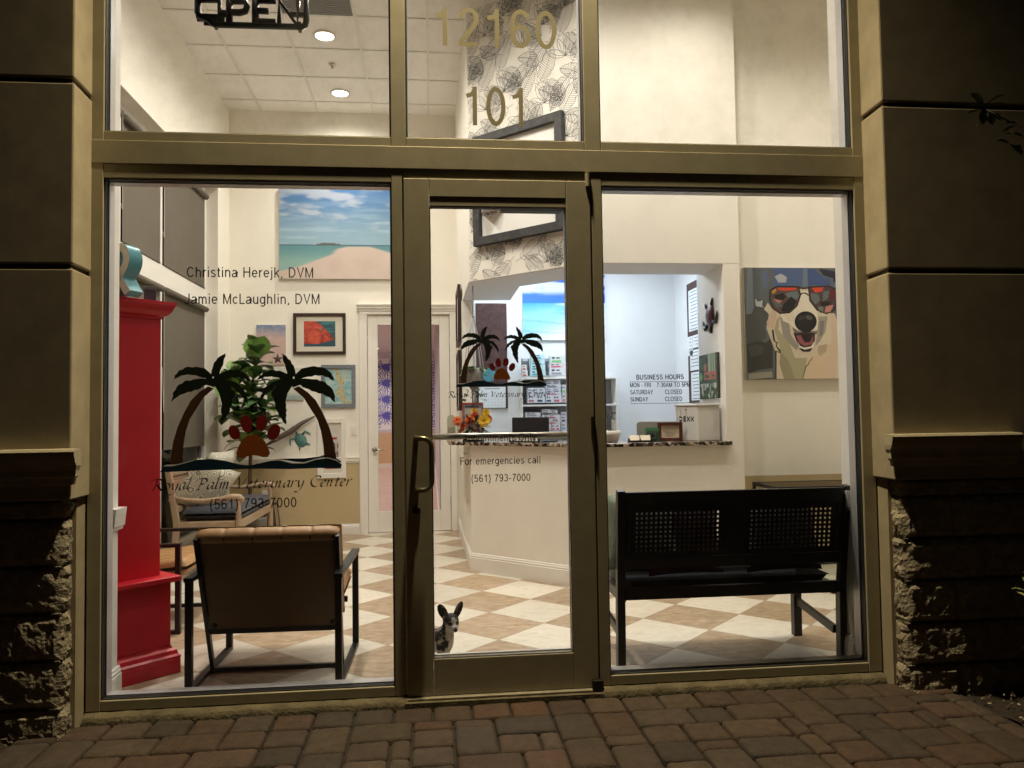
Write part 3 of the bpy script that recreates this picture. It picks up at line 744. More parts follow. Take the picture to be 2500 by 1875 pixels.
# push bar inside, pull handle outside
mb = MB(); mb.smooth = True; mb.tube([(0.07, 0.10, 1.222), (0.85, 0.10, 1.222)], 0.016, 14)
pb = dpart('push_bar', mb, M_STEEL)
mb = MB(); mb.tube([(0.075, 0.04, 1.222), (0.075, 0.10, 1.222)], 0.011, 10); mb.tube([(0.845, 0.04, 1.222), (0.845, 0.10, 1.222)], 0.011, 10)
dpart('bar_bracket', mb, M_STEEL, parent=pb)
mb = MB(); mb.smooth = True
pts = [(0.052, -0.004, 1.222), (0.052, -0.045, 1.222)]
pts += [(0.060, -0.058, 1.221), (0.085, -0.062, 1.22)] + [(0.085 + 0.04 * math.sin(R(a)), -0.062, 1.18 + 0.04 * math.cos(R(a))) for a in (20, 45, 70, 90)]
pts += [(0.125, -0.062, 1.02)] + [(0.085 + 0.04 * math.cos(R(a)), -0.062, 1.02 - 0.04 * math.sin(R(a))) for a in (20, 45, 70, 90)] + [(0.060, -0.058, 0.979), (0.052, -0.045, 0.978), (0.052, -0.004, 0.978)]
mb.tube(pts, 0.0125, 12)
dpart('pull_handle', mb, mat('worn bronze handle', (0.20, 0.175, 0.12), .3, .8))
mb = MB(); mb.lathe([(0.019, -0.004), (0.019, -0.012), (0.014, -0.016), (0.006, -0.016)], (0.052, 0, 0.882), 18, 'y')
dpart('lock_cylinder', mb, M_DARK)
mb = MB(); mb.tube([(0.900, -0.003, 2.44), (0.900, -0.003, 2.505)], 0.012, 12); dpart('pivot_hinge', mb, M_FRAME)
mb = MB(); mb.tube([(0.905, -0.004, 1.21), (0.905, -0.004, 1.31)], 0.010, 12); dpart('pivot_hinge', mb, M_DARK)
mb = MB(); mb.box(0.875, 0.928, -0.034, -0.0045, 0.005, 0.058); dpart('pivot_hinge', mb, M_DARK, bevel=.006)
mb = MB(); mb.box(0.475, 0.785, 0.045, 0.115, 2.330, 2.385); dpart('door_closer', mb, M_DARK, bevel=.008)
mb = MB(); mb.box(-0.003, 0.917, -0.03, 0.11, 0.004, 0.013); single('threshold', 'thin metal threshold under the entrance door', 'threshold', mb, mat('scuffed threshold metal', (0.30, 0.27, 0.20), .5, .2, var=.2, vscale=20), (0.45, 0, 0), bevel=.002)
mb = MB(); mb.box(-0.01, 0.925, -0.052, 0.2, -0.06, 0.002); struct('door_slab', mb, M_CURB)

# ------------------------------------------------------------ lettering and emblem on the panes
def vinyl(name, c, t=.35):
    m, nt, b = nodes_of(name); cc = rgb(*c)
    b.inputs['Base Color'].default_value = (*cc, 1); b.inputs['Roughness'].default_value = .5
    tl = nt.nodes.new('ShaderNodeBsdfTranslucent'); tl.inputs['Color'].default_value = (*cc, 1)
    mx = nt.nodes.new('ShaderNodeMixShader'); mx.inputs[0].default_value = t
    nt.links.new(b.outputs[0], mx.inputs[1]); nt.links.new(tl.outputs[0], mx.inputs[2]); nt.links.new(mx.outputs[0], nt.nodes['Material Output'].inputs['Surface'])
    return m
LM = {'frond': vinyl('dark green vinyl', (16, 30, 12), .2), 'trunk': vinyl('brown vinyl', (70, 44, 22), .22), 'toe': vinyl('red vinyl', (120, 18, 12), .14), 'pad': vinyl('orange brown vinyl', (138, 70, 15), .14), 'wave': vinyl('sea blue vinyl', (8, 38, 52), .25), 'white': flat(215, 220, 220)}
def emblem(ox, oz, sc, y, parent, thing):
    kinds = list(LM); k = 0; mb = MB()
    ordz = {'trunk': 0, 'frond': 1, 'wave': 2, 'white': 3, 'pad': 1, 'toe': 1}
    rn = random.Random(3)
    for kind, P in LOGO:
        k += 1; yy = y - 0.0004 * ordz[kind] - 0.00004 * (k % 8)
        pts = [(ox + a * sc, oz + b * sc) for a, b in P]
        if kind == 'frond':      # notched leaflets along the edge
            q = []
            for i in range(len(pts)):
                a = Vector(pts[i]); b = Vector(pts[(i + 1) % len(pts)])
                q.append(tuple(a))
                L = (b - a).length; m = int(L / (0.013 * sc))
                nrm = Vector((-(b - a).y, (b - a).x)).normalized()
                if 1 < i < len(pts) - 2:
                    for j in range(1, m):
                        c = a + (b - a) * (j / m)
                        q.append(tuple(c + nrm * (0.0035 * sc) * (1 if j % 2 else -0.2)))
            pts = q
        mb.cur = kinds.index(kind)
        mb.add([(a, yy, b) for a, b in pts], [tuple(range(len(pts)))])
    for cx_ in (-.098, .098):
        mb.cur = 0; mb.add([(ox + (cx_ + .017 * math.cos(a)) * sc, y - .0012, oz + (.071 + .02 * math.sin(a)) * sc) for a in [2 * PI * q / 12 for q in range(12)]], [tuple(range(12))])
    return thing.add('palm_emblem', mb, [LM[x] for x in kinds], parent=parent, recalc=False)
emblem(-0.703, 1.368, 1.0, YG - .001, PO['ll'], sf)
emblem(0.4665, 1.6135, 0.537, 0.0165, DG, dr)
GOLD = mat('gold vinyl numerals', (0.30, 0.265, 0.15), .5)
def letter(parent, thing, s, x0, x1, z0, cap, y=YG - .0015, m=None, name='lettering', weight=.115):
    return thing.add(name, text_mb(s, x0, x1, z0, cap, y, weight), m or M_INK, parent=parent, recalc=False)
P = PO['ll']
sf.add('lettering', script_mb('Royal Palm Veterinary Center', -1.157, -0.252, 1.000, 0.051, YG - .0015, 1.35), M_INK, parent=P, recalc=False)
letter(P, sf, '(561) 793-7000', -0.901, -0.507, 0.907, 0.047)
letter(P, sf, 'Christina Herejk, DVM', -1.006, -0.425, 1.989, 0.049)
letter(P, sf, 'Jamie McLaughlin, DVM', -1.015, -0.396, 1.863, 0.049)
P = PO['lr']
letter(P, sf, 'BUSINESS HOURS', 1.133, 1.375, 1.489, 0.024, weight=.17)
letter(P, sf, 'MON - FRI', 1.101, 1.207, 1.4515, 0.022, weight=.16)
letter(P, sf, '7:30AM TO 5PM', 1.236, 1.407, 1.4515, 0.022, weight=.16)
letter(P, sf, 'SATURDAY', 1.101, 1.216, 1.416, 0.022, weight=.16)
letter(P, sf, 'CLOSED', 1.277, 1.364, 1.416, 0.022, weight=.16)
letter(P, sf, 'SUNDAY', 1.101, 1.190, 1.381, 0.022, weight=.16)
letter(P, sf, 'CLOSED', 1.277, 1.364, 1.381, 0.022, weight=.16)
mb = MB(); mb.add([(1.100, YG - .0015, 1.477), (1.409, YG - .0015, 1.477), (1.409, YG - .0015, 1.4792), (1.100, YG - .0015, 1.4792)], [(0, 1, 2, 3)])
mb.add([(1.100, YG - .0015, 1.370), (1.409, YG - .0015, 1.370), (1.409, YG - .0015, 1.3722), (1.100, YG - .0015, 1.3722)], [(0, 1, 2, 3)])
sf.add('ruled_line', mb, M_INK, parent=P, recalc=False)
letter(PO['uc'], sf, '12160', 0.145, 0.765, 3.136, 0.197, m=GOLD, name='street_number')
letter(PO['uc'], sf, '101', 0.294, 0.618, 2.743, 0.197, m=GOLD, name='suite_number')
dr.add('lettering', script_mb('Royal Palm Veterinary Center', 0.208, 0.699, 1.412, 0.028, 0.0165, 1.5), M_INK, parent=DG, recalc=False)
letter(DG, dr, 'Appointments Only', 0.274, 0.625, 1.199, 0.034, 0.0165)
letter(DG, dr, 'For emergencies call', 0.260, 0.649, 1.088, 0.036, 0.0165)
letter(DG, dr, '(561) 793-7000', 0.312, 0.597, 1.005, 0.036, 0.0165)

# ------------------------------------------------------------ unlit sign hanging behind the upper left pane
t = Thing('open_sign', 'unlit tube sign reading OPEN hanging behind the upper left pane', 'sign', (-0.72, 0.12, 3.25))
MS = mat('smoked sign plastic', (0.055, 0.042, 0.040), .35); MT = mat('unlit green tube', (0.040, 0.055, 0.048), .3)
ys = 0.12
def rr(mb, pts, r): mb.tube([(a, ys, b) for a, b in pts], r, 8)
mb = MB(); mb.smooth = True
z0, z1 = 3.305, 3.50
# square, tube-bent letters
rr(mb, [(-0.983, 3.365), (-0.983, 3.283), (-0.882, 3.283), (-0.882, 3.365), (-0.983, 3.365)], .016)
rr(mb, [(-0.836, 3.375), (-0.836, 3.252)], .017); rr(mb, [(-0.836, 3.365), (-0.76, 3.365), (-0.752, 3.34), (-0.76, 3.316), (-0.785, 3.308), (-0.836, 3.308)], .017)
rr(mb, [(-0.712, 3.375), (-0.712, 3.252)], .018); rr(mb, [(-0.712, 3.372), (-0.615, 3.372)], .015); rr(mb, [(-0.712, 3.322), (-0.648, 3.320)], .016); rr(mb, [(-0.712, 3.268), (-0.615, 3.268)], .016)
rr(mb, [(-0.598, 3.245), (-0.598, 3.375), (-0.512, 3.255), (-0.508, 3.375)], .014); rr(mb, [(-0.885, 3.30), (-0.84, 3.30)], .018)
t.add('letter_tube', mb, MS)
mb = MB(); mb.smooth = True
rr(mb, [(-0.985, z1 + .05), (-0.985, 3.298), (-0.968, 3.276), (-0.935, 3.268), (-0.915, 3.248), (-0.89, 3.244), (-0.49, 3.248), (-0.473, 3.258), (-0.468, 3.28), (-0.47, z1 + .05), (-0.985, z1 + .05)], .016)
t.add('border_tube', mb, MT)
mb = MB(); mb.smooth = False
mb.box(-0.96, -0.60, ys + .012, ys + .016, 3.245, 3.262)
for xa, za in ((-0.90, 3.24), (-0.50, 3.24), (-0.50, 3.51)): mb.box(xa - .008, xa + .008, ys - .01, ys + .02, za - .012, za + .03)
mb.box(-0.545, -0.475, ys - .008, ys + .012, 3.30, 3.318); mb.box(-0.99, -0.86, ys + .005, ys + .014, 3.262, 3.29)
t.add('mounting_rail', mb, MS)
for xa in (-0.9, -0.55): t.add('hanging_chain', MB().tube([(xa, ys, 3.55), (xa, ys, 3.93)], .0015, 6), M_STEEL)
# ------------------------------------------------------------ interior shell
def floor_mat():
    m, nt, b = nodes_of('diagonal stone tile')
    N = nt.nodes.new; L = nt.links.new
    tc = N('ShaderNodeTexCoord')
    s = 0.4567; a = R(44.448); o = (0.48717, 2.84503)
    e1 = (s * math.cos(a), -s * math.sin(a)); e2 = (-s * math.sin(a), -s * math.cos(a))
    def axis(e):
        d = N('ShaderNodeVectorMath'); d.operation = 'DOT_PRODUCT'; d.inputs[1].default_value = (e[0] / s / s, e[1] / s / s, 0)
        L(tc.outputs['Object'], d.inputs[0])
        k = N('ShaderNodeMath'); k.operation = 'SUBTRACT'; k.inputs[1].default_value = (o[0] * e[0] + o[1] * e[1]) / s / s
        L(d.outputs['Value'], k.inputs[0]); return k.outputs[0]
    def mt(op, x, y=None):
        k = N('ShaderNodeMath'); k.operation = op
        if isinstance(x, (int, float)): k.inputs[0].default_value = x
        else: L(x, k.inputs[0])
        if y is not None:
            if isinstance(y, (int, float)): k.inputs[1].default_value = y
            else: L(y, k.inputs[1])
        return k.outputs[0]
    u, v = axis(e1), axis(e2)
    fu, fv = mt('FLOOR', u), mt('FLOOR', v)
    par = mt('FLOORED_MODULO', mt('ADD', fu, fv), 2.0)           # 0 = tan tile, 1 = cream tile
    gu = mt('ABSOLUTE', mt('SUBTRACT', mt('FRACT', u), 0.5)); gv = mt('ABSOLUTE', mt('SUBTRACT', mt('FRACT', v), 0.5))
    grout = mt('GREATER_THAN', mt('MAXIMUM', gu, gv), 0.4945)
    cx = N('ShaderNodeCombineXYZ'); L(fu, cx.inputs[0]); L(fv, cx.inputs[1])
    wn_ = N('ShaderNodeTexWhiteNoise'); wn_.noise_dimensions = '2D'; L(cx.outputs[0], wn_.inputs['Vector'])
    off = N('ShaderNodeVectorMath'); off.operation = 'MULTIPLY_ADD'; off.inputs[1].default_value = (9, 9, 9)
    L(wn_.outputs['Color'], off.inputs[0]); L(tc.outputs['Object'], off.inputs[2])
    st = N('ShaderNodeMapping'); st.inputs['Scale'].default_value = (1, 2.2, 1); st.inputs['Rotation'].default_value = (0, 0, R(20)); L(off.outputs[0], st.inputs['Vector'])
    n1 = N('ShaderNodeTexNoise'); n1.inputs['Scale'].default_value = 11; n1.inputs['Detail'].default_value = 8; n1.inputs['Roughness'].default_value = .65; n1.inputs['Distortion'].default_value = .6
    L(st.outputs[0], n1.inputs['Vector'])
    def ramp(stops):
        r = N('ShaderNodeValToRGB'); r.color_ramp.elements[0].position = stops[0][0]; r.color_ramp.elements[0].color = (*stops[0][1], 1)
        r.color_ramp.elements[1].position = stops[-1][0]; r.color_ramp.elements[1].color = (*stops[-1][1], 1)
        for p, c in stops[1:-1]:
            e = r.color_ramp.elements.new(p); e.color = (*c, 1)
        L(n1.outputs['Fac'], r.inputs['Fac']); return r.outputs['Color']
    tan = ramp([(.3, (0.30, 0.205, 0.115)), (.47, (0.39, 0.29, 0.19)), (.60, (0.48, 0.37, 0.255)), (.75, (0.56, 0.45, 0.31))])
    cre = ramp([(.28, (0.56, 0.51, 0.415)), (.45, (0.66, 0.61, 0.51)), (.6, (0.70, 0.66, 0.56)), (.8, (0.72, 0.68, 0.59))])
    mx = N('ShaderNodeMix'); mx.data_type = 'RGBA'; L(par, mx.inputs['Factor']); L(tan, mx.inputs[6]); L(cre, mx.inputs[7])
    vr = N('ShaderNodeMapRange'); vr.inputs['To Min'].default_value = .88; vr.inputs['To Max'].default_value = 1.08; L(wn_.outputs['Value'], vr.inputs['Value'])
    sc = N('ShaderNodeVectorMath'); sc.operation = 'SCALE'; L(mx.outputs[2], sc.inputs[0]); L(vr.outputs[0], sc.inputs['Scale'])
    m2 = N('ShaderNodeMix'); m2.data_type = 'RGBA'; L(grout, m2.inputs['Factor']); L(sc.outputs[0], m2.inputs[6]); m2.inputs[7].default_value = (0.26, 0.20, 0.135, 1)
    L(m2.outputs[2], b.inputs['Base Color'])
    b.inputs['Roughness'].default_value = .38
    bp = N('ShaderNodeBump'); bp.inputs['Strength'].default_value = .12; bp.inputs['Distance'].default_value = .004
    h = mt('SUBTRACT', mt('MULTIPLY', n1.outputs['Fac'], .5), grout); L(h, bp.inputs['Height']); L(bp.outputs['Normal'], b.inputs['Normal'])
    return m
mb = MB(); mb.box(-2.45, 4.3, 0.052, 5.72, -0.06, 0.0)
struct('interior_floor', mb, floor_mat())
mb = MB(); mb.box(-3.6, 0.9, 5.722, 17, -0.06, -0.001)
mh = mat('pink wood look hallway floor', (0.58, 0.40, 0.34), 0.35, var=0.16, vscale=2.2, stretch=(1, 3.5, 1))
struct('hallway_floor', mb, mh)

# ceiling of speckled tiles in a white grid
ZC = 4.86
mb = MB(); mb.box(-2.45, 4.3, 0.0, 5.5, ZC + 0.004, ZC + 0.05)
mb.cur = 1
gx = [-2.415 + 0.6355 * k for k in range(12)]; gy = [0.56 + 0.6365 * k for k in range(8)]
for x in gx[1:]:
    if -2.1 < x < 4.2: mb.box(x - .012, x + .012, 0.0, 5.5, ZC - 0.006, ZC + .0035)
for y in gy:
    xs = [-2.3] + [x for x in gx[1:] if x < 4.2] + [4.2]
    for a, b in zip(xs[:-1], xs[1:]): mb.box(a + .0125, b - .0125, y - .012, y + .012, ZC - 0.0055, ZC + .0035)
struct('ceiling', mb, [mat('mineral ceiling tile', (0.90, 0.88, 0.85), .9, var=.05, vscale=90, bump=.5, bscale=150), mat('ceiling grid', (0.78, 0.76, 0.72), .5)])
t = Thing('ceiling_vent', 'grey return air panel in the ceiling behind the OPEN sign', 'vent', (-0.83, 2.79, ZC))
mb = MB(); mb.box(-1.13, -0.527, 2.483, 3.093, ZC - .004, ZC + .0032); t.add('panel', mb, mat('grey vent panel', (0.22, 0.22, 0.21), .8, var=.2, vscale=60), bevel=.002)
mb = MB()
for k in range(18): mb.box(-1.11, -0.545, 2.50 + k * .0325, 2.512 + k * .0325, ZC - .010, ZC - .0042)
t.add('slat', mb, mat('grey vent slat', (0.28, 0.28, 0.27), .6))
t = Thing('sprinkler_head', 'small chrome sprinkler head in the ceiling between the two lit downlights', 'sprinkler', (-0.825, 4.07, ZC))
mb = MB(); mb.smooth = True; mb.lathe([(0.035, -.001), (0.034, -.006), (0.015, -.010), (0.008, -.03), (0.016, -.034), (0.016, -.037), (0.0, -.037)], (-.825, 4.07, ZC - .001), 16)
t.add('rosette', mb, M_STEEL)

LENS = mat('lit downlight lens', (0.9, 0.88, 0.8), .4, emit=(1.0, 0.93, 0.80), estr=14)
WARM = (1.0, 0.91, 0.80)
def downlight(x, y, label, e, z=ZC, size=165, blend=1.0, colr=WARM, group=None, lens=LENS):
    t = Thing('ceiling_light', label, 'ceiling light', (x, y, z), group=group)
    mb = MB(); mb.smooth = True; mb.lathe([(0.105, -.0065), (0.105, -.011), (0.088, -.014), (0.083, -.0065)], (x, y, z), 28); t.add('trim_ring', mb, M_WHITE)
    mb = MB(); mb.lathe([(0.082, -.0066), (0.082, -.0095)], (x, y, z), 28); t.add('lens', mb, lens)
    ld = bpy.data.lights.new('downlight_lamp', 'SPOT')
    ld.energy = e; ld.color = colr; ld.spot_size = R(size); ld.spot_blend = blend; ld.shadow_soft_size = .07
    t.lamp('downlight_lamp', ld, (x, y, z - .03))
EI = 205
downlight(-0.825, 4.75, 'round lit downlight in the ceiling nearest the back wall', EI * .76)
downlight(-0.82, 3.47, 'round lit downlight in the ceiling just below the OPEN sign', EI * .82)
GL_ = 'downlights further forward in the waiting room ceiling'
for x, y, e in ((-0.82, 2.15, EI), (0.25, 1.55, EI), (1.15, 1.0, EI * .85), (-0.82, 0.93, EI * .55), (2.15, 1.40, EI * .5), (3.4, 1.0, EI * .85)):
    downlight(x, y, 'round lit downlight over the front of the waiting room', e, group=GL_, size=140 if x > 2 else 165)

# ------------------------------------------------------------ walls of the waiting room
BY = 5.33
def wall(label, boxes, m=None, loc=None, name='wall', cat='wall', **k):
    mb = MB()
    for b in boxes: mb.box(*b)
    c = loc or ((boxes[0][0] + boxes[0][1]) / 2, (boxes[0][2] + boxes[0][3]) / 2, 0)
    t = Thing(name, label, cat, c)
    t.add('wall_surface', mb, m or M_WALL)
    return t
w = wall('cream back wall with framed pictures and a white interior door', [(-2.44, -0.605, BY, BY + .12, 0, 4.9), (-0.605, 0.352, BY, BY + .12, 2.515, 4.9), (0.352, 0.60, BY, BY + .12, 0, 4.9)], loc=(-1, BY, 0))
mb = MB(); mb.box(-2.13, -0.697, BY - .004, BY - .0005, 0.118, 0.806); w.add('wainscot', mb, M_TAN)
def rail_prof(z0, z1): # chair rail
    return [(0, z0), (.012, z0), (.014, z0 + .012), (.022, z0 + .02), (.024, z0 + .045), (.03, z1 - .008), (.03, z1), (0, z1)]
def skirt_prof(h): return [(0, 0), (.016, 0), (.016, h - .038), (.012, h - .034), (.014, h - .022), (.009, h - .016), (.007, h - .004), (0, h)]
def mould(mb, prof, p0, p1, nrm):
    a = Vector((*p0, 0)); b = Vector((*p1, 0)); n = Vector((*nrm, 0)).normalized(); k = len(prof)
    vs = [a + n * d + Vector((0, 0, z)) for d, z in prof] + [b + n * d + Vector((0, 0, z)) for d, z in prof]
    mb.add(vs, [(i, (i + 1) % k, k + (i + 1) % k, k + i) for i in range(k)] + [tuple(range(k)), tuple(range(2 * k - 1, k - 1, -1))])
mb = MB(); mould(mb, rail_prof(.806, .873), (-2.138, BY - .0005), (-0.697, BY - .0005), (0, -1)); w.add('chair_rail', mb, M_WHITE)
mb = MB(); mould(mb, skirt_prof(.118), (-2.138, BY - .0005), (-0.697, BY - .0005), (0, -1)); w.add('baseboard', mb, M_WHITE)
# door casing with a crown head
mb = MB(); mb.box(-.692, -.600, BY - .022, BY - .0005, 0, 2.508); mb.box(.347, .420, BY - .022, BY - .0005, 0, 2.508); mb.box(-.692, .420, BY - .0222, BY - .0007, 2.5082, 2.545)
w.add('door_casing', mb, M_WHITE, bevel=.006)
mb = MB(); mb.prism([(BY - .001, 2.546), (BY - .03, 2.546), (BY - .034, 2.566), (BY - .05, 2.575), (BY - .052, 2.59), (BY - .066, 2.606), (BY - .07, 2.618), (BY - .001, 2.618)], -.715, .425, 'x'); w.add('crown_head', mb, M_WHITE)

# left wall with two rows of shaded windows set in a deep reveal
XL = -2.14
t = wall('cream side wall with tall shaded windows in a deep reveal', [(XL - .13, XL, 0.12, 0.95, 0, 4.9), (XL - .13, XL, 4.86, BY, 0, 4.9), (XL - .13, XL, 0.95, 4.86, 3.815, 4.9), (XL - .13, XL, 0.95, 4.86, 0, 0.10)], loc=(XL, 2.6, 0))
XW = -2.272
win = Thing('window_wall', 'white framed window wall with dark roller shades beside the red cabinet', 'window', (XW, 2.9, 0))
MW = mat('white window frame', (0.80, 0.785, 0.75), .4)
mb = MB(); mb.box(XW - .05, XW + .012, 0.95, 4.86, 2.520, 2.715); mb.prism([(XW + .0125, 2.54), (XW + .03, 2.55), (XW + .03, 2.685), (XW + .0125, 2.695)], .951, 4.859, 'y') if False else None
mb.box(XW - .05, XW + .011, 0.95, 4.86, 3.73, 3.814); mb.box(XW - .05, XW + .011, .95, 4.86, .101, .19)
win.add('rail', mb, MW, bevel=.004)
for y in (0.95, 1.56, 2.50, 3.445, 4.81):
    mb = MB(); mb.box(XW - .05, XW + .010, y, y + .05, .1905, 2.5195); mb.box(XW - .05, XW + .010, y, y + .05, 2.7155, 3.7295)
    win.add('mullion', mb, MW, bevel=.004)
MSH = mat('taupe screen shade', (0.135, 0.115, 0.088), .85, var=.06, vscale=3, bump=.15, bscale=500)
spans = [(1.00, 1.56), (1.61, 2.50), (2.55, 3.445), (3.50, 4.81)]
for ya, yb in spans:
    f = win.add('glass_pane', MB().box(XW - .035, XW - .03, ya, yb, .19, 2.52).box(XW - .035, XW - .03, ya, yb, 2.715, 3.73), M_GLASS)
    for zr, zb in ((3.70, 2.722), (2.492, 1.06 if ya > 2 else 1.10)):
        mb = MB(); mb.smooth = True; mb.tube([(XW + .03, ya + .02, zr), (XW + .03, yb - .02, zr)], .030, 14)
        r_ = win.add('shade_roller', mb, MSH)
        mb = MB(); mb.smooth = True
        mb.grid(lambda u, v: (XW + .012 + .004 * math.sin(u * 5 + zr), ya + .03 + (yb - ya - .06) * u, zr + (zb - zr) * v), 12, 14)
        mb.tube([(XW + .014, ya + .03, zb), (XW + .014, yb - .03, zb)], .008, 8)
        win.add('roller_shade', mb, MSH)
        mb = MB(); mb.tube([(XW + .05, yb - .025, zr - .02), (XW + .05, yb - .02, zr - .75 if zr > 3 else zr - 1.1), (XW + .04, yb - .035, zr - .7)], .002, 5)
        win.add('bead_chain', mb, M_WHITE, parent=r_)

# returns beside the shop front, with chair rail and baseboard ends
def ret(x, sg, label):
    xo = XL - .13 if sg > 0 else 4.2
    t = Thing('wall', label, 'wall', (x, .17, 0))
    mb = MB(); mb.box(min(x, xo), max(x, xo), 0.112, 0.235, 0, 4.9); t.add('wall_surface', mb, M_WALL)
    mb = MB(); mould(mb, rail_prof(.80, .905), (x, .135), (x, .265), (sg, 0)); mould(mb, rail_prof(.80, .905), (x, .236), (xo, .236), (0, 1)); t.add('chair_rail', mb, M_WHITE)
    mb = MB(); mould(mb, skirt_prof(.15), (x, .135), (x, .252), (sg, 0)); mould(mb, skirt_prof(.15), (x, .236), (xo, .236), (0, 1)); t.add('baseboard', mb, M_WHITE)
ret(-1.385, 1, 'short white wall return between the window and the red cabinet')
ret(2.297, -1, 'short white wall return between the window and the black bench')

# right hand wall with the dog portrait
DY = 2.30
t = wall('cream wall carrying the dog portrait', [(2.535, 4.3, DY, DY + .12, 0, 4.9)])
mb = MB(); mb.box(2.56, 4.18, DY - .004, DY - .0005, .118, .812); t.add('wainscot', mb, M_TAN)
mb = MB(); mould(mb, skirt_prof(.118), (2.54, DY - .0005), (4.2, DY - .0005), (0, -1)); t.add('baseboard', mb, M_WHITE)
t = wall('cream end wall beyond the glass console table', [(4.2, 4.32, .12, 2.3, 0, 4.9)])

# ------------------------------------------------------------ reception kiosk
A_, B_ = (0.46, 2.98), (1.34, 2.10)
ZS = 2.483
t = Thing('reception_wall', 'angled cream reception wall with a wide serving opening', 'wall', (1.3, 2.4, 0))
rec = t
outer = [(0.44, BY - .001), (0.46, 2.98), (1.34, 2.10), (2.535, 2.10)]
inn = [(0.56, BY - .001), (0.56, 3.022), (1.39, 2.20), (2.535, 2.20)]
mb = MB(); mb.prism(outer + inn[::-1], ZS + .001, 4.9); t.add('upper_wall', mb, M_WALL)
mb = MB(); mb.prism([(0.463, 2.985), (1.341, 2.103), (2.399, 2.103), (2.399, 2.57), (1.55, 2.57), (.93, 3.19), (.93, 4.04), (.463, 4.04)], ZS - .002, 3.0)
t.add('soffit', mb, M_OFFICE)
mb = MB(); mb.prism([(0.44, 4.04), (0.46, 2.98), (1.34, 2.10), (2.40, 2.10), (2.40, 2.2), (1.39, 2.2), (.56, 3.02), (.56, 4.04)], 0, 1.07)
hw = t.add('half_wall', mb, M_WALL)
mb = MB(); mb.prism([(0.44, 4.0405), (0.56, 4.0405), (0.56, BY - .001), (0.44, BY - .001)], 0, ZS); t.add('wall_end', mb, M_WALL)
mb = MB(); mb.box(2.4005, 2.534, 2.101, 2.635, 0, ZS); t.add('wall_end', mb, M_WALL)
mb = MB()
mould(mb, skirt_prof(.155), (0.4395, 5.3), (0.4595, 2.98), (-1, 0)); mould(mb, skirt_prof(.155), (0.459, 2.981), (1.341, 2.099), (-1, -1)); mould(mb, skirt_prof(.155), (1.339, 2.0995), (2.534, 2.0995), (0, -1))
t.add('baseboard', mb, M_WHITE)
# granite counter
def granite():
    m, nt, b = nodes_of('brown speckled granite')
    tc = nt.nodes.new('ShaderNodeTexCoord'); v = nt.nodes.new('ShaderNodeTexVoronoi'); v.inputs['Scale'].default_value = 42; v.inputs['Randomness'].default_value = 1
    nt.links.new(tc.outputs['Object'], v.inputs['Vector'])
    rp = nt.nodes.new('ShaderNodeValToRGB'); e = rp.color_ramp.elements
    e[0].position = 0.1; e[0].color = (.012, .01, .009, 1); e[1].position = .9; e[1].color = (.5, .42, .34, 1)
    x = e.new(.45); x.color = (.06, .04, .03, 1); x = e.new(.65); x.color = (.22, .16, .12, 1)
    sp = nt.nodes.new('ShaderNodeSeparateColor'); nt.links.new(v.outputs['Color'], sp.inputs[0]); nt.links.new(sp.outputs[0], rp.inputs['Fac'])
    nt.links.new(rp.outputs['Color'], b.inputs['Base Color']); b.inputs['Roughness'].default_value = .15
    return m
mb = MB(); mb.prism([(0.275, 4.0), (0.275, 3.14), (0.35, 3.03), (1.325, 2.055), (2.425, 2.055), (2.425, 2.0995), (2.399, 2.1), (2.399, 2.53), (1.56, 2.53), (.86, 3.23), (.86, 4.0)], 1.0705, 1.10)
single('granite_counter', 'dark brown speckled granite counter top on the reception half wall', 'counter', mb, granite(), (1.2, 2.5, 1.08), bevel=.004)
mb = MB(); mb.smooth = True; mb.lathe([(.006, 0), (.006, -.02), (.016, -.028), (.012, -.036)], (0, 0, 0), 12, 'x')
k = rec.add('door_knob', MB().add([(v[0] + .448, v[1] + 3.35, v[2] + .985) for v in mb.v], mb.f), M_STEEL)

# office behind the opening
OY = 4.70
t = wall('pale office wall behind the reception counter', [(.56, 2.9, OY, OY + .1, 0, 3.1), (2.85, 2.95, 2.64, OY, 0, 3.1)], M_OFFICE, loc=(1.7, OY, 0))
mb = MB(); mb.box(.57, 2.85, 2.65, OY, 3.05, 3.12); t.add('office_ceiling', mb, M_OFFICE)
mb = MB(); mb.box(2.4, 2.86, 2.636, 2.70, 0, 3.1); t.add('wall_return', mb, M_OFFICE)
COOL = (.80, .90, 1.0)
LENSC = mat('lit cool panel', (0.9, 0.9, 0.9), .4, emit=(.85, .93, 1.0), estr=6)
def panel(x, y, e, lab):
    t = Thing('panel_light', lab, 'ceiling light', (x, y, 3.05))
    mb = MB(); mb.box(x - .3, x + .3, y - .3, y + .3, 3.035, 3.049); t.add('frame', mb, M_WHITE, bevel=.003)
    mb = MB(); mb.box(x - .28, x + .28, y - .28, y + .28, 3.031, 3.0345); t.add('diffuser', mb, LENSC)
    ld = bpy.data.lights.new('panel_lamp', 'AREA'); ld.shape = 'SQUARE'; ld.size = .55; ld.energy = e; ld.color = COOL
    t.lamp('panel_lamp', ld, (x, y, 3.025))
panel(1.95, 3.75, 17, 'square cool white light panel in the office ceiling to the right')
panel(1.05, 3.95, 16, 'square cool white light panel in the office ceiling to the left')

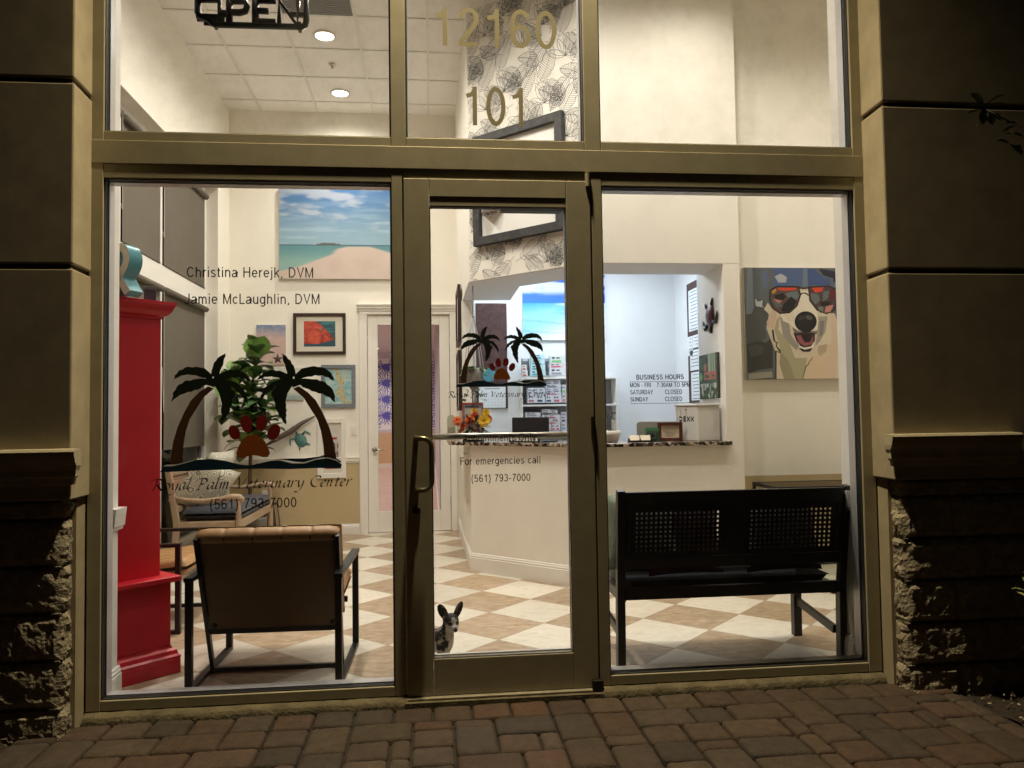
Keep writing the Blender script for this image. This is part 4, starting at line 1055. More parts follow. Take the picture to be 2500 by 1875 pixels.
# hallway seen through the glass door
HW = mat('lilac hallway paint', (0.62, 0.58, 0.66), .7)
t = wall('pale hallway walls seen through the interior glass door', [(.22, .34, BY + .121, 17, 0, 3.0), (-3.6, -3.5, BY + .121, 17, 0, 3.0), (-3.5, .22, 16.5, 16.6, 0, 3.0)], HW, loc=(-1, 9, 0))
mb = MB(); mb.box(-3.49, .21, 16.485, 16.4945, 0, .93); t.add('wainscot', mb, mat('peach hallway panel', (0.66, 0.47, 0.28), .8))
mb = MB(); mould(mb, skirt_prof(.14), (.2195, BY + .14), (.2195, 16.4), (-1, 0)); mb.box(-3.48, .2, 16.47, 16.489, 0, .14); t.add('baseboard', mb, M_WHITE)
mb = MB(); mb.box(-3.6, .34, BY + .121, 17, 3.0, 3.1); t.add('hallway_ceiling', mb, M_WHITE)
mb = MB(); mb.add([(-3.49, 16.497, 1.0), (.21, 16.497, 1.0), (.21, 16.497, 2.84), (-3.49, 16.497, 2.84)], [(0, 1, 2, 3)])
hp = t.add('sunburst_wallpaper', mb, mat('white wallpaper', (.80, .80, .82), .6), recalc=False)
mb = MB(); kk = 0
def star(cx, cz, r, arms):
    global kk
    kk += 1; y_ = 16.4955 - .0004 * (kk % 6)
    for a in range(arms):
        th = 2 * PI * a / arms + .2; pts = []; q = 6
        for s_ in (1, -1):
            for i in (range(q + 1) if s_ > 0 else range(q, -1, -1)):
                f = i / q; r_ = r * (.25 + .75 * f); wv = .12 * math.sin(f * 6 + a); wd = r * .072 * (1 - .5 * f) + (r * .03 if i == q else 0)
                pts.append((cx + r_ * math.cos(th + wv) - s_ * wd * math.sin(th), y_, cz + r_ * math.sin(th + wv) + s_ * wd * math.cos(th)))
        if all(1.01 < p[2] < 2.83 for p in pts): mb.add(pts, [tuple(range(len(pts)))])
    c = [(cx + r * .38 * math.cos(2 * PI * i / 14), y_ - .0002, cz + r * .38 * math.sin(2 * PI * i / 14)) for i in range(14)]
    if all(1.01 < p[2] < 2.83 for p in c): mb.add(c, [tuple(range(14))])
for i in range(7):
    for j in range(5):
        cx = -2.1 + i * .36; cz = 1.15 + j * .42 + (.21 if i % 2 else 0)
        star(cx, cz, .23, 17); star(cx + .18, cz + .21 - (.0 if i % 2 else 0), .09, 8)
t.add('sunburst', mb, flat(92, 88, 175), parent=hp, recalc=False)
for k, y in enumerate((6.6, 9.5, 12.5, 15.3)):
    downlight(-1.2, y, 'round lit downlight in the hallway beyond the glass door', 200, z=3.0, colr=(1, .86, .78), group='hallway downlights', size=140)

# interior glazed door
t = Thing('interior_door', 'white interior door with a tall patterned glass pane', 'door', (-.12, BY, 0))
yd0, yd1 = BY + .012, BY + .052
mb = MB(); mb.box(-.596, -.482, yd0, yd1, .01, 2.503); mb.box(.228, .343, yd0, yd1, .01, 2.503); mb.box(-.4815, .2275, yd0, yd1, .01, .243); mb.box(-.4815, .2275, yd0, yd1, 2.39, 2.503)
t.add('door_frame', mb, M_WHITE, bevel=.004)
gp_ = t.add('door_pane', MB().box(-.4815, .2275, yd0 + .018, yd0 + .022, .2435, 2.3895), M_GLASS)
mb = MB(); mb.smooth = True; mb.lathe([(.028, 0), (.028, -.008), (.012, -.012), (.011, -.05)], (-.526, BY + .012, .953), 16, 'y'); mb.tube([(-.526, BY - .036, .953), (-.47, BY - .04, .951), (-.41, BY - .036, .949)], [.010, .009, .007], 10)
t.add('lever_handle', mb, M_STEEL)
for z in (2.2, 1.25, .35):
    t.add('hinge', MB().tube([(.346, BY + .004, z - .05), (.346, BY + .004, z + .05)], .007, 8), M_STEEL)
# ------------------------------------------------------------ furniture
M_LEATH = mat('tan leather', (0.40, 0.22, 0.085), .45, var=.18, vscale=6, bump=.12, bscale=130)
M_LEATHD = mat('dark brown leather back', (0.15, 0.082, 0.032), .6, var=.12, vscale=4, bump=.1, bscale=200)
M_RED = mat('glossy red lacquer', (0.60, 0.016, 0.032), .38, var=.06, vscale=3)
M_BLACKW = mat('black stained wood', (0.012, 0.010, 0.009), .38, var=.25, vscale=5, stretch=(2, 30, 30), bump=.06, bscale=60)
M_OAK = mat('washed pale wood', (0.38, 0.27, 0.17), .55, var=.15, vscale=5, stretch=(6, 6, 1.2))
M_NAVY = mat('navy cushion fabric', (0.022, 0.026, 0.040), .8, var=.15, vscale=30, bump=.2, bscale=300, sheen=.2)

def pillow(mb, cx, cy, cz, w, h, d, n=14, rot=None, puff=1.0):
    def f(sg):
        def g(u, v):
            a, b = 2 * u - 1, 2 * v - 1
            e = max(0.0, (1 - a ** 4)) ** .5 * max(0.0, (1 - b ** 4)) ** .5
            pin = 1 - .07 * (a * a * (1 - b * b) * 0 + (a * b) ** 2 * -1 + a * a + b * b - 1) * .6
            p = Vector((a * w / 2 * (1 - .05 * (1 - b * b) * abs(a)), sg * d / 2 * e * puff, b * h / 2 * (1 - .05 * (1 - a * a) * abs(b))))
            if rot is not None: p = rot @ p
            return (cx + p.x, cy + p.y, cz + p.z)
        return g
    mb.smooth = True
    mb.grid(f(-1), n, n); mb.grid(f(1), n, n)

def rounded_slab(mb, x0, x1, y0, y1, z0, z1, r, fn=None, nx=24, ny=20):
    """soft cushion: top and bottom grids joined by rounded edges; fn(x,y,z) bends it"""
    def side(sg):
        def g(u, v):
            a, b = 2 * u - 1, 2 * v - 1
            ex = max(0, abs(a) * (x1 - x0) / 2 - ((x1 - x0) / 2 - r)) / r
            ey = max(0, abs(b) * (y1 - y0) / 2 - ((y1 - y0) / 2 - r)) / r
            k = math.sqrt(max(0, 1 - min(1, ex * ex + ey * ey)))
            h = (z1 - z0) / 2
            z = (z0 + z1) / 2 + sg * (h - min(r, h) * (1 - k))
            p = ((x0 + x1) / 2 + a * (x1 - x0) / 2, (y0 + y1) / 2 + b * (y1 - y0) / 2, z)
            return fn(*p) if fn else p
        return g
    def warp(n):  # denser near the rims
        return n
    mb.smooth = True
    mb.grid(side(1), nx, ny); mb.grid(side(-1), nx, ny)

def armchair(name, label, loc, rz):
    t = Thing(name, label, 'armchair', loc, rz, group='tan leather armchairs with black metal frames')
    for s in (-1, 1):
        x = s * .358; f = MB()
        f.box(x - .017, x + .017, -.368, -.336, 0, .534); f.box(x - .017, x + .017, .336, .368, 0, .534)
        f.box(x - .022, x + .022, -.372, .372, .5345, .556); f.box(x - .0168, x + .0168, -.3355, .3355, .0005, .022)
        t.add('side_frame', f, M_BLACKM, bevel=.002)
    f = MB(); f.box(-.3405, .3405, -.052, -.028, .002, .024); t.add('floor_bar', f, M_BLACKM, bevel=.002)
    f = MB(); f.box(-.33, .33, .20, .225, .285, .315); t.add('seat_bar', f, M_BLACKM, bevel=.002)
    yb = lambda z: -.04 - .255 * (z / .735)
    for s in (-1, 1):
        f = MB(); f.bar((s * .333, yb(.0), .0), (s * .345, yb(.735), .735), .020, .032, up=(0, 1, 0)); t.add('back_rail', f, M_BLACKM, bevel=.002)
    f = MB()
    def plate(z0, z1, xa, xb, off, th):
        vs = []
        for z in (z0, z1):
            w = 1 + .035 * (z / .735)
            for x in (xa, xb):
                vs += [(x * w, yb(z) + off, z), (x * w, yb(z) + off + th, z + th * .33)]
        return f.add(vs, [(0, 2, 6, 4), (1, 5, 7, 3), (0, 4, 5, 1), (2, 3, 7, 6), (4, 6, 7, 5), (0, 1, 3, 2)])
    plate(.235, .728, -.320, .320, -.004, .03)
    t.add('back_panel', f, M_LEATHD, bevel=.006)
    f = MB()
    f.bar((-.335, yb(.232), .232), (.335, yb(.232), .232), .022, .026); f.bar((-.343, yb(.728), .728), (.343, yb(.728), .728), .012, .016)
    for s in (-1, 1): f.lathe([(.014, 0), (.014, -.008), (.008, -.011)], (s * .30, yb(.265) - .003, .265), 12, 'y')
    t.add('back_bar', f, M_BLACKM)
    # tufted cushions: upright channels
    ch = lambda x: .008 * abs(math.sin((x + .35) / .70 * PI * 5)) ** .5
    def bend(x, y, z):  # slab in (x, along back, thickness)
        zz = .26 + (y + .02) * 1.0
        th = z + (ch(x) if z > .04 else -.3 * ch(x) * 0)
        if y > .50: th *= 1.0
        return (x * (1 + .035 * zz / .735), yb(zz) + .028 + th, zz + th * .33)
    f = MB(); rounded_slab(f, -.345, .345, 0, .478, 0, .092, .04, bend, 60, 24)
    def roll(u, v):
        a = PI * (1.0 - 1.20 * v); x = -.352 + .704 * u; e = min(1, min(u, 1 - u) * 14) ** .5
        r = (.044 - .005 * max(0, 1 - 12 * abs((u * 5 + .5) % 1 - .5))) * (.6 + .4 * e)
        return (x, yb(.735) + .046 + 1.25 * r * -math.cos(a) * -1 * -1, .732 + r * math.sin(a) * 1.0)
    f.grid(roll, 70, 14)
    t.add('back_cushion', f, M_LEATH)
    def bend2(x, y, z):
        return (x, y, z + .05 * (y + .1) / .5 + (ch(x) if z > .36 else 0))
    f = MB(); rounded_slab(f, -.332, .332, -.08, .40, .30, .40, .04, bend2, 60, 24)
    t.add('seat_cushion', f, M_LEATH)
    return t
arm = armchair('armchair', 'tan leather armchair with a dark brown back turned to the left window', (-.69, .588, 0), R(-1.2))
copy_thing(arm.o, (-1.80, 1.70, 0), R(-90), 'tan leather armchair partly hidden behind the tall red cabinet')

# red cabinet standing across the corner
t = Thing('tall_cabinet', 'tall glossy red cabinet with a crown moulding at the left window', 'cabinet', (-1.199, .586, 0), R(45))
f = MB(); f.box(-.40, .0, -.003, .70, 0, .075); t.add('plinth', f, M_RED, bevel=.004)
f = MB()
prof = [(.0, .0755), (-.002, .088), (.008, .098), (.014, .118), (.030, .128), (.034, .140)]
vs = []; n = len(prof)
for d, z in prof: vs += [(-.3999, d, z), (-d, d, z), (-d, .69, z), (-.3999, .69, z)]
f.add(vs, [(i * 4 + a, i * 4 + (a + 1) % 4, i * 4 + 4 + (a + 1) % 4, i * 4 + 4 + a) for i in range(n - 1) for a in range(4)])
t.add('base_moulding', f, M_RED)
f = MB(); f.box(-.399, -.036, .036, .68, .1405, .474); t.add('lower_body', f, M_RED, bevel=.003)
f = MB(); f.box(-.3995, .004, -.002, .70, .4745, .503); t.add('shelf_ledge', f, M_RED, bevel=.006)
f = MB(); f.box(-.399, -.062, .10, .66, .5035, 1.862); t.add('upper_body', f, M_RED, bevel=.003)
f = MB(); vs = []
prof = [(.10, 1.8625), (.096, 1.875), (.075, 1.885), (.060, 1.905), (.05, 1.93), (.044, 1.938), (.044, 1.955)]; n = len(prof)
for d, z in prof: vs += [(-.399, d, z), (-d + .04, d, z), (-d + .04, .70, z), (-.399, .70, z)]
f.add(vs, [(i * 4 + a, i * 4 + (a + 1) % 4, i * 4 + 4 + (a + 1) % 4, i * 4 + 4 + a) for i in range(n - 1) for a in range(4)] + [((n - 1) * 4, (n - 1) * 4 + 1, (n - 1) * 4 + 2, (n - 1) * 4 + 3)])
t.add('crown_moulding', f, M_RED)

# ampersand ornament and small grey box on the cabinet
t = Thing('ampersand_ornament', 'white and teal ampersand ornament standing on the red cabinet', 'ornament', (-1.435, .45, 1.957), R(0))
path = [(-.105, .075), (-.098, .035), (-.06, .022), (-.025, .045), (.0, .10), (.035, .15), (.045, .195), (.028, .238), (-.01, .252), (-.045, .235), (-.052, .195), (-.035, .15), (.0, .095), (.03, .045), (.055, .012)]
rot = Matrix.Rotation(R(-24), 3, 'Z'); body = MB(); fr_ = MB(); fr2 = MB()
q = []
for i in range(len(path) - 1):
    a, b_, c_, d_ = path[max(i - 1, 0)], path[i], path[i + 1], path[min(i + 2, len(path) - 1)]
    for u in (0, .2, .4, .6, .8): q.append(tuple(.5 * (2 * b_[j] + (c_[j] - a[j]) * u + (2 * a[j] - 5 * b_[j] + 4 * c_[j] - d_[j]) * u * u + (3 * b_[j] - a[j] - 3 * c_[j] + d_[j]) * u ** 3) for j in (0, 1)))
q.append(path[-1]); rib = MB()
pen(rib, q, .040, lambda v, k: (v[0], v[1], 0))
V = rib.v
fr_.add([tuple(rot @ Vector((v[0], -.045, v[1] + .004))) for v in V], rib.f); fr_.add([tuple(rot @ Vector((v[0], .045, v[1] + .004))) for v in V], rib.f)
n_ = len(V) // 2
body.smooth = True
for sd in (0, 1):
    vs = []
    for i in range(n_):
        v = V[2 * i + sd]; vs += [tuple(rot @ Vector((v[0], -.0445, v[1] + .004))), tuple(rot @ Vector((v[0], .0445, v[1] + .004)))]
    body.add(vs, [(2 * i, 2 * i + 1, 2 * i + 3, 2 * i + 2) for i in range(n_ - 1)])
body.add([tuple(rot @ Vector((V[k][0], y_, V[k][1] + .004))) for k in (0, 1, -2, -1) for y_ in (-.0445, .0445)], [(0, 1, 3, 2), (4, 5, 7, 6)])
t.add('side_band', body, mat('teal enamel', (0.075, 0.27, 0.32), .3, .2), local=True); t.add('face_plate', fr_, mat('white washed face', (0.66, 0.63, 0.57), .6, var=.12, vscale=30), local=True)
t = Thing('gift_box', 'small blue grey box on the red cabinet beside the ampersand', 'box', (-1.36, .58, 1.957), R(20))
f = MB(); f.box(-.03, .03, -.03, .03, 0, .055); t.add('box_body', f, flat(86, 96, 108), local=True, bevel=.002)
f = MB(); f.box(-.033, .033, -.033, .033, .0555, .075); t.add('lid', f, flat(110, 118, 124), local=True, bevel=.002)

# black bench by the right window
t = Thing('black_bench', 'black wooden bench with perforated back panels by the right window', 'bench', (1.69, .49, 0))
yl = lambda z: .25 - .075 * max(0, (z - .40)) / .5
for x0, x1 in ((1.085, 1.078), (2.282, 2.290)):
    f = MB(); f.bar((x0, .262, 0), (x0, .248, .42), .042, .05, up=(0, 1, 0)); f.bar((x0, .248, .40), (x1, yl(.93), .932), .042, .045, up=(0, 1, 0)); t.add('rear_leg', f, M_BLACKW, bevel=.004)
for x0 in (1.105, 2.262):
    f = MB(); f.bar((x0, .735, 0), (x0, .732, .385), .048, .048, up=(0, 1, 0)); t.add('front_leg', f, M_BLACKW, bevel=.004)
    f = MB(); f.bar((x0, .29, .155), (x0, .708, .205), .022, .045); t.add('side_stretcher', f, M_BLACKW, bevel=.003)
    f = MB(); f.box(x0 - .018, x0 + .018, .275, .709, .345, .402); t.add('side_rail', f, M_BLACKW, bevel=.003)
    f = MB(); f.lathe([(.012, 0), (.014, .004)], (x0, .735, -.0005), 10); t.add('foot_pad', f, M_WHITE)
f = MB(); f.box(1.107, 2.260, .236, .262, .362, .424); t.add('rear_rail', f, M_BLACKW, bevel=.003)
f = MB(); f.box(1.107, 2.260, .715, .745, .345, .402); t.add('front_rail', f, M_BLACKW, bevel=.003)
f = MB(); f.box(1.1265, 2.2405, .2625, .7145, .385, .400); t.add('seat', f, M_BLACKW, bevel=.003)
def slat(za, zb, th, xa=1.100, xb=2.267, off=0):
    f = MB(); ya, y2 = yl(za) + off, yl(zb) + off
    f.add([(xa, ya - th / 2, za), (xb, ya - th / 2, za), (xb, ya + th / 2, za), (xa, ya + th / 2, za), (xa, y2 - th / 2, zb), (xb, y2 - th / 2, zb), (xb, y2 + th / 2, zb), (xa, y2 + th / 2, zb)],
          [(0, 3, 2, 1), (4, 5, 6, 7), (0, 1, 5, 4), (1, 2, 6, 5), (2, 3, 7, 6), (3, 0, 4, 7)])
    return f
t.add('top_rail', slat(.846, .922, .026), M_BLACKW, bevel=.004)
t.add('lower_rail', slat(.524, .580, .026), M_BLACKW, bevel=.004)
for xa, xb in ((1.1005, 1.128), (1.632, 1.735), (2.240, 2.2665)): t.add('back_post', slat(.5805, .8455, .024, xa, xb), M_BLACKW, bevel=.003)
def perforated(xa, xb, za, zb):
    f = MB(); nx, nz = 20, 11; px, pz = (xb - xa) / nx, (zb - za) / nz; th = .005; r = .0066
    bord = 1
    for i in range(nx):
        for j in range(nz):
            x0, z0 = xa + i * px, za + j * pz
            cx, cz = x0 + px / 2, z0 + pz / 2
            Y = lambda z: yl(z)
            if i < 1 or i >= nx - 1 or j < 1 or j >= nz - 1:
                f.add([(x0, Y(z0), z0), (x0 + px, Y(z0), z0), (x0 + px, Y(z0 + pz), z0 + pz), (x0, Y(z0 + pz), z0 + pz)], [(0, 1, 2, 3)]); continue
            sq = [(-1, -1), (0, -1), (1, -1), (1, 0), (1, 1), (0, 1), (-1, 1), (-1, 0)]
            vs = [(cx + a * px / 2, Y(cz + b * pz / 2), cz + b * pz / 2) for a, b in sq]
            for a, b in sq:
                L = math.hypot(a, b); q = (cx + a / L * r, cz + b / L * r); vs.append((q[0], Y(q[1]), q[1]))
            for v in vs[8:16]: vs.append((v[0], v[1] + th, v[2]))
            f.add(vs, [(k, (k + 1) % 8, 8 + (k + 1) % 8, 8 + k) for k in range(8)] + [(8 + k, 8 + (k + 1) % 8, 16 + (k + 1) % 8, 16 + k) for k in range(8)])
    f.add([(xa, yl(za) + th, za), (xb, yl(za) + th, za), (xb, yl(za) + th, za + .001)], [(0, 1, 2)])
    return f
for xa, xb in ((1.1283, 1.6318), (1.7353, 2.2397)): t.add('perforated_panel', perforated(xa, xb, .5803, .8457), M_BLACKW)
# things on the bench
f = MB(); f.smooth = True; rounded_slab(f, 1.13, 2.235, .272, .715, .4015, .552, .05)
single('seat_cushion', 'black box cushion lying on the seat of the black bench', 'cushion', f, mat('black cushion fabric', (0.008, 0.008, 0.009), .85), (1.68, .5, .4))
def throw(label, cx, cy, cz, w, m, tilt=-14, rz=0, d=.13):
    f = MB(); rot = Matrix.Rotation(R(rz), 3, 'Z') @ Matrix.Rotation(R(tilt), 3, 'X')
    pillow(f, cx, cy, cz, w, w, d, rot=rot)
    return single('throw_pillow', label, 'pillow', f, m, (cx, cy, cz - w / 2))
mgreen = mat('green leaf print fabric', (0.13, 0.19, 0.12), .85, col2=(0.50, 0.54, 0.44), vscale=9, stretch=(1, 1, .35))
throw('green and white leaf print pillow at the left end of the black bench', 1.225, .335, .70, .40, mgreen, rz=-4)
throw('dark pillow behind the left perforated panel of the black bench', 1.45, .345, .675, .42, mat('dark red pillow fabric', (.05, .012, .014), .85), rz=5)
throw('dark pillow behind the right perforated panel of the black bench', 1.99, .345, .68, .43, mat('charcoal pillow fabric', (.02, .022, .022), .85), rz=3)
f = MB(); pillow(f, 1.13, .55, .52, .22, .20, .09, rot=Matrix.Rotation(R(80), 3, 'Z'))
single('throw_pillow', 'small grey patterned pillow low at the left arm of the black bench', 'pillow', f, mat('grey leaf print fabric', (.06, .08, .085), .85, col2=(.42, .46, .45), vscale=16), (1.13, .55, .41))

# glass console behind the bench
t = Thing('console_table', 'dark metal console table with a glass top behind the black bench', 'table', (3.1, 2.05, 0))
x0, x1, y0, y1, zt = 2.665, 3.62, 1.80, 2.27, .765
f = MB(); w = .022
for y in (y0, y1 - w): f.box(x0, x1, y, y + w, zt - .028, zt)
for x in (x0, x1 - w): f.box(x, x + w, y0 + w + .0005, y1 - w - .0005, zt - .0275, zt - .0005)
t.add('top_frame', f, M_BLACKM)
t.add('glass_top', MB().box(x0 + w, x1 - w, y0 + w, y1 - w, zt - .010, zt - .002), glass_mat('clear table glass', (.80, .88, .84)))
for x in (x0, x1 - w):
    for y in (y0, y1 - w): t.add('leg', MB().box(x + .0005, x + w - .0005, y + .0005, y + w - .0005, 0, zt - .0285), M_BLACKM)
f = MB()
for y in (y0 + .001, y1 - w): f.box(x0 + w, x1 - w, y, y + w - .002, .19, .21)
t.add('lower_rail', f, M_BLACKM)

# pale wooden settee against the shaded windows, seat facing right
t = Thing('wooden_settee', 'pale wooden settee with curved arms by the shaded windows', 'settee', (-1.8, 3.8, 0))
xb_, xf = -2.06, -1.52
for y in (3.16, 4.47):
    f = MB(); f.bar((xb_, y, 0), (xb_ + .035, y, .45), .05, .05, up=(1, 0, 0)); f.bar((xb_ + .035, y, .44), (xb_ - .045, y, .94), .045, .05, up=(1, 0, 0)); t.add('back_post', f, M_OAK, bevel=.006)
    f = MB(); f.smooth = True
    f.lathe([(.026, 0), (.030, .18), (.031, .455), (.031, .457), (.020, .475), (.027, .49), (.018, .505), (.025, .52), (.019, .54), (.022, .60), (.026, .628)], (xf, y, 0), 14); t.add('front_post', f, M_OAK)
    f = MB(); f.smooth = True
    pts = [(xb_ - .0, y, .665), (xb_ + .10, y, .645), (xb_ + .25, y, .632), (xb_ + .40, y, .645), (xf - .06, y, .660), (xf + .01, y, .655), (xf + .035, y, .635), (xf + .03, y, .610)]
    f.tube(pts, [.017, .018, .02, .024, .030, .030, .024, .014], 10); t.add('arm', f, M_OAK)
    f = MB(); f.box(xb_ + .045, xf - .028, y - .014, y + .014, .385, .455); t.add('side_rail', f, M_OAK, bevel=.004)
f = MB(); f.box(xf - .014, xf + .014, 3.195, 4.435, .385, .455); t.add('front_rail', f, M_OAK, bevel=.004)
f = MB(); f.box(xb_ + .03, xf - .015, 3.175, 4.455, .44, .456); t.add('seat', f, M_OAK)
f = MB(); f.bar((xb_ - .03, 3.187, .88), (xb_ - .03, 4.443, .88), .03, .07, up=(0, 0, 1)); f.bar((xb_ + .015, 3.187, .56), (xb_ + .015, 4.443, .56), .03, .05, up=(0, 0, 1)); t.add('back_rail', f, M_OAK, bevel=.004)
f = MB()
for k in range(11): f.bar((xb_ + .002 - k * .0033 - .003, 3.19, .60 + k * .0245), (xb_ + .002 - k * .0033 - .003, 4.44, .60 + k * .0245), .012, .021)
t.add('woven_back', f, mat('rose rattan weave', (0.40, 0.24, 0.16), .7, var=.25, vscale=40, stretch=(1, 8, 1)))
f = MB(); rounded_slab(f, xb_ + .06, xf + .015, 3.20, 4.43, .4565, .565, .045)
single('seat_cushion', 'navy cushion lying on the pale wooden settee', 'cushion', f, M_NAVY, (-1.8, 3.8, .456))
def scallop():
    m, nt, b = nodes_of('cream scallop print')
    tc = nt.nodes.new('ShaderNodeTexCoord'); v = nt.nodes.new('ShaderNodeTexVoronoi'); v.inputs['Scale'].default_value = 9; v.inputs['Randomness'].default_value = .15
    nt.links.new(tc.outputs['Object'], v.inputs['Vector'])
    w = nt.nodes.new('ShaderNodeMath'); w.operation = 'SINE'; mu = nt.nodes.new('ShaderNodeMath'); mu.operation = 'MULTIPLY'; mu.inputs[1].default_value = 55
    nt.links.new(v.outputs['Distance'], mu.inputs[0]); nt.links.new(mu.outputs[0], w.inputs[0])
    rp = nt.nodes.new('ShaderNodeValToRGB'); rp.color_ramp.elements[0].position = .0; rp.color_ramp.elements[0].color = (.66, .63, .52, 1); rp.color_ramp.elements[1].position = .95; rp.color_ramp.elements[1].color = (.20, .22, .18, 1)
    nt.links.new(w.outputs[0], rp.inputs['Fac']); nt.links.new(rp.outputs['Color'], b.inputs['Base Color']); b.inputs['Roughness'].default_value = .9
    return m
MSC = scallop()
def thr2(label, c, w, rot, d=.14):
    f = MB(); pillow(f, *c, w, w, d, rot=rot); single('throw_pillow', label, 'pillow', f, MSC, (c[0], c[1], c[2] - w / 2))
thr2('cream scallop print pillow tilted at the near end of the settee', (-1.86, 3.40, .735), .46, Matrix.Rotation(R(38), 3, 'Z') @ Matrix.Rotation(R(26), 3, 'X') @ Matrix.Rotation(R(24), 3, 'Y'))
thr2('cream scallop print pillow upright against the settee back', (-1.90, 3.86, .80), .48, Matrix.Rotation(R(78), 3, 'Z') @ Matrix.Rotation(R(18), 3, 'X'))

# wicker basket
t = Thing('wicker_basket', 'dark wicker magazine basket on the floor beside the settee', 'basket', (-1.62, 4.86, 0))
f = MB()
for k in range(22): 
    z = .03 + k * .017; w = .085 + .0022 * (22 - k)
    ring = [(-1.62 + w * a, 4.86 + .11 * b, z) for a, b in ((-1, -1), (1, -1), (1, 1), (-1, 1), (-1, -1))]
    f.tube(ring, .006, 5)
t.add('woven_body', f, mat('brown wicker', (.10, .055, .028), .7, var=.4, vscale=50))
f = MB()
for a in (-1, -.33, .33, 1):
    for b in (-1, 1):
        f.tube([(-1.62 + .137 * a, 4.86 + .118 * b, 0), (-1.62 + .09 * a, 4.86 + .115 * b, .41)], .006, 6)
for b in (-.5, .5):
    for a in (-1, 1): f.tube([(-1.62 + .14 * a, 4.86 + .11 * b, 0), (-1.62 + .094 * a, 4.86 + .11 * b, .41)], .006, 6)
t.add('stake', f, mat('pale cane', (.42, .32, .20), .6))
f = MB(); f.box(-1.70, -1.54, 4.80, 4.93, .30, .425); single('magazine', 'dark covered magazines standing in the wicker basket', 'magazines', f, flat(52, 42, 36), (-1.62, 4.86, .3), bevel=.003)
# ------------------------------------------------------------ pictures
def canvas_mat(name='painted print', rough=.55):
    if name in MATS: return MATS[name]
    m, nt, b = nodes_of(name)
    a = nt.nodes.new('ShaderNodeVertexColor'); a.layer_name = 'paint'
    nt.links.new(a.outputs['Color'], b.inputs['Base Color']); b.inputs['Roughness'].default_value = rough
    return m
def print_grid(fn, x0, x1, z0, z1, y, nx, nz):
    mb = MB(); mb.grid(lambda u, v: (x0 + (x1 - x0) * u, y, z0 + (z1 - z0) * v), nx, nz)
    cols = []
    for j in range(nz + 1):
        for i in range(nx + 1): cols += [*fn(i / nx, j / nz), 1.0]
    return mb, cols
def set_paint(o, cols):
    ca = o.data.color_attributes.new('paint', 'FLOAT_COLOR', 'POINT'); ca.data.foreach_set('color', cols)
def mixc(a, b, t):
    t = max(0, min(1, t)); return tuple(a[i] * (1 - t) + b[i] * t for i in range(3))
def ns(x, y, s=0.0, o=4):
    v = 0; a = .5
    for k in range(o):
        v += a * mnoise.noise(Vector((x, y, s + k * 7))); x *= 2; y *= 2; a *= .5
    return v
def ss(a, b, x):
    t = max(0, min(1, (x - a) / (b - a))); return t * t * (3 - 2 * t)

def canvas(name, label, fn, x0, x1, z0, z1, y, depth, nx, nz, edge=(.6, .58, .54)):
    t = Thing(name, label, 'picture', ((x0 + x1) / 2, y, z0))
    t.add('stretcher', MB().box(x0, x1, y - depth, y - .001, z0, z1), mat('canvas edge %g' % edge[0], edge, .8), bevel=.002)
    mb, c = print_grid(fn, x0 + .001, x1 - .001, z0 + .001, z1 - .001, y - depth - .0006, nx, nz)
    o = t.add('print', mb, canvas_mat(), recalc=False); set_paint(o, c)
    return t
def framed(name, label, fn, x0, x1, z0, z1, y, fw, matw, fm, nx, nz, depth=.03, thing_cat='picture'):
    t = Thing(name, label, thing_cat, ((x0 + x1) / 2, y, z0))
    mb = MB(); d = depth
    mb.box(x0, x0 + fw, y - d, y - .001, z0, z1); mb.box(x1 - fw, x1, y - d, y - .001, z0, z1)
    mb.box(x0 + fw, x1 - fw, y - d + .0003, y - .0012, z0, z0 + fw); mb.box(x0 + fw, x1 - fw, y - d + .0003, y - .0012, z1 - fw, z1)
    t.add('frame', mb, fm, bevel=.003)
    if matw:
        t.add('mat_board', MB().box(x0 + fw, x1 - fw, y - .012, y - .002, z0 + fw, z1 - fw), mat('cream mat board', (.66, .62, .53), .8))
    a = fw + (matw[0] if matw else 0); b_ = fw + (matw[1] if matw else 0)
    mb, c = print_grid(fn, x0 + a, x1 - a, z0 + b_, z1 - b_, y - .0135, nx, nz)
    o = t.add('print', mb, canvas_mat(), recalc=False); set_paint(o, c)
    return t
S = lambda r, g, b: rgb(r, g, b)
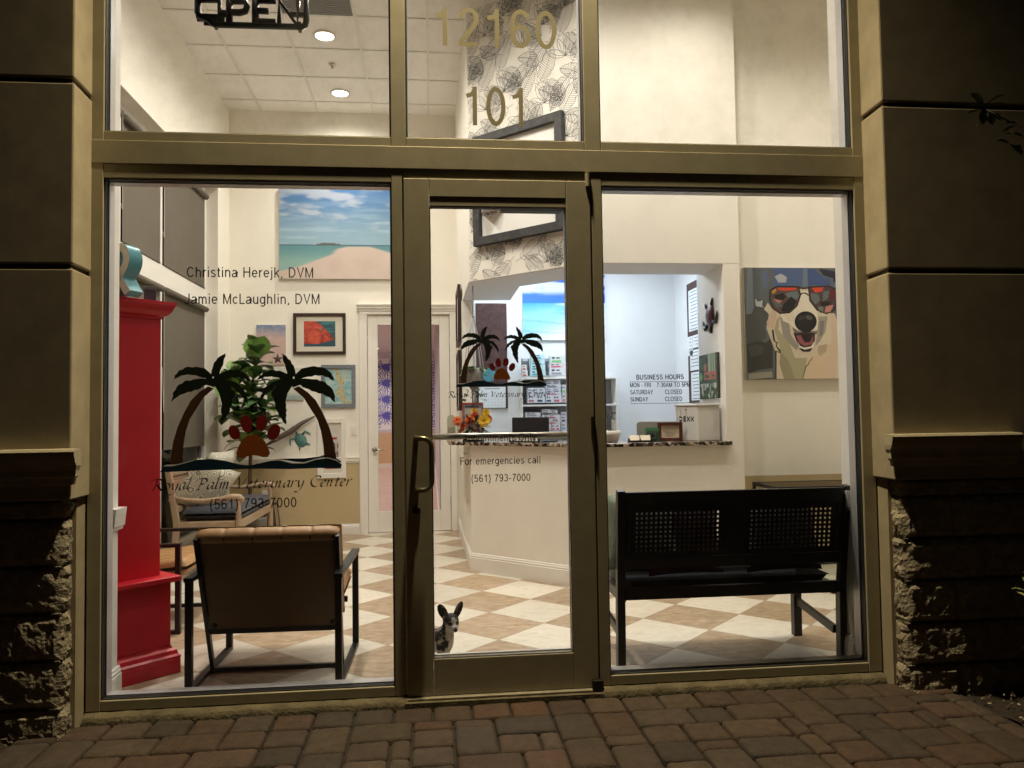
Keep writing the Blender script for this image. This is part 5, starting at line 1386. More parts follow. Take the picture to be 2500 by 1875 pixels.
def beach(u, v):
    hz = .37
    if v > hz:
        h = (v - hz) / (1 - hz)
        if .22 < u < .54 and h < .045 * math.sin(PI * (u - .22) / .32) ** 2: return S(92, 92, 92)
        c = mixc(S(140, 172, 192), S(62, 112, 165), ss(0, .95, h))
        cl = ss(-.05, .25, ns(u * 3.2 + 2, v * 9, 3, 5) + .34 * (h - .62) + .25 * (.45 - u))
        c = mixc(c, S(190, 195, 202), .6 * cl * ss(.15, .4, h))
        c = mixc(c, S(175, 200, 215), .5 * ss(0, .2, ns(u * 2, v * 16, 9)) * (1 - h))
        return c
    d = (hz - v) / hz
    sea = mixc(S(88, 140, 150), S(135, 172, 168), ss(.02, .6, d))
    if d < .025 and .24 < u < .53: return S(80, 82, 88)
    if d < .012: return S(60, 85, 105)
    # sand spit widening towards the viewer
    def ip(t, T):
        for (a0, b0), (a1, b1) in zip(T[:-1], T[1:]):
            if t <= a1: return b0 + (b1 - b0) * (t - a0) / (a1 - a0)
        return T[-1][1]
    left = ip(d, ((0, .56), (.05, .54), (.11, .47), (.28, .43), (.46, .30), (.63, .18), (.72, .09), (.8, 0), (1, -.2)))
    right = ip(d, ((0, .66), (.06, .70), (.17, .81), (.28, .88), (.41, 1.0), (1, 1.5)))
    wob = .012 * ns(v * 30, u * 2, 5)
    sand = mixc(S(198, 180, 170), S(208, 192, 182), ns(u * 8, v * 8, 2) + .5)
    a = ss(left - .05 + wob, left + .008 + wob, u) * (1 - ss(right - .008 - wob, right + .05 - wob, u)) * ss(.025, .05, d)
    return mixc(sea, sand, a)
canvas('beach_canvas', 'large canvas of a white sand spit in turquoise sea high on the back wall', beach, -1.58, -.13, 2.915, 3.965, BY, .04, 130, 100)
def sandy(u, v):
    c = mixc(S(198, 170, 165), S(110, 135, 170), ss(.62, 1.0, v + .08 * ns(u * 4, v * 9, 1)))
    return mixc(c, S(215, 190, 185), .35 * ss(-.1, .3, ns(u * 7, v * 16, 4)) * v)
canvas('sand_canvas', 'small canvas of pale wet sand left of the red fish print', sandy, -1.837, -1.512, 1.935, 2.39, BY, .025, 40, 60)
def fish(u, v):
    bgc = mixc(S(40, 75, 90), S(60, 130, 125), ss(-.2, .3, ns(u * 2, v * 14, 2)) * ss(.2, .8, v))
    # head profile: forehead slopes down to the lip at the right
    top = 1.02 if u < .33 else 1.02 - .66 * ((u - .33) / .60) ** 1.35
    bot = .09 if u < .42 else .09 + .15 * ((u - .42) / .5) ** 1.2
    ins = min(ss(0, .02, top - v), ss(0, .025, v - bot)) * (1 - ss(.92, .935, u))
    red = mixc(S(150, 45, 35), S(205, 85, 65), ss(-.35, .35, ns(u * 6, v * 6, 6) + .3 * (v - .5)))
    dg = math.hypot((u - .33) * 1.3, v - .35); red = mixc(red, S(215, 95, 70), .5 * (1 - ss(.2, .34, dg)))
    if abs(dg - .34) < .012: red = mixc(red, S(110, 30, 25), .7)
    if ns(u * 22, v * 22, 8) > .22: red = mixc(red, S(120, 35, 35), .4)
    if u > .78 and abs(v - (.36 - .25 * (u - .9))) < .018: red = S(70, 25, 30)
    e = math.hypot((u - .555) * 1.3, v - .69)
    if e < .065: red = S(140, 80, 70)
    if e < .045: red = S(160, 140, 120)
    if e < .026: red = S(20, 18, 18)
    c = mixc(bgc, red, ins)
    if .0 < top - v < .03 and u > .3: c = mixc(c, S(60, 35, 40), .5 * ins)
    return c
M_WALN = mat('dark walnut frame', (.035, .018, .012), .4, var=.5, vscale=30)
framed('fish_print', 'dark framed print of a red fish head with a wide mat', fish, -1.429, -.84, 2.049, 2.523, BY, .035, (.083, .057), M_WALN, 90, 70)
def chart(u, v):
    sea = mixc(S(120, 170, 185), S(175, 200, 195), ss(-.3, .3, ns(u * 3, v * 8, 4)))
    d = abs((u - .30) - (1 - v) * .55 + .12 * math.sin(v * 6))
    land = ss(.16, .05, d + .28 * ns(u * 5, v * 5, 7))
    c = mixc(sea, S(190, 180, 140), land)
    if land > .3 and ns(u * 16, v * 16, 3) > .12: c = mixc(c, S(120, 120, 90), .6)
    if .62 < u < .95 and .70 < v < .97: c = mixc(S(150, 190, 200), S(195, 185, 150), ss(.0, .1, .12 - abs(u - .76) + .3 * ns(u * 9, v * 9, 1)))
    return c
framed('island_map', 'grey blue framed map of islands below the red fish print', chart, -1.118, -.735, 1.439, 1.929, BY, .042, None, mat('grey blue frame', (.17, .19, .23), .6, var=.15, vscale=30), 50, 64)
def wh(u, v): return mixc(S(205, 205, 195), S(150, 170, 170), ss(.25, .05, v))
t = canvas('sign_canvas', 'pale canvas with a row of dark capitals behind the leafy plant', wh, -1.66, -1.315, 1.536, 1.90, BY, .025, 20, 20)
t.add('lettering', text_mb('MARKET', -1.62, -1.34, 1.70, .05, BY - .0265), M_INK, recalc=False)
def poster(u, v):
    c = mixc(S(150, 140, 130), S(205, 200, 195), ss(.2, .8, v))
    if .70 < v < .76 and .35 < u < .9: c = S(175, 40, 45)
    if v < .16: c = S(165, 35, 45)
    if .2 < v < .62 and ns(u * 9, v * 12, 3) > .05: c = mixc(c, S(60, 55, 55), .8)
    return c
framed('photo_poster', 'white framed poster with a red strip low on the back wall', poster, -1.165, -.845, .64, 1.32, BY, .055, (.03, .05), M_WHITE, 24, 60)
# starfish, driftwood, turtle
mb = MB(); c = (-1.60, BY - .012, 2.0)
pts = []
for k in range(10):
    a = 2 * PI * k / 10 + .35; r = .085 if k % 2 == 0 else .032
    pts.append((c[0] + r * math.cos(a), c[2] + r * math.sin(a)))
mb.prism(pts, BY - .022, BY - .001, 'y'); mb.add([(c[0], BY - .038, c[2])] + [(p[0], BY - .0221, p[1]) for p in pts], [(0, 1 + k, 1 + (k + 1) % 10) for k in range(10)])
single('starfish_ornament', 'dark brown starfish ornament on the wall above the plant', 'ornament', mb, mat('dark bronze', (.045, .03, .03), .5), (c[0], BY, c[2]), bevel=.003)
mb = MB(); mb.smooth = True
mb.tube([(-1.72, BY - .03, 1.03), (-1.60, BY - .05, 1.10), (-1.45, BY - .04, 1.18), (-1.33, BY - .045, 1.27), (-1.19, BY - .03, 1.345)], [.012, .03, .034, .024, .010], 9)
mb.tube([(-1.50, BY - .05, 1.15), (-1.42, BY - .05, 1.23), (-1.38, BY - .04, 1.24)], [.02, .014, .006], 7)
single('driftwood_ornament', 'weathered driftwood branch hung on the back wall', 'ornament', mb, mat('driftwood', (.13, .10, .08), .9, var=.5, vscale=25, stretch=(1, 4, 6), bump=.7, bscale=40), (-1.45, BY, 1.03))
def turtle(name, label, c, s, shell_m, limb_m, axis='y', rot=0):
    t = Thing(name, label, 'ornament', c)
    def P(a, b, d):
        a, b = a * math.cos(rot) - b * math.sin(rot), a * math.sin(rot) + b * math.cos(rot)
        return (c[0] + a * s, c[1] - d * s, c[2] + b * s) if axis == 'y' else (c[0] - d * s, c[1] - a * s, c[2] + b * s)
    mb = MB(); mb.smooth = True
    mb.grid(lambda u, v: (lambda r, th: P(r * .5 * math.cos(th) * (1 + .06 * math.cos(3 * th)), r * .62 * math.sin(th), .05 + .16 * (1 - r * r) + .012 * math.cos(9 * r * 2) * math.cos(6 * th)))(max(v, .001), 2 * PI * u), 28, 8)
    t.add('shell', mb, shell_m)
    for k, (pts, rs) in enumerate(([[(0, .55), (0, .72), (.02, .86)], [.11, .13, .06]], [[(.38, .38), (.70, .50), (.92, .22), (.98, .0)], [.10, .12, .08, .03]], [[(-.38, .38), (-.70, .50), (-.92, .22), (-.98, .0)], [.10, .12, .08, .03]], [[(.3, -.45), (.52, -.72)], [.10, .05]], [[(-.3, -.45), (-.52, -.72)], [.10, .05]])):
        mb = MB(); mb.smooth = True
        mb.tube([P(a, b, .06) for a, b in pts], [r * s * .8 for r in rs], 8)
        t.add('head' if k == 0 else 'flipper', mb, limb_m)
M_TEAL = mat('verdigris', (.045, .16, .16), .5, col2=(.12, .28, .26), vscale=25)
turtle('turtle_ornament', 'teal metal sea turtle ornament beneath the driftwood', (-1.352, BY, 1.075), .13, M_TEAL, M_TEAL, rot=.5)
t = Thing('light_switch', 'white rocker light switch beside the interior door', 'switch', (-.756, BY, 1.178))
t.add('plate', MB().box(-.794, -.718, BY - .006, BY - .0005, 1.118, 1.238), M_WHITE, bevel=.002); t.add('rocker', MB().box(-.772, -.740, BY - .0095, BY - .0062, 1.145, 1.211), M_WHITE, bevel=.001)
t = Thing('power_outlet', 'white power outlet in the tan wainscot beside the basket', 'outlet', (-1.745, BY, .459))
t.add('plate', MB().box(-1.782, -1.708, BY - .010, BY - .0045, .400, .518), M_WHITE, bevel=.002); t.add('socket', MB().box(-1.765, -1.725, BY - .0125, BY - .0102, .42, .50), M_WHITE, bevel=.003)

# dog portrait (flat painted shapes on a square canvas)
t = Thing('dog_portrait', 'square painted portrait of a white dog in mirrored sunglasses', 'picture', (3.07, DY, 1.58))
px0, px1, pz0, pz1 = 2.635, 3.535, 1.580, 2.484
t.add('stretcher', MB().box(px0, px1, DY - .04, DY - .001, pz0, pz1), mat('canvas edge', (.45, .42, .36), .8), bevel=.002)
def K(x, y): return (px0 + (x - 305 - (y - 430) * .033) / 690 * .9, pz1 - (y - 430) / 752 * .904)
def el(cx, cy, rx, ry, n=22, a=0): return [(cx + rx * math.cos(q) * math.cos(a) - ry * math.sin(q) * math.sin(a), cy + rx * math.cos(q) * math.sin(a) + ry * math.sin(q) * math.cos(a)) for q in [2 * PI * i / n for i in range(n)]]
DP = [((92, 98, 102), [(305, 430), (995, 430), (1020, 1182), (330, 1182)]),
 ((78, 80, 80), [(312, 640), (440, 650), (470, 760), (440, 830), (455, 900), (420, 930), (330, 940), (318, 800)]),
 ((112, 122, 132), [(330, 434), (400, 434), (395, 640), (360, 740), (322, 745)]), ((84, 92, 98), [(362, 434), (412, 434), (408, 640), (372, 700)]),
 ((58, 58, 55), [(328, 945), (400, 925), (455, 935), (485, 900), (497, 980), (497, 1105), (400, 1120), (340, 1140)]), ((72, 72, 70), [(335, 960), (390, 945), (440, 960), (430, 1010), (360, 1030)]),
 ((78, 98, 140), [(490, 432), (690, 432), (684, 550), (492, 556), (505, 500)]), ((92, 104, 132), [(425, 470), (455, 440), (470, 520), (455, 575), (430, 560)]), ((172, 178, 184), [(505, 490), (545, 470), (585, 495), (578, 530), (530, 532)]),
 ((105, 120, 138), [(690, 434), (716, 434), (722, 560), (684, 560)]), ((66, 86, 134), [(716, 440), (760, 434), (790, 470), (830, 500), (868, 500), (868, 548), (722, 550)]), ((40, 42, 66), [(790, 434), (985, 470), (985, 590), (930, 600), (890, 560), (885, 500), (820, 480)]), ((96, 120, 176), [(890, 530), (920, 520), (940, 550), (915, 570), (892, 560)]),
 ((138, 150, 158), [(915, 605), (992, 600), (997, 690), (930, 700)]), ((186, 182, 170), [(925, 628), (995, 626), (995, 640), (928, 642)]), ((80, 82, 82), [(925, 710), (997, 700), (1010, 1010), (955, 1060), (938, 960), (945, 840)]), ((28, 62, 34), [(948, 1180), (945, 1090), (965, 1030), (1010, 1000), (1018, 1180)]),
 ((170, 180, 186), [(380, 640), (400, 660), (430, 650), (425, 690), (440, 700), (385, 690)]),
 ((206, 195, 172), [(660, 575), (722, 572), (765, 640), (800, 735), (895, 740), (930, 830), (922, 900), (940, 960), (945, 1180), (517, 1180), (515, 1000), (488, 930), (455, 840), (470, 745), (438, 710), (462, 668), (500, 720), (560, 740), (620, 690)]),
 ((203, 176, 156), [(500, 700), (520, 760), (500, 840), (470, 835), (455, 800), (480, 740)]), ((208, 186, 164), [(870, 745), (900, 745), (925, 840), (915, 1000), (900, 1180), (820, 1180), (840, 1000), (880, 930)]),
 ((168, 163, 132), [(540, 760), (530, 850), (575, 900), (610, 960), (640, 1040), (720, 1040), (690, 1180), (640, 1180), (560, 1060), (540, 960), (505, 850), (520, 780)]), ((150, 145, 118), [(545, 1000), (600, 1060), (640, 1180), (570, 1180), (540, 1080)]),
 ((208, 188, 160), [(720, 1060), (790, 1000), (860, 960), (840, 1100), (830, 1180), (700, 1180)]), ((176, 160, 138), [(790, 960), (850, 945), (840, 1000), (800, 1030), (785, 1000)]),
 ((150, 146, 138), [(540, 760), (600, 800), (610, 880), (660, 960), (650, 990), (600, 940), (560, 880)]), ((158, 152, 140), [(790, 760), (850, 760), (838, 860), (800, 930), (770, 960), (785, 860)]), ((128, 126, 120), [(800, 790), (830, 790), (820, 880), (795, 900)]),
 ((224, 217, 200), [(672, 590), (722, 588), (760, 640), (780, 720), (790, 790), (780, 850), (640, 850), (605, 810), (560, 790), (545, 745), (620, 715), (655, 680)]), ((215, 205, 184), [(560, 745), (630, 715), (640, 790), (600, 800)]),
 ((36, 30, 32), [(472, 580), (520, 553), (662, 556), (678, 612), (655, 690), (605, 738), (540, 744), (492, 708), (470, 650)]), ((36, 30, 32), [(720, 558), (862, 550), (915, 578), (922, 640), (896, 722), (842, 746), (778, 720), (730, 655)]),
 ((36, 30, 32), [(660, 560), (690, 568), (730, 562), (730, 570), (690, 576), (660, 568)]), ((36, 30, 32), [(664, 612), (685, 598), (708, 598), (728, 615), (722, 620), (704, 606), (688, 606), (670, 620)]),
 ((92, 72, 66), [(480, 588), (524, 562), (656, 564), (668, 612), (648, 686), (600, 728), (543, 734), (500, 704), (478, 648)]), ((78, 60, 66), [(728, 566), (860, 558), (906, 584), (912, 640), (888, 714), (840, 736), (784, 712), (738, 650)]),
 ((206, 66, 40), [(520, 566), (648, 566), (640, 582), (570, 586), (530, 582)]), ((206, 66, 40), [(745, 566), (822, 562), (815, 590), (770, 600)]), ((180, 134, 46), [(484, 590), (512, 570), (518, 590), (496, 610)]),
 ((100, 116, 122), [(590, 600), (648, 590), (664, 620), (640, 655), (600, 640), (575, 610)]), ((34, 30, 34), [(500, 620), (560, 600), (580, 630), (560, 650), (510, 640)]), ((30, 28, 32), [(560, 680), (610, 625), (652, 655), (630, 700), (590, 730), (548, 725)]), ((88, 102, 106), [(488, 650), (540, 665), (560, 690), (520, 700)]), ((190, 128, 112), [(495, 640), (555, 655), (530, 672)]),
 ((98, 110, 112), [(740, 600), (790, 610), (800, 650), (770, 680), (742, 640)]), ((92, 104, 108), [(820, 590), (862, 585), (850, 640), (815, 660)]), ((96, 34, 36), [(860, 575), (905, 588), (908, 630), (870, 650)]), ((188, 130, 118), [(838, 690), (888, 682), (868, 730), (830, 735)]), ((40, 34, 38), [(800, 660), (880, 660), (850, 690), (810, 690)]), ((108, 118, 118), [(790, 690), (822, 695), (820, 732), (790, 715)]),
 ((112, 108, 102), [(620, 830), (660, 860), (780, 860), (790, 840), (780, 880), (640, 885)]),
 ((54, 34, 38), [(628, 872), (700, 868), (768, 872), (768, 930), (745, 985), (690, 995), (660, 960)]), ((146, 86, 92), [(645, 890), (675, 888), (700, 935), (735, 935), (758, 890), (752, 945), (705, 962), (668, 940)]), ((36, 26, 28), [(680, 885), (740, 885), (735, 925), (705, 930)]),
 ((222, 218, 206), [(652, 925), (670, 958), (700, 970), (742, 962), (768, 922), (755, 972), (702, 984), (666, 970)]), ((44, 38, 40), [(662, 972), (702, 990), (752, 978), (735, 998), (690, 998)]),
 ((30, 30, 31), el(707, 795, 72, 70)), ((30, 30, 31), [(655, 830), (760, 830), (735, 868), (690, 868)]), ((82, 82, 82), el(728, 768, 24, 14, a=.4)), ((56, 56, 56), el(680, 770, 22, 14, a=-.4)),
 ((48, 45, 42), [(488, 848), (500, 850), (510, 925), (528, 935), (522, 960), (545, 985), (548, 1008), (520, 998), (521, 1180), (515, 1180), (512, 990), (540, 1000), (515, 960), (520, 940), (500, 925)]), ((62, 60, 62), [(915, 845), (922, 880), (928, 960), (938, 1180), (944, 1180), (934, 960), (928, 870)]),
 ((90, 84, 72), [(756, 1035), (735, 1065), (728, 1085), (712, 1100), (692, 1180), (688, 1180), (706, 1096), (724, 1080), (732, 1060), (752, 1034)]),
 ((150, 146, 132), [(340, 1142), (492, 1128), (497, 1168), (342, 1182)])]
mb = MB(); ml = []
for k, (c, P_) in enumerate(DP):
    m = flat(*c)
    if m not in ml: ml.append(m)
    mb.cur = ml.index(m)
    pp = [K(*q) for q in P_]
    pp = [(min(px1 - .001, max(px0 + .001, a)), min(pz1 - .001, max(pz0 + .001, b))) for a, b in pp]
    mb.add([(a, DY - .0405 - k * .00004, b) for a, b in pp], [tuple(range(len(pp)))])
t.add('painting', mb, ml, recalc=False)

# ------------------------------------------------------------ leaf wallpaper and the framed sign on the angled wall
WU = Vector((1, -1)).normalized()
def diag(s, off):  # s metres along the angled wall from its left corner, off in front of it
    return (.46 + WU.x * s - off * .7071, 2.98 + WU.y * s - off * .7071)
LEN = .8803 * 1.4142
def wallpaper():
    rn = random.Random(9); segs = []
    smin, smax, zmin, zmax = .015, LEN - .06, ZS + .003, 4.85
    def line(pts): segs.append(pts)
    def leaf_outline(c, ang, L, W, veins, tear):
        ca, sa = math.cos(ang), math.sin(ang)
        T = lambda a, b: (c[0] + a * ca - b * sa, c[1] + a * sa + b * ca)
        curve = rn.uniform(-.12, .12) * L
        mid = lambda f: curve * math.sin(PI * f) 
        prof = lambda f: W * (math.sin(PI * min(1, f ** .85)) ** .7)
        line([T(f * L, mid(f)) for f in [i / 12 for i in range(-2, 13)]])
        for sg in (1, -1):
            e = []
            for i in range(25):
                f = i / 24; w = prof(f)
                if tear and i % 5 == 3: w *= .78
                e.append(T(f * L, mid(f) + sg * w))
            line(e)
            for i in range(2, veins):
                f = i / veins; f2 = min(1, f + .10)
                line([T(f * L, mid(f)), T((f + .05) * L, mid(f) + sg * prof(f2) * .5), T(f2 * L, mid(f2) + sg * prof(f2) * .96)])
    def sprig(c, ang, L):
        for k in (-1.1, -.45, .2, .8, 1.5):
            a = ang + k; l = L * rn.uniform(.8, 1.1); w = l * .16
            ca, sa = math.cos(a), math.sin(a)
            T = lambda p, q: (c[0] + p * ca - q * sa, c[1] + p * sa + q * ca)
            for sg in (1, -1): line([T(f * l, sg * w * math.sin(PI * f) ** .8) for f in [i / 10 for i in range(11)]])
            line([T(f * l, .01 * math.sin(4 * f)) for f in (0, .4, .8)])
    for i in range(7):
        for j in range(12):
            s = -.05 + i * .21; z = ZS + .02 + j * .215 + (.108 if i % 2 else 0)
            k = (i + 2 * j) % 3
            if k == 0: leaf_outline((s, z), R(55 + rn.uniform(-20, 20)), .33, .075, 20, True); leaf_outline((s + .05, z), R(-40 + rn.uniform(-20, 20)), .26, .065, 17, True)
            elif k == 1: sprig((s + .06, z + .04), R(70), .19); leaf_outline((s + .13, z - .02), R(60), .2, .07, 20, False)
            else: leaf_outline((s + .1, z + .1), R(220 + rn.uniform(-25, 25)), .32, .07, 20, True); leaf_outline((s, z - .06), R(150), .24, .06, 16, True)
    mb = MB(); hw = .0015; k = 0
    for pts in segs:
        k += 1; off = .0016 + .00004 * (k % 9)
        for a, b in zip(pts[:-1], pts[1:]):
            if not all(smin < p[0] < smax and zmin < p[1] < zmax for p in (a, b)): continue
            d = Vector((b[0] - a[0], b[1] - a[1]))
            if d.length < 1e-6: continue
            n = Vector((-d.y, d.x)).normalized() * hw
            vs = []
            for p, sg in ((a, 1), (b, 1), (b, -1), (a, -1)):
                xy = diag(p[0] + n.x * sg, off); vs.append((*xy, p[1] + n.y * sg))
            mb.add(vs, [(0, 1, 2, 3)])
    return mb
mb = MB(); a = diag(.010, .0012); b = diag(LEN - .055, .0012)
mb.add([(*a, ZS + .002), (*b, ZS + .002), (*b, 4.855), (*a, 4.855)], [(0, 1, 2, 3)])
wp = rec.add('wallpaper', mb, mat('white wallpaper ground', (.77, .745, .68), .7), recalc=False)
rec.add('leaf_line', wallpaper(), mat('ink leaf drawing', (.045, .045, .05), .7), parent=wp, recalc=False)

t = Thing('framed_sign', 'large dark framed sign on the leaf wallpaper above the counter', 'sign', (.86, 2.56, 2.77))
def dbox(mb, s0, s1, o0, o1, z0, z1):
    c = [diag(s0, o0), diag(s1, o0), diag(s1, o1), diag(s0, o1)]
    mb.prism(c, z0, z1); return mb
fa, fb, za, zb, fw = .105, 1.045, 2.768, 3.712, .072
f = MB(); dbox(f, fa, fa + fw, .004, .055, za, zb); dbox(f, fb - fw, fb, .004, .055, za, zb); dbox(f, fa + fw, fb - fw, .0042, .0547, za, za + fw); dbox(f, fa + fw, fb - fw, .0042, .0547, zb - fw, zb)
t.add('frame', f, mat('charcoal slate frame', (.035, .035, .037), .6, var=.5, vscale=18), bevel=.003)
f = MB(); dbox(f, fa + fw, fb - fw, .006, .016, za + fw, zb - fw); t.add('panel', f, mat('white sign panel', (.78, .77, .74), .6))
def on_diag(mb, off):
    m2 = MB(); m2.add([(*diag(v[0], off), v[2]) for v in mb.v], mb.f); m2.cur = 0; m2.mi = list(mb.mi); m2.sm = list(mb.sm); return m2
t.add('lettering', on_diag(script_mb('Royal Palm Veterinary Center', fa + fw + .035, fb - fw - .03, 3.025, .055, 0, 1.6), .0168), flat(38, 40, 46), recalc=False)
wv = MB(); wv.add([(fa + fw + .08 + .62 * i / 20, 0, 3.13 + .012 * math.sin(i * .9)) for i in range(21)] + [(fb - fw - .09, 0, 3.175), (fa + fw + .10, 0, 3.18)], [tuple(range(23))])
t.add('wave_mark', on_diag(wv, .0169), flat(45, 85, 150), recalc=False)

# two narrow framed pictures seen edge on, on the return wall
for z0, z1, lab in ((2.07, 2.66, 'dark framed picture seen edge on, the upper one on the kiosk side wall'), (1.38, 1.99, 'dark framed picture seen edge on, the lower one on the kiosk side wall')):
    t = Thing('framed_picture', lab, 'picture', (.438, 4.45, z0))
    f = MB(); x0 = .402
    f.box(x0, .436, 4.12, 4.165, z0, z1); f.box(x0, .436, 4.735, 4.78, z0, z1); f.box(x0 + .0005, .436, 4.1652, 4.7348, z0, z0 + .045); f.box(x0 + .0005, .436, 4.1652, 4.7348, z1 - .045, z1)
    t.add('frame', f, M_WALN, bevel=.002); t.add('print', MB().box(.418, .4355, 4.1652, 4.7348, z0 + .0452, z1 - .0452), M_PAPER)
# ------------------------------------------------------------ leaves
def leaf(mb, base, d, L, W, droop=.4, fold=.25, nrm=None, shape='ov', n=7):
    d = Vector(d).normalized(); up = Vector(nrm) if nrm else Vector((0, 0, 1))
    s = d.cross(up)
    if s.length < .05: s = Vector((1, 0, 0))
    s.normalize(); up = s.cross(d).normalized()
    p = Vector(base); rows = []
    for i in range(n + 1):
        f = i / n
        if shape == 'ov': w = W * (math.sin(PI * f ** 1.35) ** .75 if 0 < f < 1 else 0)
        else: w = W * (math.sin(PI * f ** .8) ** .9 if 0 < f < 1 else 0)
        w = max(w, .0006)
        dd = (d - up * (droop * f * f) - Vector((0, 0, droop * .6 * f * f))).normalized()
        if i: p = p + dd * (L / n)
        u2 = s.cross(dd).normalized()
        rows.append([p - s * w + u2 * (w * fold), p, p + s * w + u2 * (w * fold)])
    o = [v for r in rows for v in r]
    mb.smooth = True
    mb.add(o, [(3 * i + a, 3 * i + a + 1, 3 * i + a + 4, 3 * i + a + 3) for i in range(n) for a in (0, 1)])
def leaf_mat(name, c1, c2, sc=9):
    m = mat(name, c1, .42, var=.35, vscale=sc, col2=c2)
    return m
rn = random.Random(21)
# fiddle leaf fig in the corner
t = Thing('potted_fig_tree', 'tall leafy fig tree in the corner between the shades and the pictures', 'plant', (-1.76, 4.72, 0))
f = MB(); f.smooth = True; f.tube([(-1.77, 4.72, .25), (-1.775, 4.72, .7), (-1.765, 4.73, 1.2), (-1.75, 4.72, 1.7), (-1.70, 4.70, 2.02)], [.022, .020, .017, .013, .006], 9)
f.tube([(-1.77, 4.72, 1.0), (-1.62, 4.66, 1.35), (-1.55, 4.64, 1.6)], [.012, .009, .005], 7); f.tube([(-1.77, 4.72, 1.1), (-1.88, 4.66, 1.45), (-1.92, 4.64, 1.72)], [.012, .009, .005], 7)
t.add('trunk', f, mat('brown bark', (.10, .06, .035), .85, var=.4, vscale=30, bump=.5, bscale=60))
f = MB(); f.smooth = True; f.lathe([(.12, 0), (.15, .05), (.165, .27), (.17, .30), (.155, .30), (.15, .26), (0, .26)], (-1.76, 4.72, 0), 24); t.add('pot', f, mat('grey planter', (.25, .24, .22), .6))
f = MB(); f2 = MB()
stems = [([(-1.775, 4.72, .95), (-1.765, 4.73, 1.3), (-1.75, 4.72, 1.7), (-1.68, 4.70, 2.03)], 84), ([(-1.70, 4.69, 1.15), (-1.62, 4.66, 1.35), (-1.55, 4.64, 1.62)], 26), ([(-1.82, 4.69, 1.2), (-1.88, 4.66, 1.45), (-1.92, 4.64, 1.76)], 30)]
for pts, cnt in stems:
    for k in range(cnt):
        q = (k + rn.random()) / cnt * (len(pts) - 1); i = min(int(q), len(pts) - 2); p = Vector(pts[i]).lerp(Vector(pts[i + 1]), q - i)
        a = k * 2.4 + rn.uniform(-.4, .4); el_ = rn.uniform(-.1, .85) if q < len(pts) - 1.25 else rn.uniform(.5, 1.2)
        d = Vector((math.cos(a) * math.cos(el_), math.sin(a) * math.cos(el_) * .8, math.sin(el_)))
        L = rn.uniform(.20, .31) * (1 if q < 2.4 else .9)
        tgt = f if rn.random() < .68 else f2
        leaf(tgt, p + d * .02, d, L, L * rn.uniform(.27, .36), rn.uniform(.2, .8), rn.uniform(.1, .35))
for c, dd in (((-1.66, 4.68, 1.98), (.25, -.5, .9)), ((-1.66, 4.68, 1.97), (-.5, -.4, .9)), ((-1.92, 4.62, 1.68), (-.2, -.7, .5)), ((-1.92, 4.62, 1.62), (.3, -.8, .4)), ((-1.9, 4.6, 1.6), (-.6, -.6, .3))): leaf(f2, c, dd, .24, .10, .3, .2, (0, -1, .3))
t.add('dark_foliage', f, leaf_mat('dark fig leaf', (.05, .12, .04), (.11, .22, .075))); t.add('young_foliage', f2, leaf_mat('young fig leaf', (.14, .30, .05), (.28, .46, .11)))

# shrub beside the right pier and the sprig above it
t = Thing('evergreen_shrub', 'leafy shrub at the right edge in front of the dark stone base', 'shrub', (2.72, -.60, -.04))
f = MB(); g = MB(); f.smooth = True
for k in range(9):
    a = rn.random() * 2 * PI; top = Vector((2.72 + rn.uniform(-.19, .30), -.60 + rn.uniform(-.15, .2), rn.uniform(.28, .62)))
    b = Vector((2.74 + rn.uniform(-.04, .04), -.60, -.04)); mid = b.lerp(top, .5) + Vector((rn.uniform(-.03, .03), 0, .06))
    f.tube([b, mid, top], [.006, .005, .003], 5)
    for j in range(11):
        p = b.lerp(top, .45 + .55 * j / 10); aa = rn.random() * 2 * PI; leaf(g, p, (math.cos(aa), math.sin(aa), rn.uniform(.1, .9)), rn.uniform(.035, .06), .011, .4, .2, n=4)
t.add('stem', f, mat('shrub stem', (.08, .06, .04), .8)); t.add('foliage', g, leaf_mat('glossy shrub leaf', (.10, .15, .04), (.34, .36, .13), 20))
t = Thing('climbing_sprig', 'thin leafy branch rising in front of the upper right stucco pier', 'plant', (2.80, -.36, -.04))
f = MB(); g = MB(); f.smooth = True
f.tube([(3.20, -.50, -.04), (3.32, -.47, .9), (3.30, -.43, 1.8), (3.08, -.38, 2.55), (2.76, -.34, 2.74)], [.012, .010, .008, .006, .003], 6)
for k in range(26):
    q = .8 + .2 * rn.random() if k < 12 else rn.uniform(.3, .8)
    p = Vector((3.30, -.43, 1.8)).lerp(Vector((2.76, -.34, 2.74)), q) if k < 12 else Vector((3.31, -.45, .9 + 1.2 * rn.random()))
    a = rn.random() * 2 * PI; leaf(g, p, (math.cos(a), math.sin(a) * .5, rn.uniform(-.3, .7)), rn.uniform(.06, .10), .016, .4, .2, n=5)
for dd in ((-1, -.2, .1), (-.7, -.2, .7), (.7, -.3, .6), (.95, -.3, .15), (-.3, -.3, -.9), (.2, -.3, -.8)): leaf(g, (2.74, -.35, 2.75), dd, .10, .019, .3, .15, n=5)
t.add('stem', f, MATS['shrub stem']); t.add('foliage', g, leaf_mat('dark shrub leaf', (.03, .05, .02), (.05, .08, .03), 20))

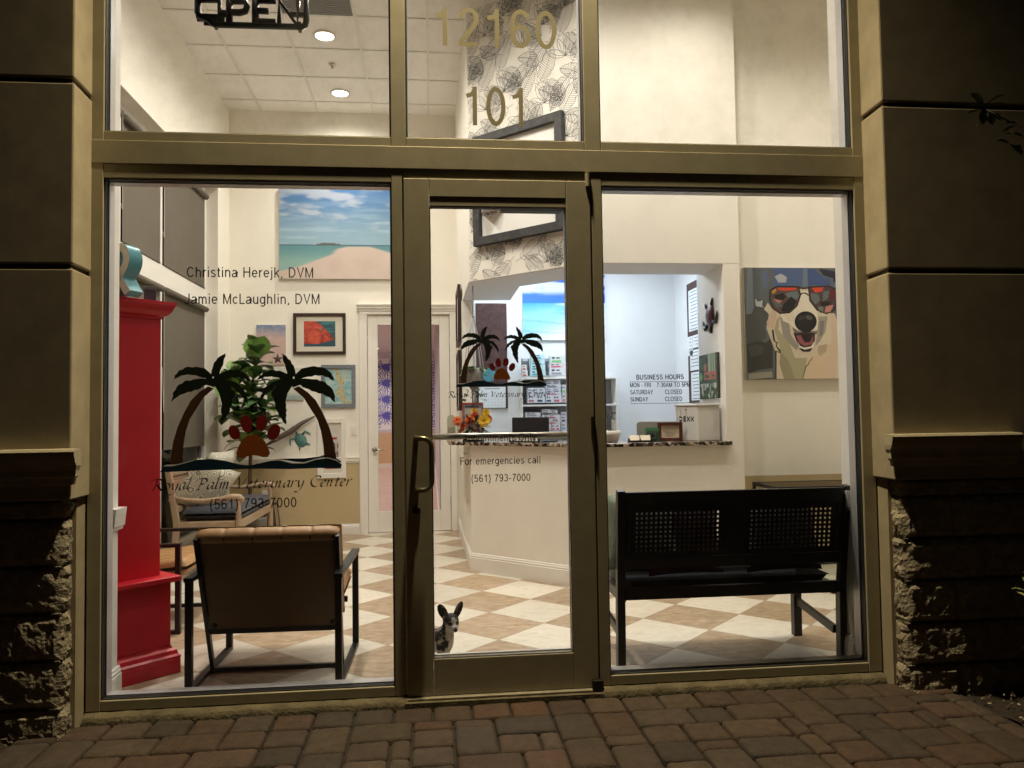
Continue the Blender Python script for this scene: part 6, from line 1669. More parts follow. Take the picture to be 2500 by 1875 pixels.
# ------------------------------------------------------------ little dog: one continuous surface from blended volumes
def surface_nets(fn, lo, hi, h):
    xs = [np.arange(lo[k], hi[k] + h, h) for k in range(3)]
    X, Y, Z = np.meshgrid(*xs, indexing='ij'); D = fn(X, Y, Z)
    s = D < 0; nx, ny, nz = D.shape
    c = np.zeros((nx - 1, ny - 1, nz - 1), int)
    for a in (0, 1):
        for b in (0, 1):
            for d in (0, 1): c += s[a:nx - 1 + a, b:ny - 1 + b, d:nz - 1 + d]
    act = (c > 0) & (c < 8); idx = -np.ones(act.shape, int); ii = np.argwhere(act); idx[act] = np.arange(len(ii))
    acc = np.zeros((len(ii), 3)); cnt = np.zeros(len(ii))
    cor = [(a, b, d) for a in (0, 1) for b in (0, 1) for d in (0, 1)]
    for p in cor:
        for ax in range(3):
            if p[ax]: continue
            q = list(p); q[ax] = 1
            va = D[ii[:, 0] + p[0], ii[:, 1] + p[1], ii[:, 2] + p[2]]; vb = D[ii[:, 0] + q[0], ii[:, 1] + q[1], ii[:, 2] + q[2]]
            m = (va < 0) != (vb < 0); tt = np.where(m, va / np.where(m, va - vb, 1), 0)
            pos = np.array(p)[None, :] + 0.0 * acc; pos[:, ax] = tt
            acc[m] += pos[m]; cnt[m] += 1
    V = (ii + acc / cnt[:, None]) * h + np.array(lo)
    F = []
    for ax in range(3):
        o1, o2 = [k for k in range(3) if k != ax]
        sl0 = [slice(None)] * 3; sl1 = [slice(None)] * 3; sl0[ax] = slice(0, -1); sl1[ax] = slice(1, None)
        e = np.argwhere(s[tuple(sl0)] != s[tuple(sl1)])
        for q in e:
            if q[o1] == 0 or q[o2] == 0 or q[o1] >= act.shape[o1] or q[o2] >= act.shape[o2]: continue
            def at(a, b):
                r = list(q); r[o1] -= a; r[o2] -= b; return idx[tuple(r)]
            fq = [at(1, 1), at(0, 1), at(0, 0), at(1, 0)]
            if min(fq) >= 0: F.append(fq)
    return V, F
def dog():
    def cap(X, Y, Z, a, b, ra, rb):
        a = np.array(a); b = np.array(b); ba = b - a
        tt = np.clip(((X - a[0]) * ba[0] + (Y - a[1]) * ba[1] + (Z - a[2]) * ba[2]) / (ba @ ba), 0, 1)
        return np.sqrt((X - a[0] - tt * ba[0]) ** 2 + (Y - a[1] - tt * ba[1]) ** 2 + (Z - a[2] - tt * ba[2]) ** 2) - (ra + (rb - ra) * tt)
    def ell(X, Y, Z, c, r, B=None):
        P = np.stack([X - c[0], Y - c[1], Z - c[2]], -1)
        if B is not None: P = P @ np.array(B).T
        q = P / np.array(r); k = np.sqrt((q ** 2).sum(-1))
        return (k - 1) * min(r)
    def sm(a, b, k): 
        h = np.clip(.5 + .5 * (b - a) / k, 0, 1); return b * (1 - h) + a * h - k * h * (1 - h)
    hd = R(-46); H = Vector((math.cos(hd), math.sin(hd), -.06)).normalized(); Ls = Vector((-math.sin(hd), math.cos(hd), 0)); U = H.cross(Ls)
    hc = Vector((.108, -.004, .243))
    P = lambda f, l, u: tuple(hc + H * f + Ls * l + U * u)
    def fn(X, Y, Z):
        d = cap(X, Y, Z, (.055, 0, .152), (-.095, 0, .160), .052, .043)
        d = sm(d, ell(X, Y, Z, (.062, 0, .145), (.05, .043, .062)), .02)
        d = sm(d, cap(X, Y, Z, (.075, 0, .18), (.098, -.002, .228), .038, .029), .02)
        d = sm(d, ell(X, Y, Z, tuple(hc), (.038, .036, .036)), .012)
        d = sm(d, ell(X, Y, Z, P(-.005, 0, .010), (.034, .037, .033)), .01)
        d = sm(d, cap(X, Y, Z, P(.022, 0, -.012), P(.056, 0, -.020), .021, .0115), .012)
        d = sm(d, cap(X, Y, Z, P(.018, .016, -.012), P(.03, .012, -.016), .016, .012), .01); d = sm(d, cap(X, Y, Z, P(.018, -.016, -.012), P(.03, -.012, -.016), .016, .012), .01)
        d = sm(d, ell(X, Y, Z, P(.064, 0, -.015), (.0065, .0075, .006)), .003)
        for sg in (1, -1):
            ax = (Ls * (sg * .46) + U * .9 - H * .06).normalized(); n = (H * .96 + Ls * (sg * .30)).normalized(); n = (n - ax * n.dot(ax)).normalized(); w = ax.cross(n)
            c = hc + U * .052 + Ls * (sg * .040) - H * .008
            outer = ell(X, Y, Z, tuple(c), (.0085, .0215, .045), [n, w, ax])
            inner = ell(X, Y, Z, tuple(c + n * .009 + ax * .002), (.0075, .0155, .035), [n, w, ax])
            d = sm(d, np.maximum(outer, -inner), .006)
        for sg in (1, -1):
            d = sm(d, cap(X, Y, Z, (.070, sg * .027, .13), (.073, sg * .028, .062), .019, .0115), .014)
            d = sm(d, cap(X, Y, Z, (.073, sg * .028, .062), (.074, sg * .028, .014), .0105, .0095), .006)
            d = sm(d, ell(X, Y, Z, (.082, sg * .028, .0095), (.016, .0105, .0095)), .006)
            d = sm(d, cap(X, Y, Z, (-.098, sg * .024, .145), (-.080, sg * .030, .092), .035, .019), .018)
            d = sm(d, cap(X, Y, Z, (-.080, sg * .030, .092), (-.118, sg * .030, .056), .017, .010), .010)
            d = sm(d, cap(X, Y, Z, (-.118, sg * .030, .056), (-.112, sg * .030, .014), .010, .009), .006)
            d = sm(d, ell(X, Y, Z, (-.102, sg * .030, .0095), (.017, .0105, .0095)), .006)
        d = sm(d, cap(X, Y, Z, (-.13, 0, .178), (-.175, 0, .215), .012, .008), .01); d = sm(d, cap(X, Y, Z, (-.175, 0, .215), (-.17, 0, .262), .008, .004), .006)
        return d
    V, F = surface_nets(fn, (-.2, -.085, -.004), (.19, .085, .35), .0036)
    mb = MB(); mb.smooth = True; mb.add([tuple(v) for v in V], F)
    loc = (.112, .40, 0); rz = R(-24); o_s = 1.07
    o = link_mesh('dog', mb, canvas_mat('short dog fur', .75), (0, 0, 0)); o.location = loc; o.rotation_euler = (0, 0, rz); o.scale = (o_s,) * 3
    o['label'] = 'small black and white short haired dog standing behind the entrance door glass'; o['category'] = 'dog'
    cols = []
    K_, Wt, G, Tn = (.012, .010, .009), (.56, .51, .45), (.20, .18, .165), (.30, .22, .17)
    for v in V:
        p = Vector(v); q = p - hc; f, l, u = q.dot(H), q.dot(Ls), q.dot(U)
        n = mnoise.noise(p * 34) + .5 * mnoise.noise(p * 80)
        c = K_
        if n > .18: c = G
        if q.length < .075 and u < .043:                            # face
            c = K_ if n < .1 else G
            if f > .012 and u < -.002 and abs(l) < .034: c = Wt      # cheeks and muzzle
            if abs(l) < .009 + .004 * n and f > .0 and u < .03: c = mixc(Wt, G, .35)  # blaze
            if u > .012 and n > .32: c = Wt
            if f > .062 or (f > .055 and u > -.013): c = (.012, .012, .012)
            if abs(abs(l) - .019) < .0075 and abs(u - .004) < .008 and f > .015: c = (.01, .008, .007)
        elif u > .03 and q.length < .12 and p.z > .25:              # ears
            c = (.17, .125, .105) if (f > -.004 and n > -.45) else K_
        else:
            front = p.x > .055 and abs(p.y) < .030 - .0 and p.z < .225
            if front and p.x > .078: c = mixc(Wt, Tn, .25 if n > .1 else 0)
            if p.z < .126 + .025 * n: c = mixc(Wt, G, .2)
            elif p.y < 0 and abs(p.x - .035) < .016 and .13 < p.z < .18 and n > -.2: c = mixc(Wt, G, .3)
            elif n > .34: c = Wt
        cols += [*c, 1.0]
    set_paint(o, cols)
    for sg in (1, -1):
        e = MB(); e.smooth = True; e.sphere(P(.0285, sg * .0195, .0045), .0058, 10, 8)
        k = link_mesh('eye', e, mat('wet dark eye', (.006, .004, .003), .05)); k.parent = o
dog()

# ------------------------------------------------------------ things on the counter
zc = 1.1003
def at(x, y, z=zc): return (x, y, z)
fx, fy = .485, 3.03
t = Thing('flower_arrangement', 'flower arrangement of orange roses and a yellow chrysanthemum on the granite counter', 'flowers', (fx, fy, zc))
f = MB(); f.smooth = True; f.lathe([(.04, zc), (.055, zc + .03), (.075, zc + .075), (.08, zc + .085), (.07, zc + .085), (.0, zc + .08)], (fx, fy, 0), 20); t.add('vase', f, mat('clear green vase', (.12, .16, .10), .2))
cr = Vector((math.cos(YAW), -math.sin(YAW), 0)); cf = Vector((-math.sin(YAW), -math.cos(YAW), .08)).normalized()
def fpos(a, z, o): return Vector((fx, fy, z)) + cr * a + cf * o
g = MB(); g2 = MB()
for k in range(150):
    a = rn.random() * 2 * PI; e = rn.uniform(-.35, 1.2); d = Vector((math.cos(a) * math.cos(e), math.sin(a) * math.cos(e), math.sin(e)))
    leaf(g if rn.random() < .6 else g2, Vector((fx, fy, zc + .12)) + Vector((d.x * .08, d.y * .08, d.z * .06)), d, rn.uniform(.05, .10), rn.uniform(.008, .016), .5, .2, n=4)
t.add('green_foliage', g, leaf_mat('dark bouquet leaf', (.03, .055, .02), (.08, .11, .05), 30)); t.add('russet_foliage', g2, leaf_mat('russet bouquet leaf', (.16, .035, .012), (.34, .10, .03), 30))
def rose(p, r, m, name='rose'):
    f = MB(); f.smooth = True; p = Vector(p); s = cf.cross(Vector((0, 0, 1))).normalized(); u = s.cross(cf)
    for ring, (rad, cnt, op) in enumerate(((.18, 3, .25), (.42, 4, .5), (.72, 5, .8), (1.0, 6, 1.1))):
        for k in range(cnt):
            a0 = 2 * PI * k / cnt + ring * .7; wd = 2 * PI / cnt * .75
            f.grid(lambda uu, vv: tuple(p + (s * math.cos(a0 + (uu - .5) * wd * 1.4) + u * math.sin(a0 + (uu - .5) * wd * 1.4)) * (r * rad * (.45 + .55 * vv) * (1 + .12 * op * vv * vv)) + cf * (r * (.55 - .25 * ring) * vv + r * (.15 * (1 - (2 * uu - 1) ** 2)) * vv - r * .25)), 5, 4)
    t.add(name, f, m)
MO = mat('orange rose petal', (.62, .12, .03), .6, col2=(.75, .20, .06), vscale=30)
rose(fpos(-.13, 1.275, .075), .036, MO); rose(fpos(-.022, 1.280, .10), .038, MO); rose(fpos(.13, 1.29, .05), .034, mat('deep orange petal', (.55, .07, .02), .6)); rose(fpos(-.08, 1.225, .085), .026, MATS['deep orange petal']); rose(fpos(.02, 1.34, .04), .026, MATS['deep orange petal'])
def mum(c, r, ms):
    f = MB(); p = Vector(c); s = cf.cross(Vector((0, 0, 1))).normalized(); u = s.cross(cf)
    for ring, (L, cnt, tilt) in enumerate(((1.0, 20, .08), (.82, 18, .35), (.6, 15, .7), (.38, 11, 1.1), (.2, 7, 1.4))):
        for k in range(cnt):
            a = 2 * PI * (k + ring * .5) / cnt + rn.uniform(-.08, .08)
            d = (s * math.cos(a) + u * math.sin(a)) * math.cos(tilt) + cf * math.sin(tilt)
            leaf(f, p + cf * (ring * .004), d, r * L * rn.uniform(.88, 1.08), r * .095, -.25, .3, cf, n=4)
    t.add('chrysanthemum', f, ms)
MY = mat('yellow petal', (.75, .52, .015), .6, col2=(.80, .62, .10), vscale=40)
mum(fpos(.10, 1.268, .10), .066, MY); mum(fpos(.115, 1.345, .04), .042, MY); mum(fpos(.01, 1.36, .02), .034, MY)

t = Thing('counter_sign', 'red and grey boxed notice standing behind the flower arrangement', 'sign', (.50, 3.17, zc))
f = MB(); f.box(.40, .585, 3.165, 3.175, zc, 1.44); t.add('card', f, flat(120, 122, 130), bevel=.001)
f = MB(); f.box(.400, .585, 3.162, 3.1645, 1.425, 1.4402); f.box(.40, .408, 3.162, 3.1645, 1.2, 1.4248); f.box(.577, .585, 3.162, 3.1645, 1.2, 1.4248); t.add('red_border', f, flat(170, 70, 60))
f = MB(); f.box(.42, .565, 3.1622, 3.1646, 1.30, 1.39); t.add('panel', f, flat(170, 165, 155))
f = MB()
for k in range(7): f.box(.424 + k * .018, .436 + k * .018, 3.1622, 3.1646, 1.398, 1.413)
t.add('printed_line', f, flat(25, 30, 60))
t = Thing('brochure_stand', 'rounded clear brochure stand with a red strip at the left end of the counter', 'brochure stand', (.30, 3.40, zc))
f = MB(); f.prism([(.268, zc), (.345, zc), (.345, zc + .20), (.335, zc + .225), (.31, zc + .235), (.29, zc + .232), (.272, zc + .215), (.268, zc + .19)], 3.39, 3.40, 'y'); t.add('panel', f, flat(182, 180, 160), bevel=.001)
f = MB(); f.box(.272, .34, 3.387, 3.3896, zc + .012, zc + .058); t.add('red_strip', f, flat(200, 40, 45)); f = MB(); f.box(.274, .338, 3.387, 3.3896, zc + .075, zc + .12); t.add('printed_scene', f, mat('printed garden', (.1, .16, .08), .6, col2=(.4, .35, .25), vscale=60))
# monitor seen from behind
t = Thing('computer_monitor', 'black computer monitor seen from behind on the reception counter', 'monitor', (.90, 2.70, zc))
f = MB(); dbox(f, .362, .735, -.150, -.118, zc + .075, zc + .205); t.add('rear_shell', f, mat('speckled black plastic', (.02, .02, .024), .35, var=.6, vscale=70), bevel=.008)
f = MB(); dbox(f, .52, .58, -.175, -.1502, zc + .012, zc + .12); t.add('stand', f, M_BLACKM, bevel=.003)
f = MB(); dbox(f, .40, .74, -.26, -.12, zc, zc + .011); t.add('foot', f, M_BLACKM, bevel=.003)
t = Thing('desk_tray', 'dark document tray on the counter below the monitor', 'tray', (.85, 2.66, zc))
f = MB(); dbox(f, .40, .72, -.10, -.03, zc, zc + .006); dbox(f, .40, .72, -.033, -.03, zc + .0062, zc + .045); t.add('tray_body', f, M_BLACKM)
f = MB()
for k in range(9): dbox(f, .415 + k * .033, .437 + k * .033, -.0298, -.0285, zc + .012, zc + .04)
t.add('file_tab', f, M_PAPER)
# orchid bowl
t = Thing('orchid_bowl', 'white bowl holding a bare orchid stem beside the door frame on the counter', 'plant', (1.515, 2.25, zc))
f = MB(); f.smooth = True; f.lathe([(.05, zc), (.062, zc + .012), (.078, zc + .06), (.080, zc + .092), (.074, zc + .092), (.07, zc + .075), (0, zc + .072)], (1.515, 2.25, 0), 24); t.add('bowl', f, mat('white glazed bowl', (.62, .60, .56), .35))
f = MB(); f.smooth = True; f.tube([(1.50, 2.25, zc + .07), (1.495, 2.25, zc + .16), (1.497, 2.245, zc + .225), (1.515, 2.24, zc + .235), (1.545, 2.235, zc + .228)], [.003] * 5, 6)
for a, b in ((.52, .20), (.507, .215), (.55, .226), (.495, .205)): f.sphere((1 + a, 2.24, zc + b), (.008, .005, .007), 6, 5)
t.add('stem', f, mat('dark orchid stem', (.03, .04, .02), .6))
g = MB()
for d in ((-.8, -.2, .4), (.9, -.2, .3), (.3, -.8, .5), (-.3, -.7, .6)): leaf(g, (1.515, 2.25, zc + .075), d, .085, .015, .6, .2, n=5)
t.add('leaf', g, leaf_mat('orchid leaf', (.03, .06, .025), (.06, .1, .04)))
f = MB(); f.bar((1.545, 2.23, zc + .075), (1.535, 2.232, zc + .175), .030, .002, up=(0, 1, 0)); t.add('plant_tag', f, flat(190, 190, 188))
t = Thing('card_holder', 'black business card holder with two stacks of cream cards on the counter', 'card holder', (1.74, 2.22, zc))
f = MB(); f.box(1.65, 1.83, 2.19, 2.25, zc, zc + .006); f.box(1.65, 1.655, 2.19, 2.24, zc + .0062, zc + .03); f.box(1.735, 1.742, 2.19, 2.24, zc + .0062, zc + .028); f.box(1.825, 1.83, 2.19, 2.24, zc + .0062, zc + .03); f.box(1.6552, 1.7348, 2.188, 2.191, zc + .0062, zc + .014); f.box(1.7422, 1.8248, 2.188, 2.191, zc + .0062, zc + .014)
t.add('tray', f, M_BLACKM)
for a in (1.657, 1.744):
    f = MB(); f.add([(a, 2.195, zc + .009), (a + .076, 2.195, zc + .009), (a + .08, 2.222, zc + .052), (a + .004, 2.222, zc + .052), (a, 2.215, zc + .009), (a + .076, 2.215, zc + .009), (a + .08, 2.238, zc + .052), (a + .004, 2.238, zc + .052)], [(0, 1, 2, 3), (7, 6, 5, 4), (0, 4, 5, 1), (1, 5, 6, 2), (2, 6, 7, 3), (3, 7, 4, 0)]); t.add('card_stack', f, flat(225, 215, 195))
t = Thing('acrylic_notice', 'green and teal notice in a clear acrylic stand on the counter', 'sign', (1.86, 2.26, zc))
f = MB(); f.box(1.80, 1.905, 2.258, 2.2605, zc, zc + .107); t.add('print', f, flat(72, 140, 90)); f = MB(); f.box(1.806, 1.899, 2.2555, 2.2575, zc + .006, zc + .04); t.add('teal_band', f, flat(70, 150, 140)); f = MB(); f.box(1.815, 1.885, 2.2535, 2.2553, zc + .022, zc + .082); t.add('pale_panel', f, flat(165, 195, 190))
g = MB()
for a in (.3, .7, 1.1): leaf(g, (1.842, 2.2525, zc + .034), (math.cos(a), 0, math.sin(a)), .036, .006, 0, 0, (0, -1, 0), n=4)
t.add('leaf_mark', g, flat(40, 95, 95), recalc=False)
t.add('acrylic_cover', MB().box(1.795, 1.912, 2.247, 2.2495, zc, zc + .112), M_GLASS)
t = Thing('certificate', 'brown wooden framed certificate standing on the counter', 'picture', (2.0, 2.28, zc))
f = MB(); x0, x1, z0, z1, fw = 1.905, 2.105, zc, zc + .15, .027
f.box(x0, x0 + fw, 2.27, 2.29, z0, z1); f.box(x1 - fw, x1, 2.27, 2.29, z0, z1); f.box(x0 + fw, x1 - fw, 2.2702, 2.2898, z0, z0 + fw); f.box(x0 + fw, x1 - fw, 2.2702, 2.2898, z1 - fw, z1); t.add('frame', f, mat('red brown wood frame', (.075, .022, .014), .35), bevel=.004)
t.add('page', MB().box(x0 + fw, x1 - fw, 2.281, 2.285, z0 + fw, z1 - fw), flat(222, 210, 185))
f = MB()
for k in range(8):
    w = (.055, .05, .06, .058, .06, .04, .05, .03)[k]; f.box(2.005 - w, 2.005 + w, 2.2795, 2.2808, z1 - fw - .012 - k * .0105, z1 - fw - .0098 - k * .0105)
t.add('printed_line', f, flat(120, 105, 95))
t = Thing('silver_monitor', 'silver rounded monitor back behind the certificate', 'monitor', (1.86, 2.40, zc))
f = MB(); f.prism([(1.765, zc + .03), (2.09, zc + .03), (2.09, zc + .155), (1.785, zc + .16), (1.770, zc + .152), (1.765, zc + .135)], 2.385, 2.40, 'y'); t.add('rear_shell', f, mat('silver plastic', (.42, .41, .39), .35, .5), bevel=.005)
f = MB(); f.box(1.87, 1.95, 2.3995, 2.46, zc, zc + .05); t.add('stand', f, MATS['silver plastic'], bevel=.003)
t = Thing('analyser_box', 'white analyser box with black initials at the right end of the counter', 'machine', (2.22, 2.3, zc))
f = MB(); pl = [(2.196, 2.17), (2.380, 2.195), (2.345, 2.42), (2.085, 2.39)]; f.prism(pl, zc, zc + .275); t.add('housing', f, mat('off white plastic', (.66, .645, .61), .5), bevel=.006)
f = MB(); f.prism([(2.190, 2.16), (2.386, 2.187), (2.350, 2.427), (2.075, 2.395)], zc + .2755, zc + .29); t.add('lid', f, MATS['off white plastic'], bevel=.004)
f = text_mb('IDEXX', 0, 1, zc + .155, .036, 0, .085); A = Vector((2.094, 2.372)); Bq = Vector((2.178, 2.208)); nrm = Vector((-(2.39 - 2.17), -(2.196 - 2.085))).normalized()
f.v = [(*(A + (Bq - A) * v[0] + nrm * .0012), v[2]) for v in f.v]; t.add('lettering', f, M_INK, recalc=False)
f = MB(); 
for s_ in (.25, .55): q = A + (Bq - A) * s_ + nrm * .004; f.tube([(*q, zc + .255), (*q, zc + .20)], .0012, 5)
q = A + (Bq - A) * .55 + nrm * .005; f.sphere((*q, zc + .25), .006, 8, 6); t.add('cable', f, M_DARK)
# hanging planter
mx, my = .505, 3.16
t = Thing('hanging_planter', 'macrame hanging planter with trailing green leaves in the serving opening', 'plant', (mx, my, 1.55))
f = MB(); f.smooth = True; f.lathe([(.035, 1.565), (.06, 1.60), (.078, 1.68), (.083, 1.735), (.076, 1.735), (.0, 1.72)], (mx, my, 0), 20); t.add('pot', f, mat('grey woven pot', (.22, .21, .21), .8, var=.3, vscale=40))
f = MB(); f.smooth = True; f.tube([(mx, my, 2.48), (mx, my, 2.20)], .006, 6)
for k in range(8):
    a = 2 * PI * k / 8; f.tube([(mx, my, 2.21), (mx + .05 * math.cos(a), my + .05 * math.sin(a), 2.0), (mx + .088 * math.cos(a), my + .088 * math.sin(a), 1.74), (mx + .075 * math.cos(a + .4), my + .075 * math.sin(a + .4), 1.64), (mx + .02 * math.cos(a), my + .02 * math.sin(a), 1.55), (mx + .012 * math.cos(a), my + .012 * math.sin(a), 1.38)], .0032, 5)
f.sphere((mx, my, 2.205), .013, 8, 6); f.sphere((mx, my, 1.55), .016, 8, 6); t.add('macrame_cord', f, mat('grey cotton cord', (.36, .35, .33), .9))
g = MB()
for k in range(42):
    a = rn.random() * 2 * PI; d = Vector((math.cos(a), math.sin(a), rn.uniform(.0, .9))); leaf(g, Vector((mx, my, 1.735)) + Vector((d.x, d.y, 0)) * .045, d, rn.uniform(.06, .10), rn.uniform(.014, .022), .8, .2, n=5)
for k in range(5):
    a = rn.random() * 2 * PI + PI
    for j in range(6): leaf(g, (mx + .09 * math.cos(a), my + .09 * math.sin(a), 1.70 - j * .045), (math.cos(a + j), math.sin(a + j), -.3), .05, .016, .4, .2, n=4)
t.add('foliage', g, leaf_mat('pothos leaf', (.06, .15, .04), (.22, .36, .14), 25))

# ornaments on the right jamb of the opening
JX = 2.400
turtle('jamb_turtle', 'dark bronze sea turtle ornament on the right jamb of the opening', (JX, 2.385, 2.11), .17, mat('dark copper shell', (.09, .03, .035), .3, .6, var=.6, vscale=40), mat('dark pewter', (.05, .06, .06), .35, .7), axis='x', rot=PI + .15)
def trop(u, v):
    c = mixc(S(20, 35, 22), S(70, 95, 55), ss(-.3, .4, ns(u * 6, v * 9, 3)))
    if v > .58 and .5 < u < .95: c = mixc(S(150, 160, 130), S(60, 75, 50), 1 if int(u * 26) % 3 == 0 else 0)
    if .42 < v < .60 and .3 < u < .95 and ns(u * 4, v * 5, 1) > -.25: c = S(170, 95, 75)
    if .62 < v < .78 and .28 < u < .42: c = S(175, 95, 80)
    if v < .33 and ns(u * 14, v * 5, 8) > .12: c = S(185, 190, 175)
    if math.hypot((u - .1) * 1.6, (v - .5)) < .10: c = S(120, 175, 90)
    return c
t = Thing('jamb_canvas', 'narrow tropical garden canvas on the right jamb of the opening', 'picture', (JX, 2.41, 1.45))
t.add('stretcher', MB().box(JX - .022, JX - .0005, 2.215, 2.63, 1.435, 1.80), flat(70, 72, 62), bevel=.002)
mb = MB(); mb.grid(lambda u, v: (JX - .0226, 2.628 - .411 * u, 1.437 + .361 * v), 26, 34); cols = []
for j in range(35):
    for i in range(27): cols += [*trop(i / 26, j / 34), 1.0]
o = t.add('print', mb, canvas_mat(), recalc=False); set_paint(o, cols)
# board with papers on the office side wall
t = Thing('notice_board', 'brown notice board on the office wall behind the jamb', 'board', (2.85, 4.06, 1.43))
t.add('board', MB().box(2.832, 2.849, 3.88, 4.24, 1.43, 2.68), mat('brown felt board', (.075, .045, .042), .9, var=.25, vscale=40), bevel=.002)
for k, (y0, y1, z0, z1) in enumerate(((3.89, 4.18, 2.17, 2.60), (3.89, 4.07, 1.99, 2.12), (4.08, 4.24, 1.92, 2.12), (3.89, 4.17, 1.76, 1.97), (3.89, 4.15, 1.45, 1.74))):
    f = MB(); f.box(2.8295, 2.8312, y0, y1, z0, z1)
    p = Thing('pinned_paper', ['white letter pinned at the top of the brown notice board', 'small white slip pinned in the middle of the brown notice board', 'white slip overlapping the far edge of the brown notice board', 'bordered white form pinned below the small slips', 'long white letter pinned at the bottom of the brown notice board'][k], 'paper', (2.83, (y0 + y1) / 2, z0), group='papers pinned on the notice board')
    p.add('sheet', f, mat('cool white paper', (.74, .77, .80), .7)); f = MB()
    for j in range(int((z1 - z0) / .035)): f.box(2.8285, 2.8293, y0 + .03, y1 - .03 - .05 * rn.random(), z1 - .03 - j * .035, z1 - .022 - j * .035)
    p.add('printed_line', f, flat(120, 124, 132))

# ------------------------------------------------------------ office wall: brown board, calendar, print, shelves
t = Thing('pin_board', 'tall dark brown pin board on the office back wall', 'board', (.79, OY, 1.40))
t.add('board', MB().box(.617, .955, OY - .02, OY - .001, 1.40, 2.546), mat('plum brown felt', (.072, .036, .034), .9, var=.35, vscale=30), bevel=.002)
t = Thing('wall_calendar', 'white calendar page pinned to the bottom of the dark brown pin board', 'calendar', (.78, OY - .022, 1.41))
t.add('page', MB().box(.640, .931, OY - .0245, OY - .0205, 1.407, 1.633), mat('cool white paper', (.74, .77, .80), .7))
f = MB()
for r_ in range(5):
    for c in range(7): f.box(.662 + c * .037, .668 + c * .037, OY - .0257, OY - .0247, 1.43 + r_ * .034, 1.437 + r_ * .034)
f.box(.70, .87, OY - .0257, OY - .0247, 1.61, 1.618); t.add('date_mark', f, flat(120, 128, 140))
t = Thing('globe_poster', 'round blue green poster on the dark brown pin board', 'poster', (.755, OY - .022, 1.69))
mb = MB(); mb.smooth = False; mb.lathe([(.075, 0), (.075, -.003)], (.755, OY - .0205, 1.765), 24, 'y'); t.add('disc', mb, mat('blue green print', (.05, .17, .30), .6, col2=(.08, .26, .20), vscale=12))
def lagoon(u, v):
    if v > .60:
        h = (v - .60) / .40; c = mixc(S(45, 105, 200), S(40, 90, 190), h)
        cl = ss(0, .25, ns(u * 4 + 3, v * 7, 3, 5) + .25 * math.sin(h * 3)); return mixc(c, S(205, 215, 235), .9 * cl * ss(.15, .45, h))
    d = (.60 - v) / .60
    if d < .05: return S(35, 110, 190)
    c = mixc(S(50, 150, 205), S(140, 200, 220), ss(.0, .5, d + .25 * u + .15 * ns(u * 4, v * 10, 2)))
    sand = S(225, 222, 225); m = ss(-.06, .16, d - .95 + .9 * u + .22 * math.sin(3.2 * d + 3 * u)) if d > .1 else ss(.35, .6, u + .1 * d)
    c = mixc(c, sand, m)
    r = math.sin(26 * (d + .3 * (u - .5) ** 2) + 4 * ns(u * 3, v * 3, 6))
    if .3 < d < .85 and r > .8: c = mixc(c, S(60, 130, 180), .25)
    return c
canvas('lagoon_canvas', 'large unframed print of a blue lagoon and white sand on the office back wall', lagoon, 1.128, 2.05, 2.139, 2.86, OY, .03, 80, 70)
# shelves
def sx(px): return 1.099 + (px - 1290) * .000662
def sz(py): return 1.72 + (330 - py) * .000662
YS = 4.45
t = Thing('wall_shelving', 'white shelving full of medicine cartons on the office back wall', 'shelf', (1.6, 4.58, 1.0))
for za in (1.702, 1.414, 1.128): t.add('shelf_board', MB().box(1.092, 2.10, YS, OY - .001, za, za + .018), M_WHITE, bevel=.002)
t.add('side_panel', MB().box(1.080, 1.0918, YS, OY - .001, .2, 1.72), M_WHITE, bevel=.002); t.add('side_panel', MB().box(2.1002, 2.112, YS, OY - .001, .2, 1.72), M_WHITE, bevel=.002)
t.add('rear_panel', MB().box(1.0922, 2.10, OY - .016, OY - .002, .2, 1.70), mat('shaded grey board', (.30, .31, .33), .8))
def carton(px0, px1, py0, py1, col, stripe, label, group, y=YS + .02, name='medicine_carton'):
    x0, x1, z1, z0 = sx(px0), sx(px1), sz(py0), sz(py1)
    t = Thing(name, label, 'carton' if 'carton' in name else 'pack', ((x0 + x1) / 2, y, z0), group=group)
    t.add('carton_body', MB().box(x0, x1, y, y + .12, z0, z1), flat(*col), bevel=.002)
    f = MB(); w = x1 - x0; h = z1 - z0
    f.box(x0 + .1 * w, x0 + .72 * w, y - .0012, y - .0002, z0 + .12 * h, z0 + .38 * h); t.add('colour_band', f, flat(*stripe))
    f = MB(); f.box(x0 + .12 * w, x0 + .3 * w, y - .0012, y - .0002, z0 + .55 * h, z0 + .82 * h); f.box(x0 + .4 * w, x0 + .62 * w, y - .0012, y - .0002, z0 + .6 * h, z0 + .78 * h); t.add('printed_mark', f, flat(90, 92, 105))
G1 = 'teal packs on the top shelf'; 
for k in range(4): carton(1415 + 4 * k, 1660 - 5 * k, 298 - 88 * (k + 1) + 4, 298 - 88 * k, (190, 222, 228), (60, 160, 185), 'flat white and teal pack in the stack of four on the top shelf', G1, name='teal_pack')
G2 = 'white packs on the top shelf'
carton(1728, 1985, 175, 298, (222, 222, 228), (150, 155, 165), 'white pack at the bottom of the right stack on the top shelf', G2, name='white_pack'); carton(1722, 1975, 105, 172, (225, 215, 220), (215, 80, 120), 'white pack with a pink band on the top shelf', G2, name='white_pack'); carton(1735, 1985, -25, 102, (215, 225, 222), (130, 190, 130), 'white pack with a pale green band at the top of the right stack', G2, name='white_pack')
carton(1284, 1352, 122, 212, (225, 222, 222), (190, 60, 50), 'white red footed box on top of its twin, left end of the top shelf', 'red footed boxes', name='white_carton'); carton(1284, 1368, 215, 312, (225, 222, 222), (190, 60, 50), 'white red footed box under its twin, left end of the top shelf', 'red footed boxes', name='white_carton')
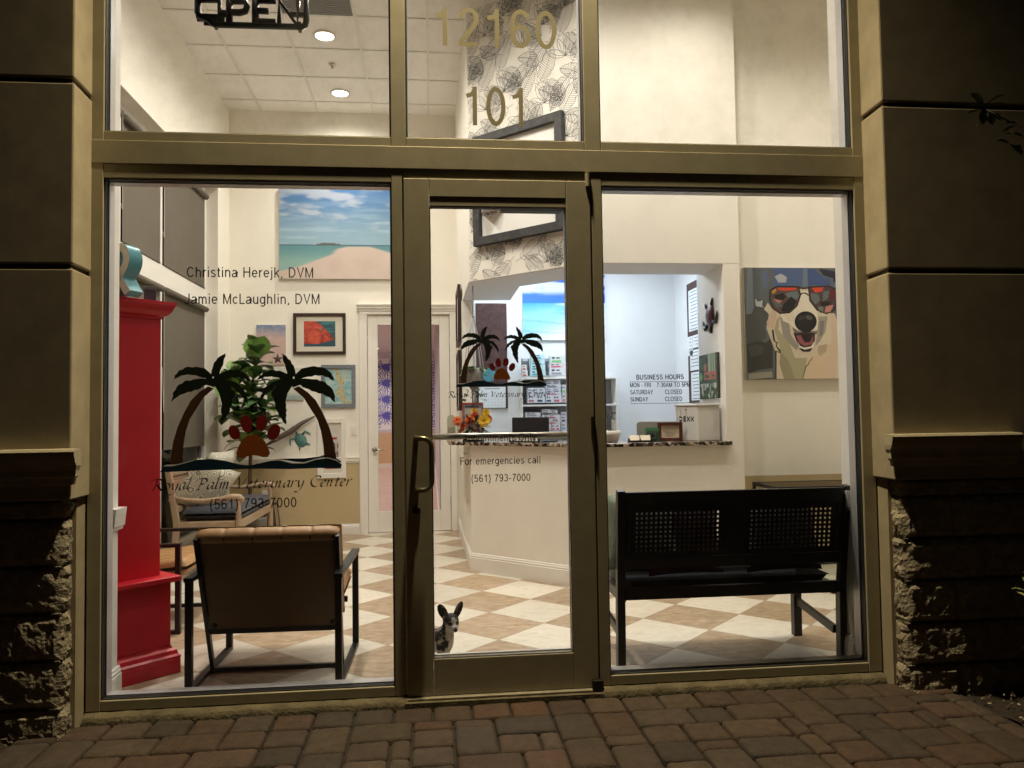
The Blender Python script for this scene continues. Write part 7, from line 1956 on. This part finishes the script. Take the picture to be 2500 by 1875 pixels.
for a, b, lab in ((1305, 1400, 'grey pouch leaning left of the teal packs on the top shelf'), (1665, 1728, 'grey pouch between the teal and the white packs on the top shelf')):
    f = MB(); pillow(f, sx((a + b) / 2), YS + .14, sz(150), .09, .19, .05); single('grey_pouch', lab, 'pouch', f, mat('grey foil pouch', (.20, .21, .23), .35, .5), (sx((a + b) / 2), YS + .14, 1.72), group='grey pouches on the top shelf')
MG = 'white cartons on the middle shelf'; LG = 'white cartons on the lower shelf'
ml = 'small white medicine carton on the middle office shelf'; ll = 'small white medicine carton on the lower office shelf'
for a, b, c, d, s in ((1365, 1450, 495, 600, (150, 120, 130)), (1452, 1545, 495, 600, (120, 130, 160)), (1548, 1640, 495, 600, (150, 150, 160)), (1365, 1500, 604, 735, (170, 110, 120)), (1503, 1640, 604, 735, (60, 70, 90)), (1650, 1775, 372, 440, (110, 120, 150)), (1778, 1895, 372, 440, (140, 140, 160)), (1645, 1905, 444, 492, (60, 60, 110)), (1655, 1770, 496, 570, (120, 130, 160)), (1773, 1900, 496, 570, (120, 120, 150)), (1650, 1910, 573, 610, (190, 70, 110)), (1655, 1770, 613, 735, (60, 80, 120)), (1773, 1912, 613, 735, (190, 90, 110)), (1922, 1990, 450, 590, (130, 190, 110)), (1922, 1990, 593, 735, (220, 110, 120))):
    carton(a, b, c, d, (212, 214, 222), s, ml, MG)
for a, b, c, d, s in ((1318, 1565, 890, 945, (120, 130, 140)), (1325, 1560, 948, 1000, (80, 90, 110)), (1590, 1730, 840, 905, (130, 120, 115)), (1735, 1840, 850, 915, (140, 130, 125)), (1590, 1890, 930, 990, (180, 60, 90)), (1600, 1740, 993, 1040, (110, 110, 130)), (1743, 1890, 993, 1040, (160, 60, 70)), (1655, 1730, 1080, 1185, (170, 70, 110)), (1740, 1810, 1080, 1185, (190, 80, 120)), (1813, 1885, 1080, 1185, (180, 80, 110)), (1600, 1890, 1043, 1077, (190, 50, 60)), (1900, 1990, 890, 940, (70, 80, 130)), (1900, 1990, 943, 1055, (60, 70, 120)), (1903, 1990, 1060, 1185, (90, 150, 190)), (1325, 1560, 1003, 1185, (90, 100, 120))):
    carton(a, b, c, d, (212, 210, 216), s, ll, LG)
carton(1500, 1595, 1095, 1185, (215, 70, 140), (240, 200, 220), 'fuchsia pink pack standing behind the monitor on the lower shelf', None, y=YS + .012, name='pink_pack')
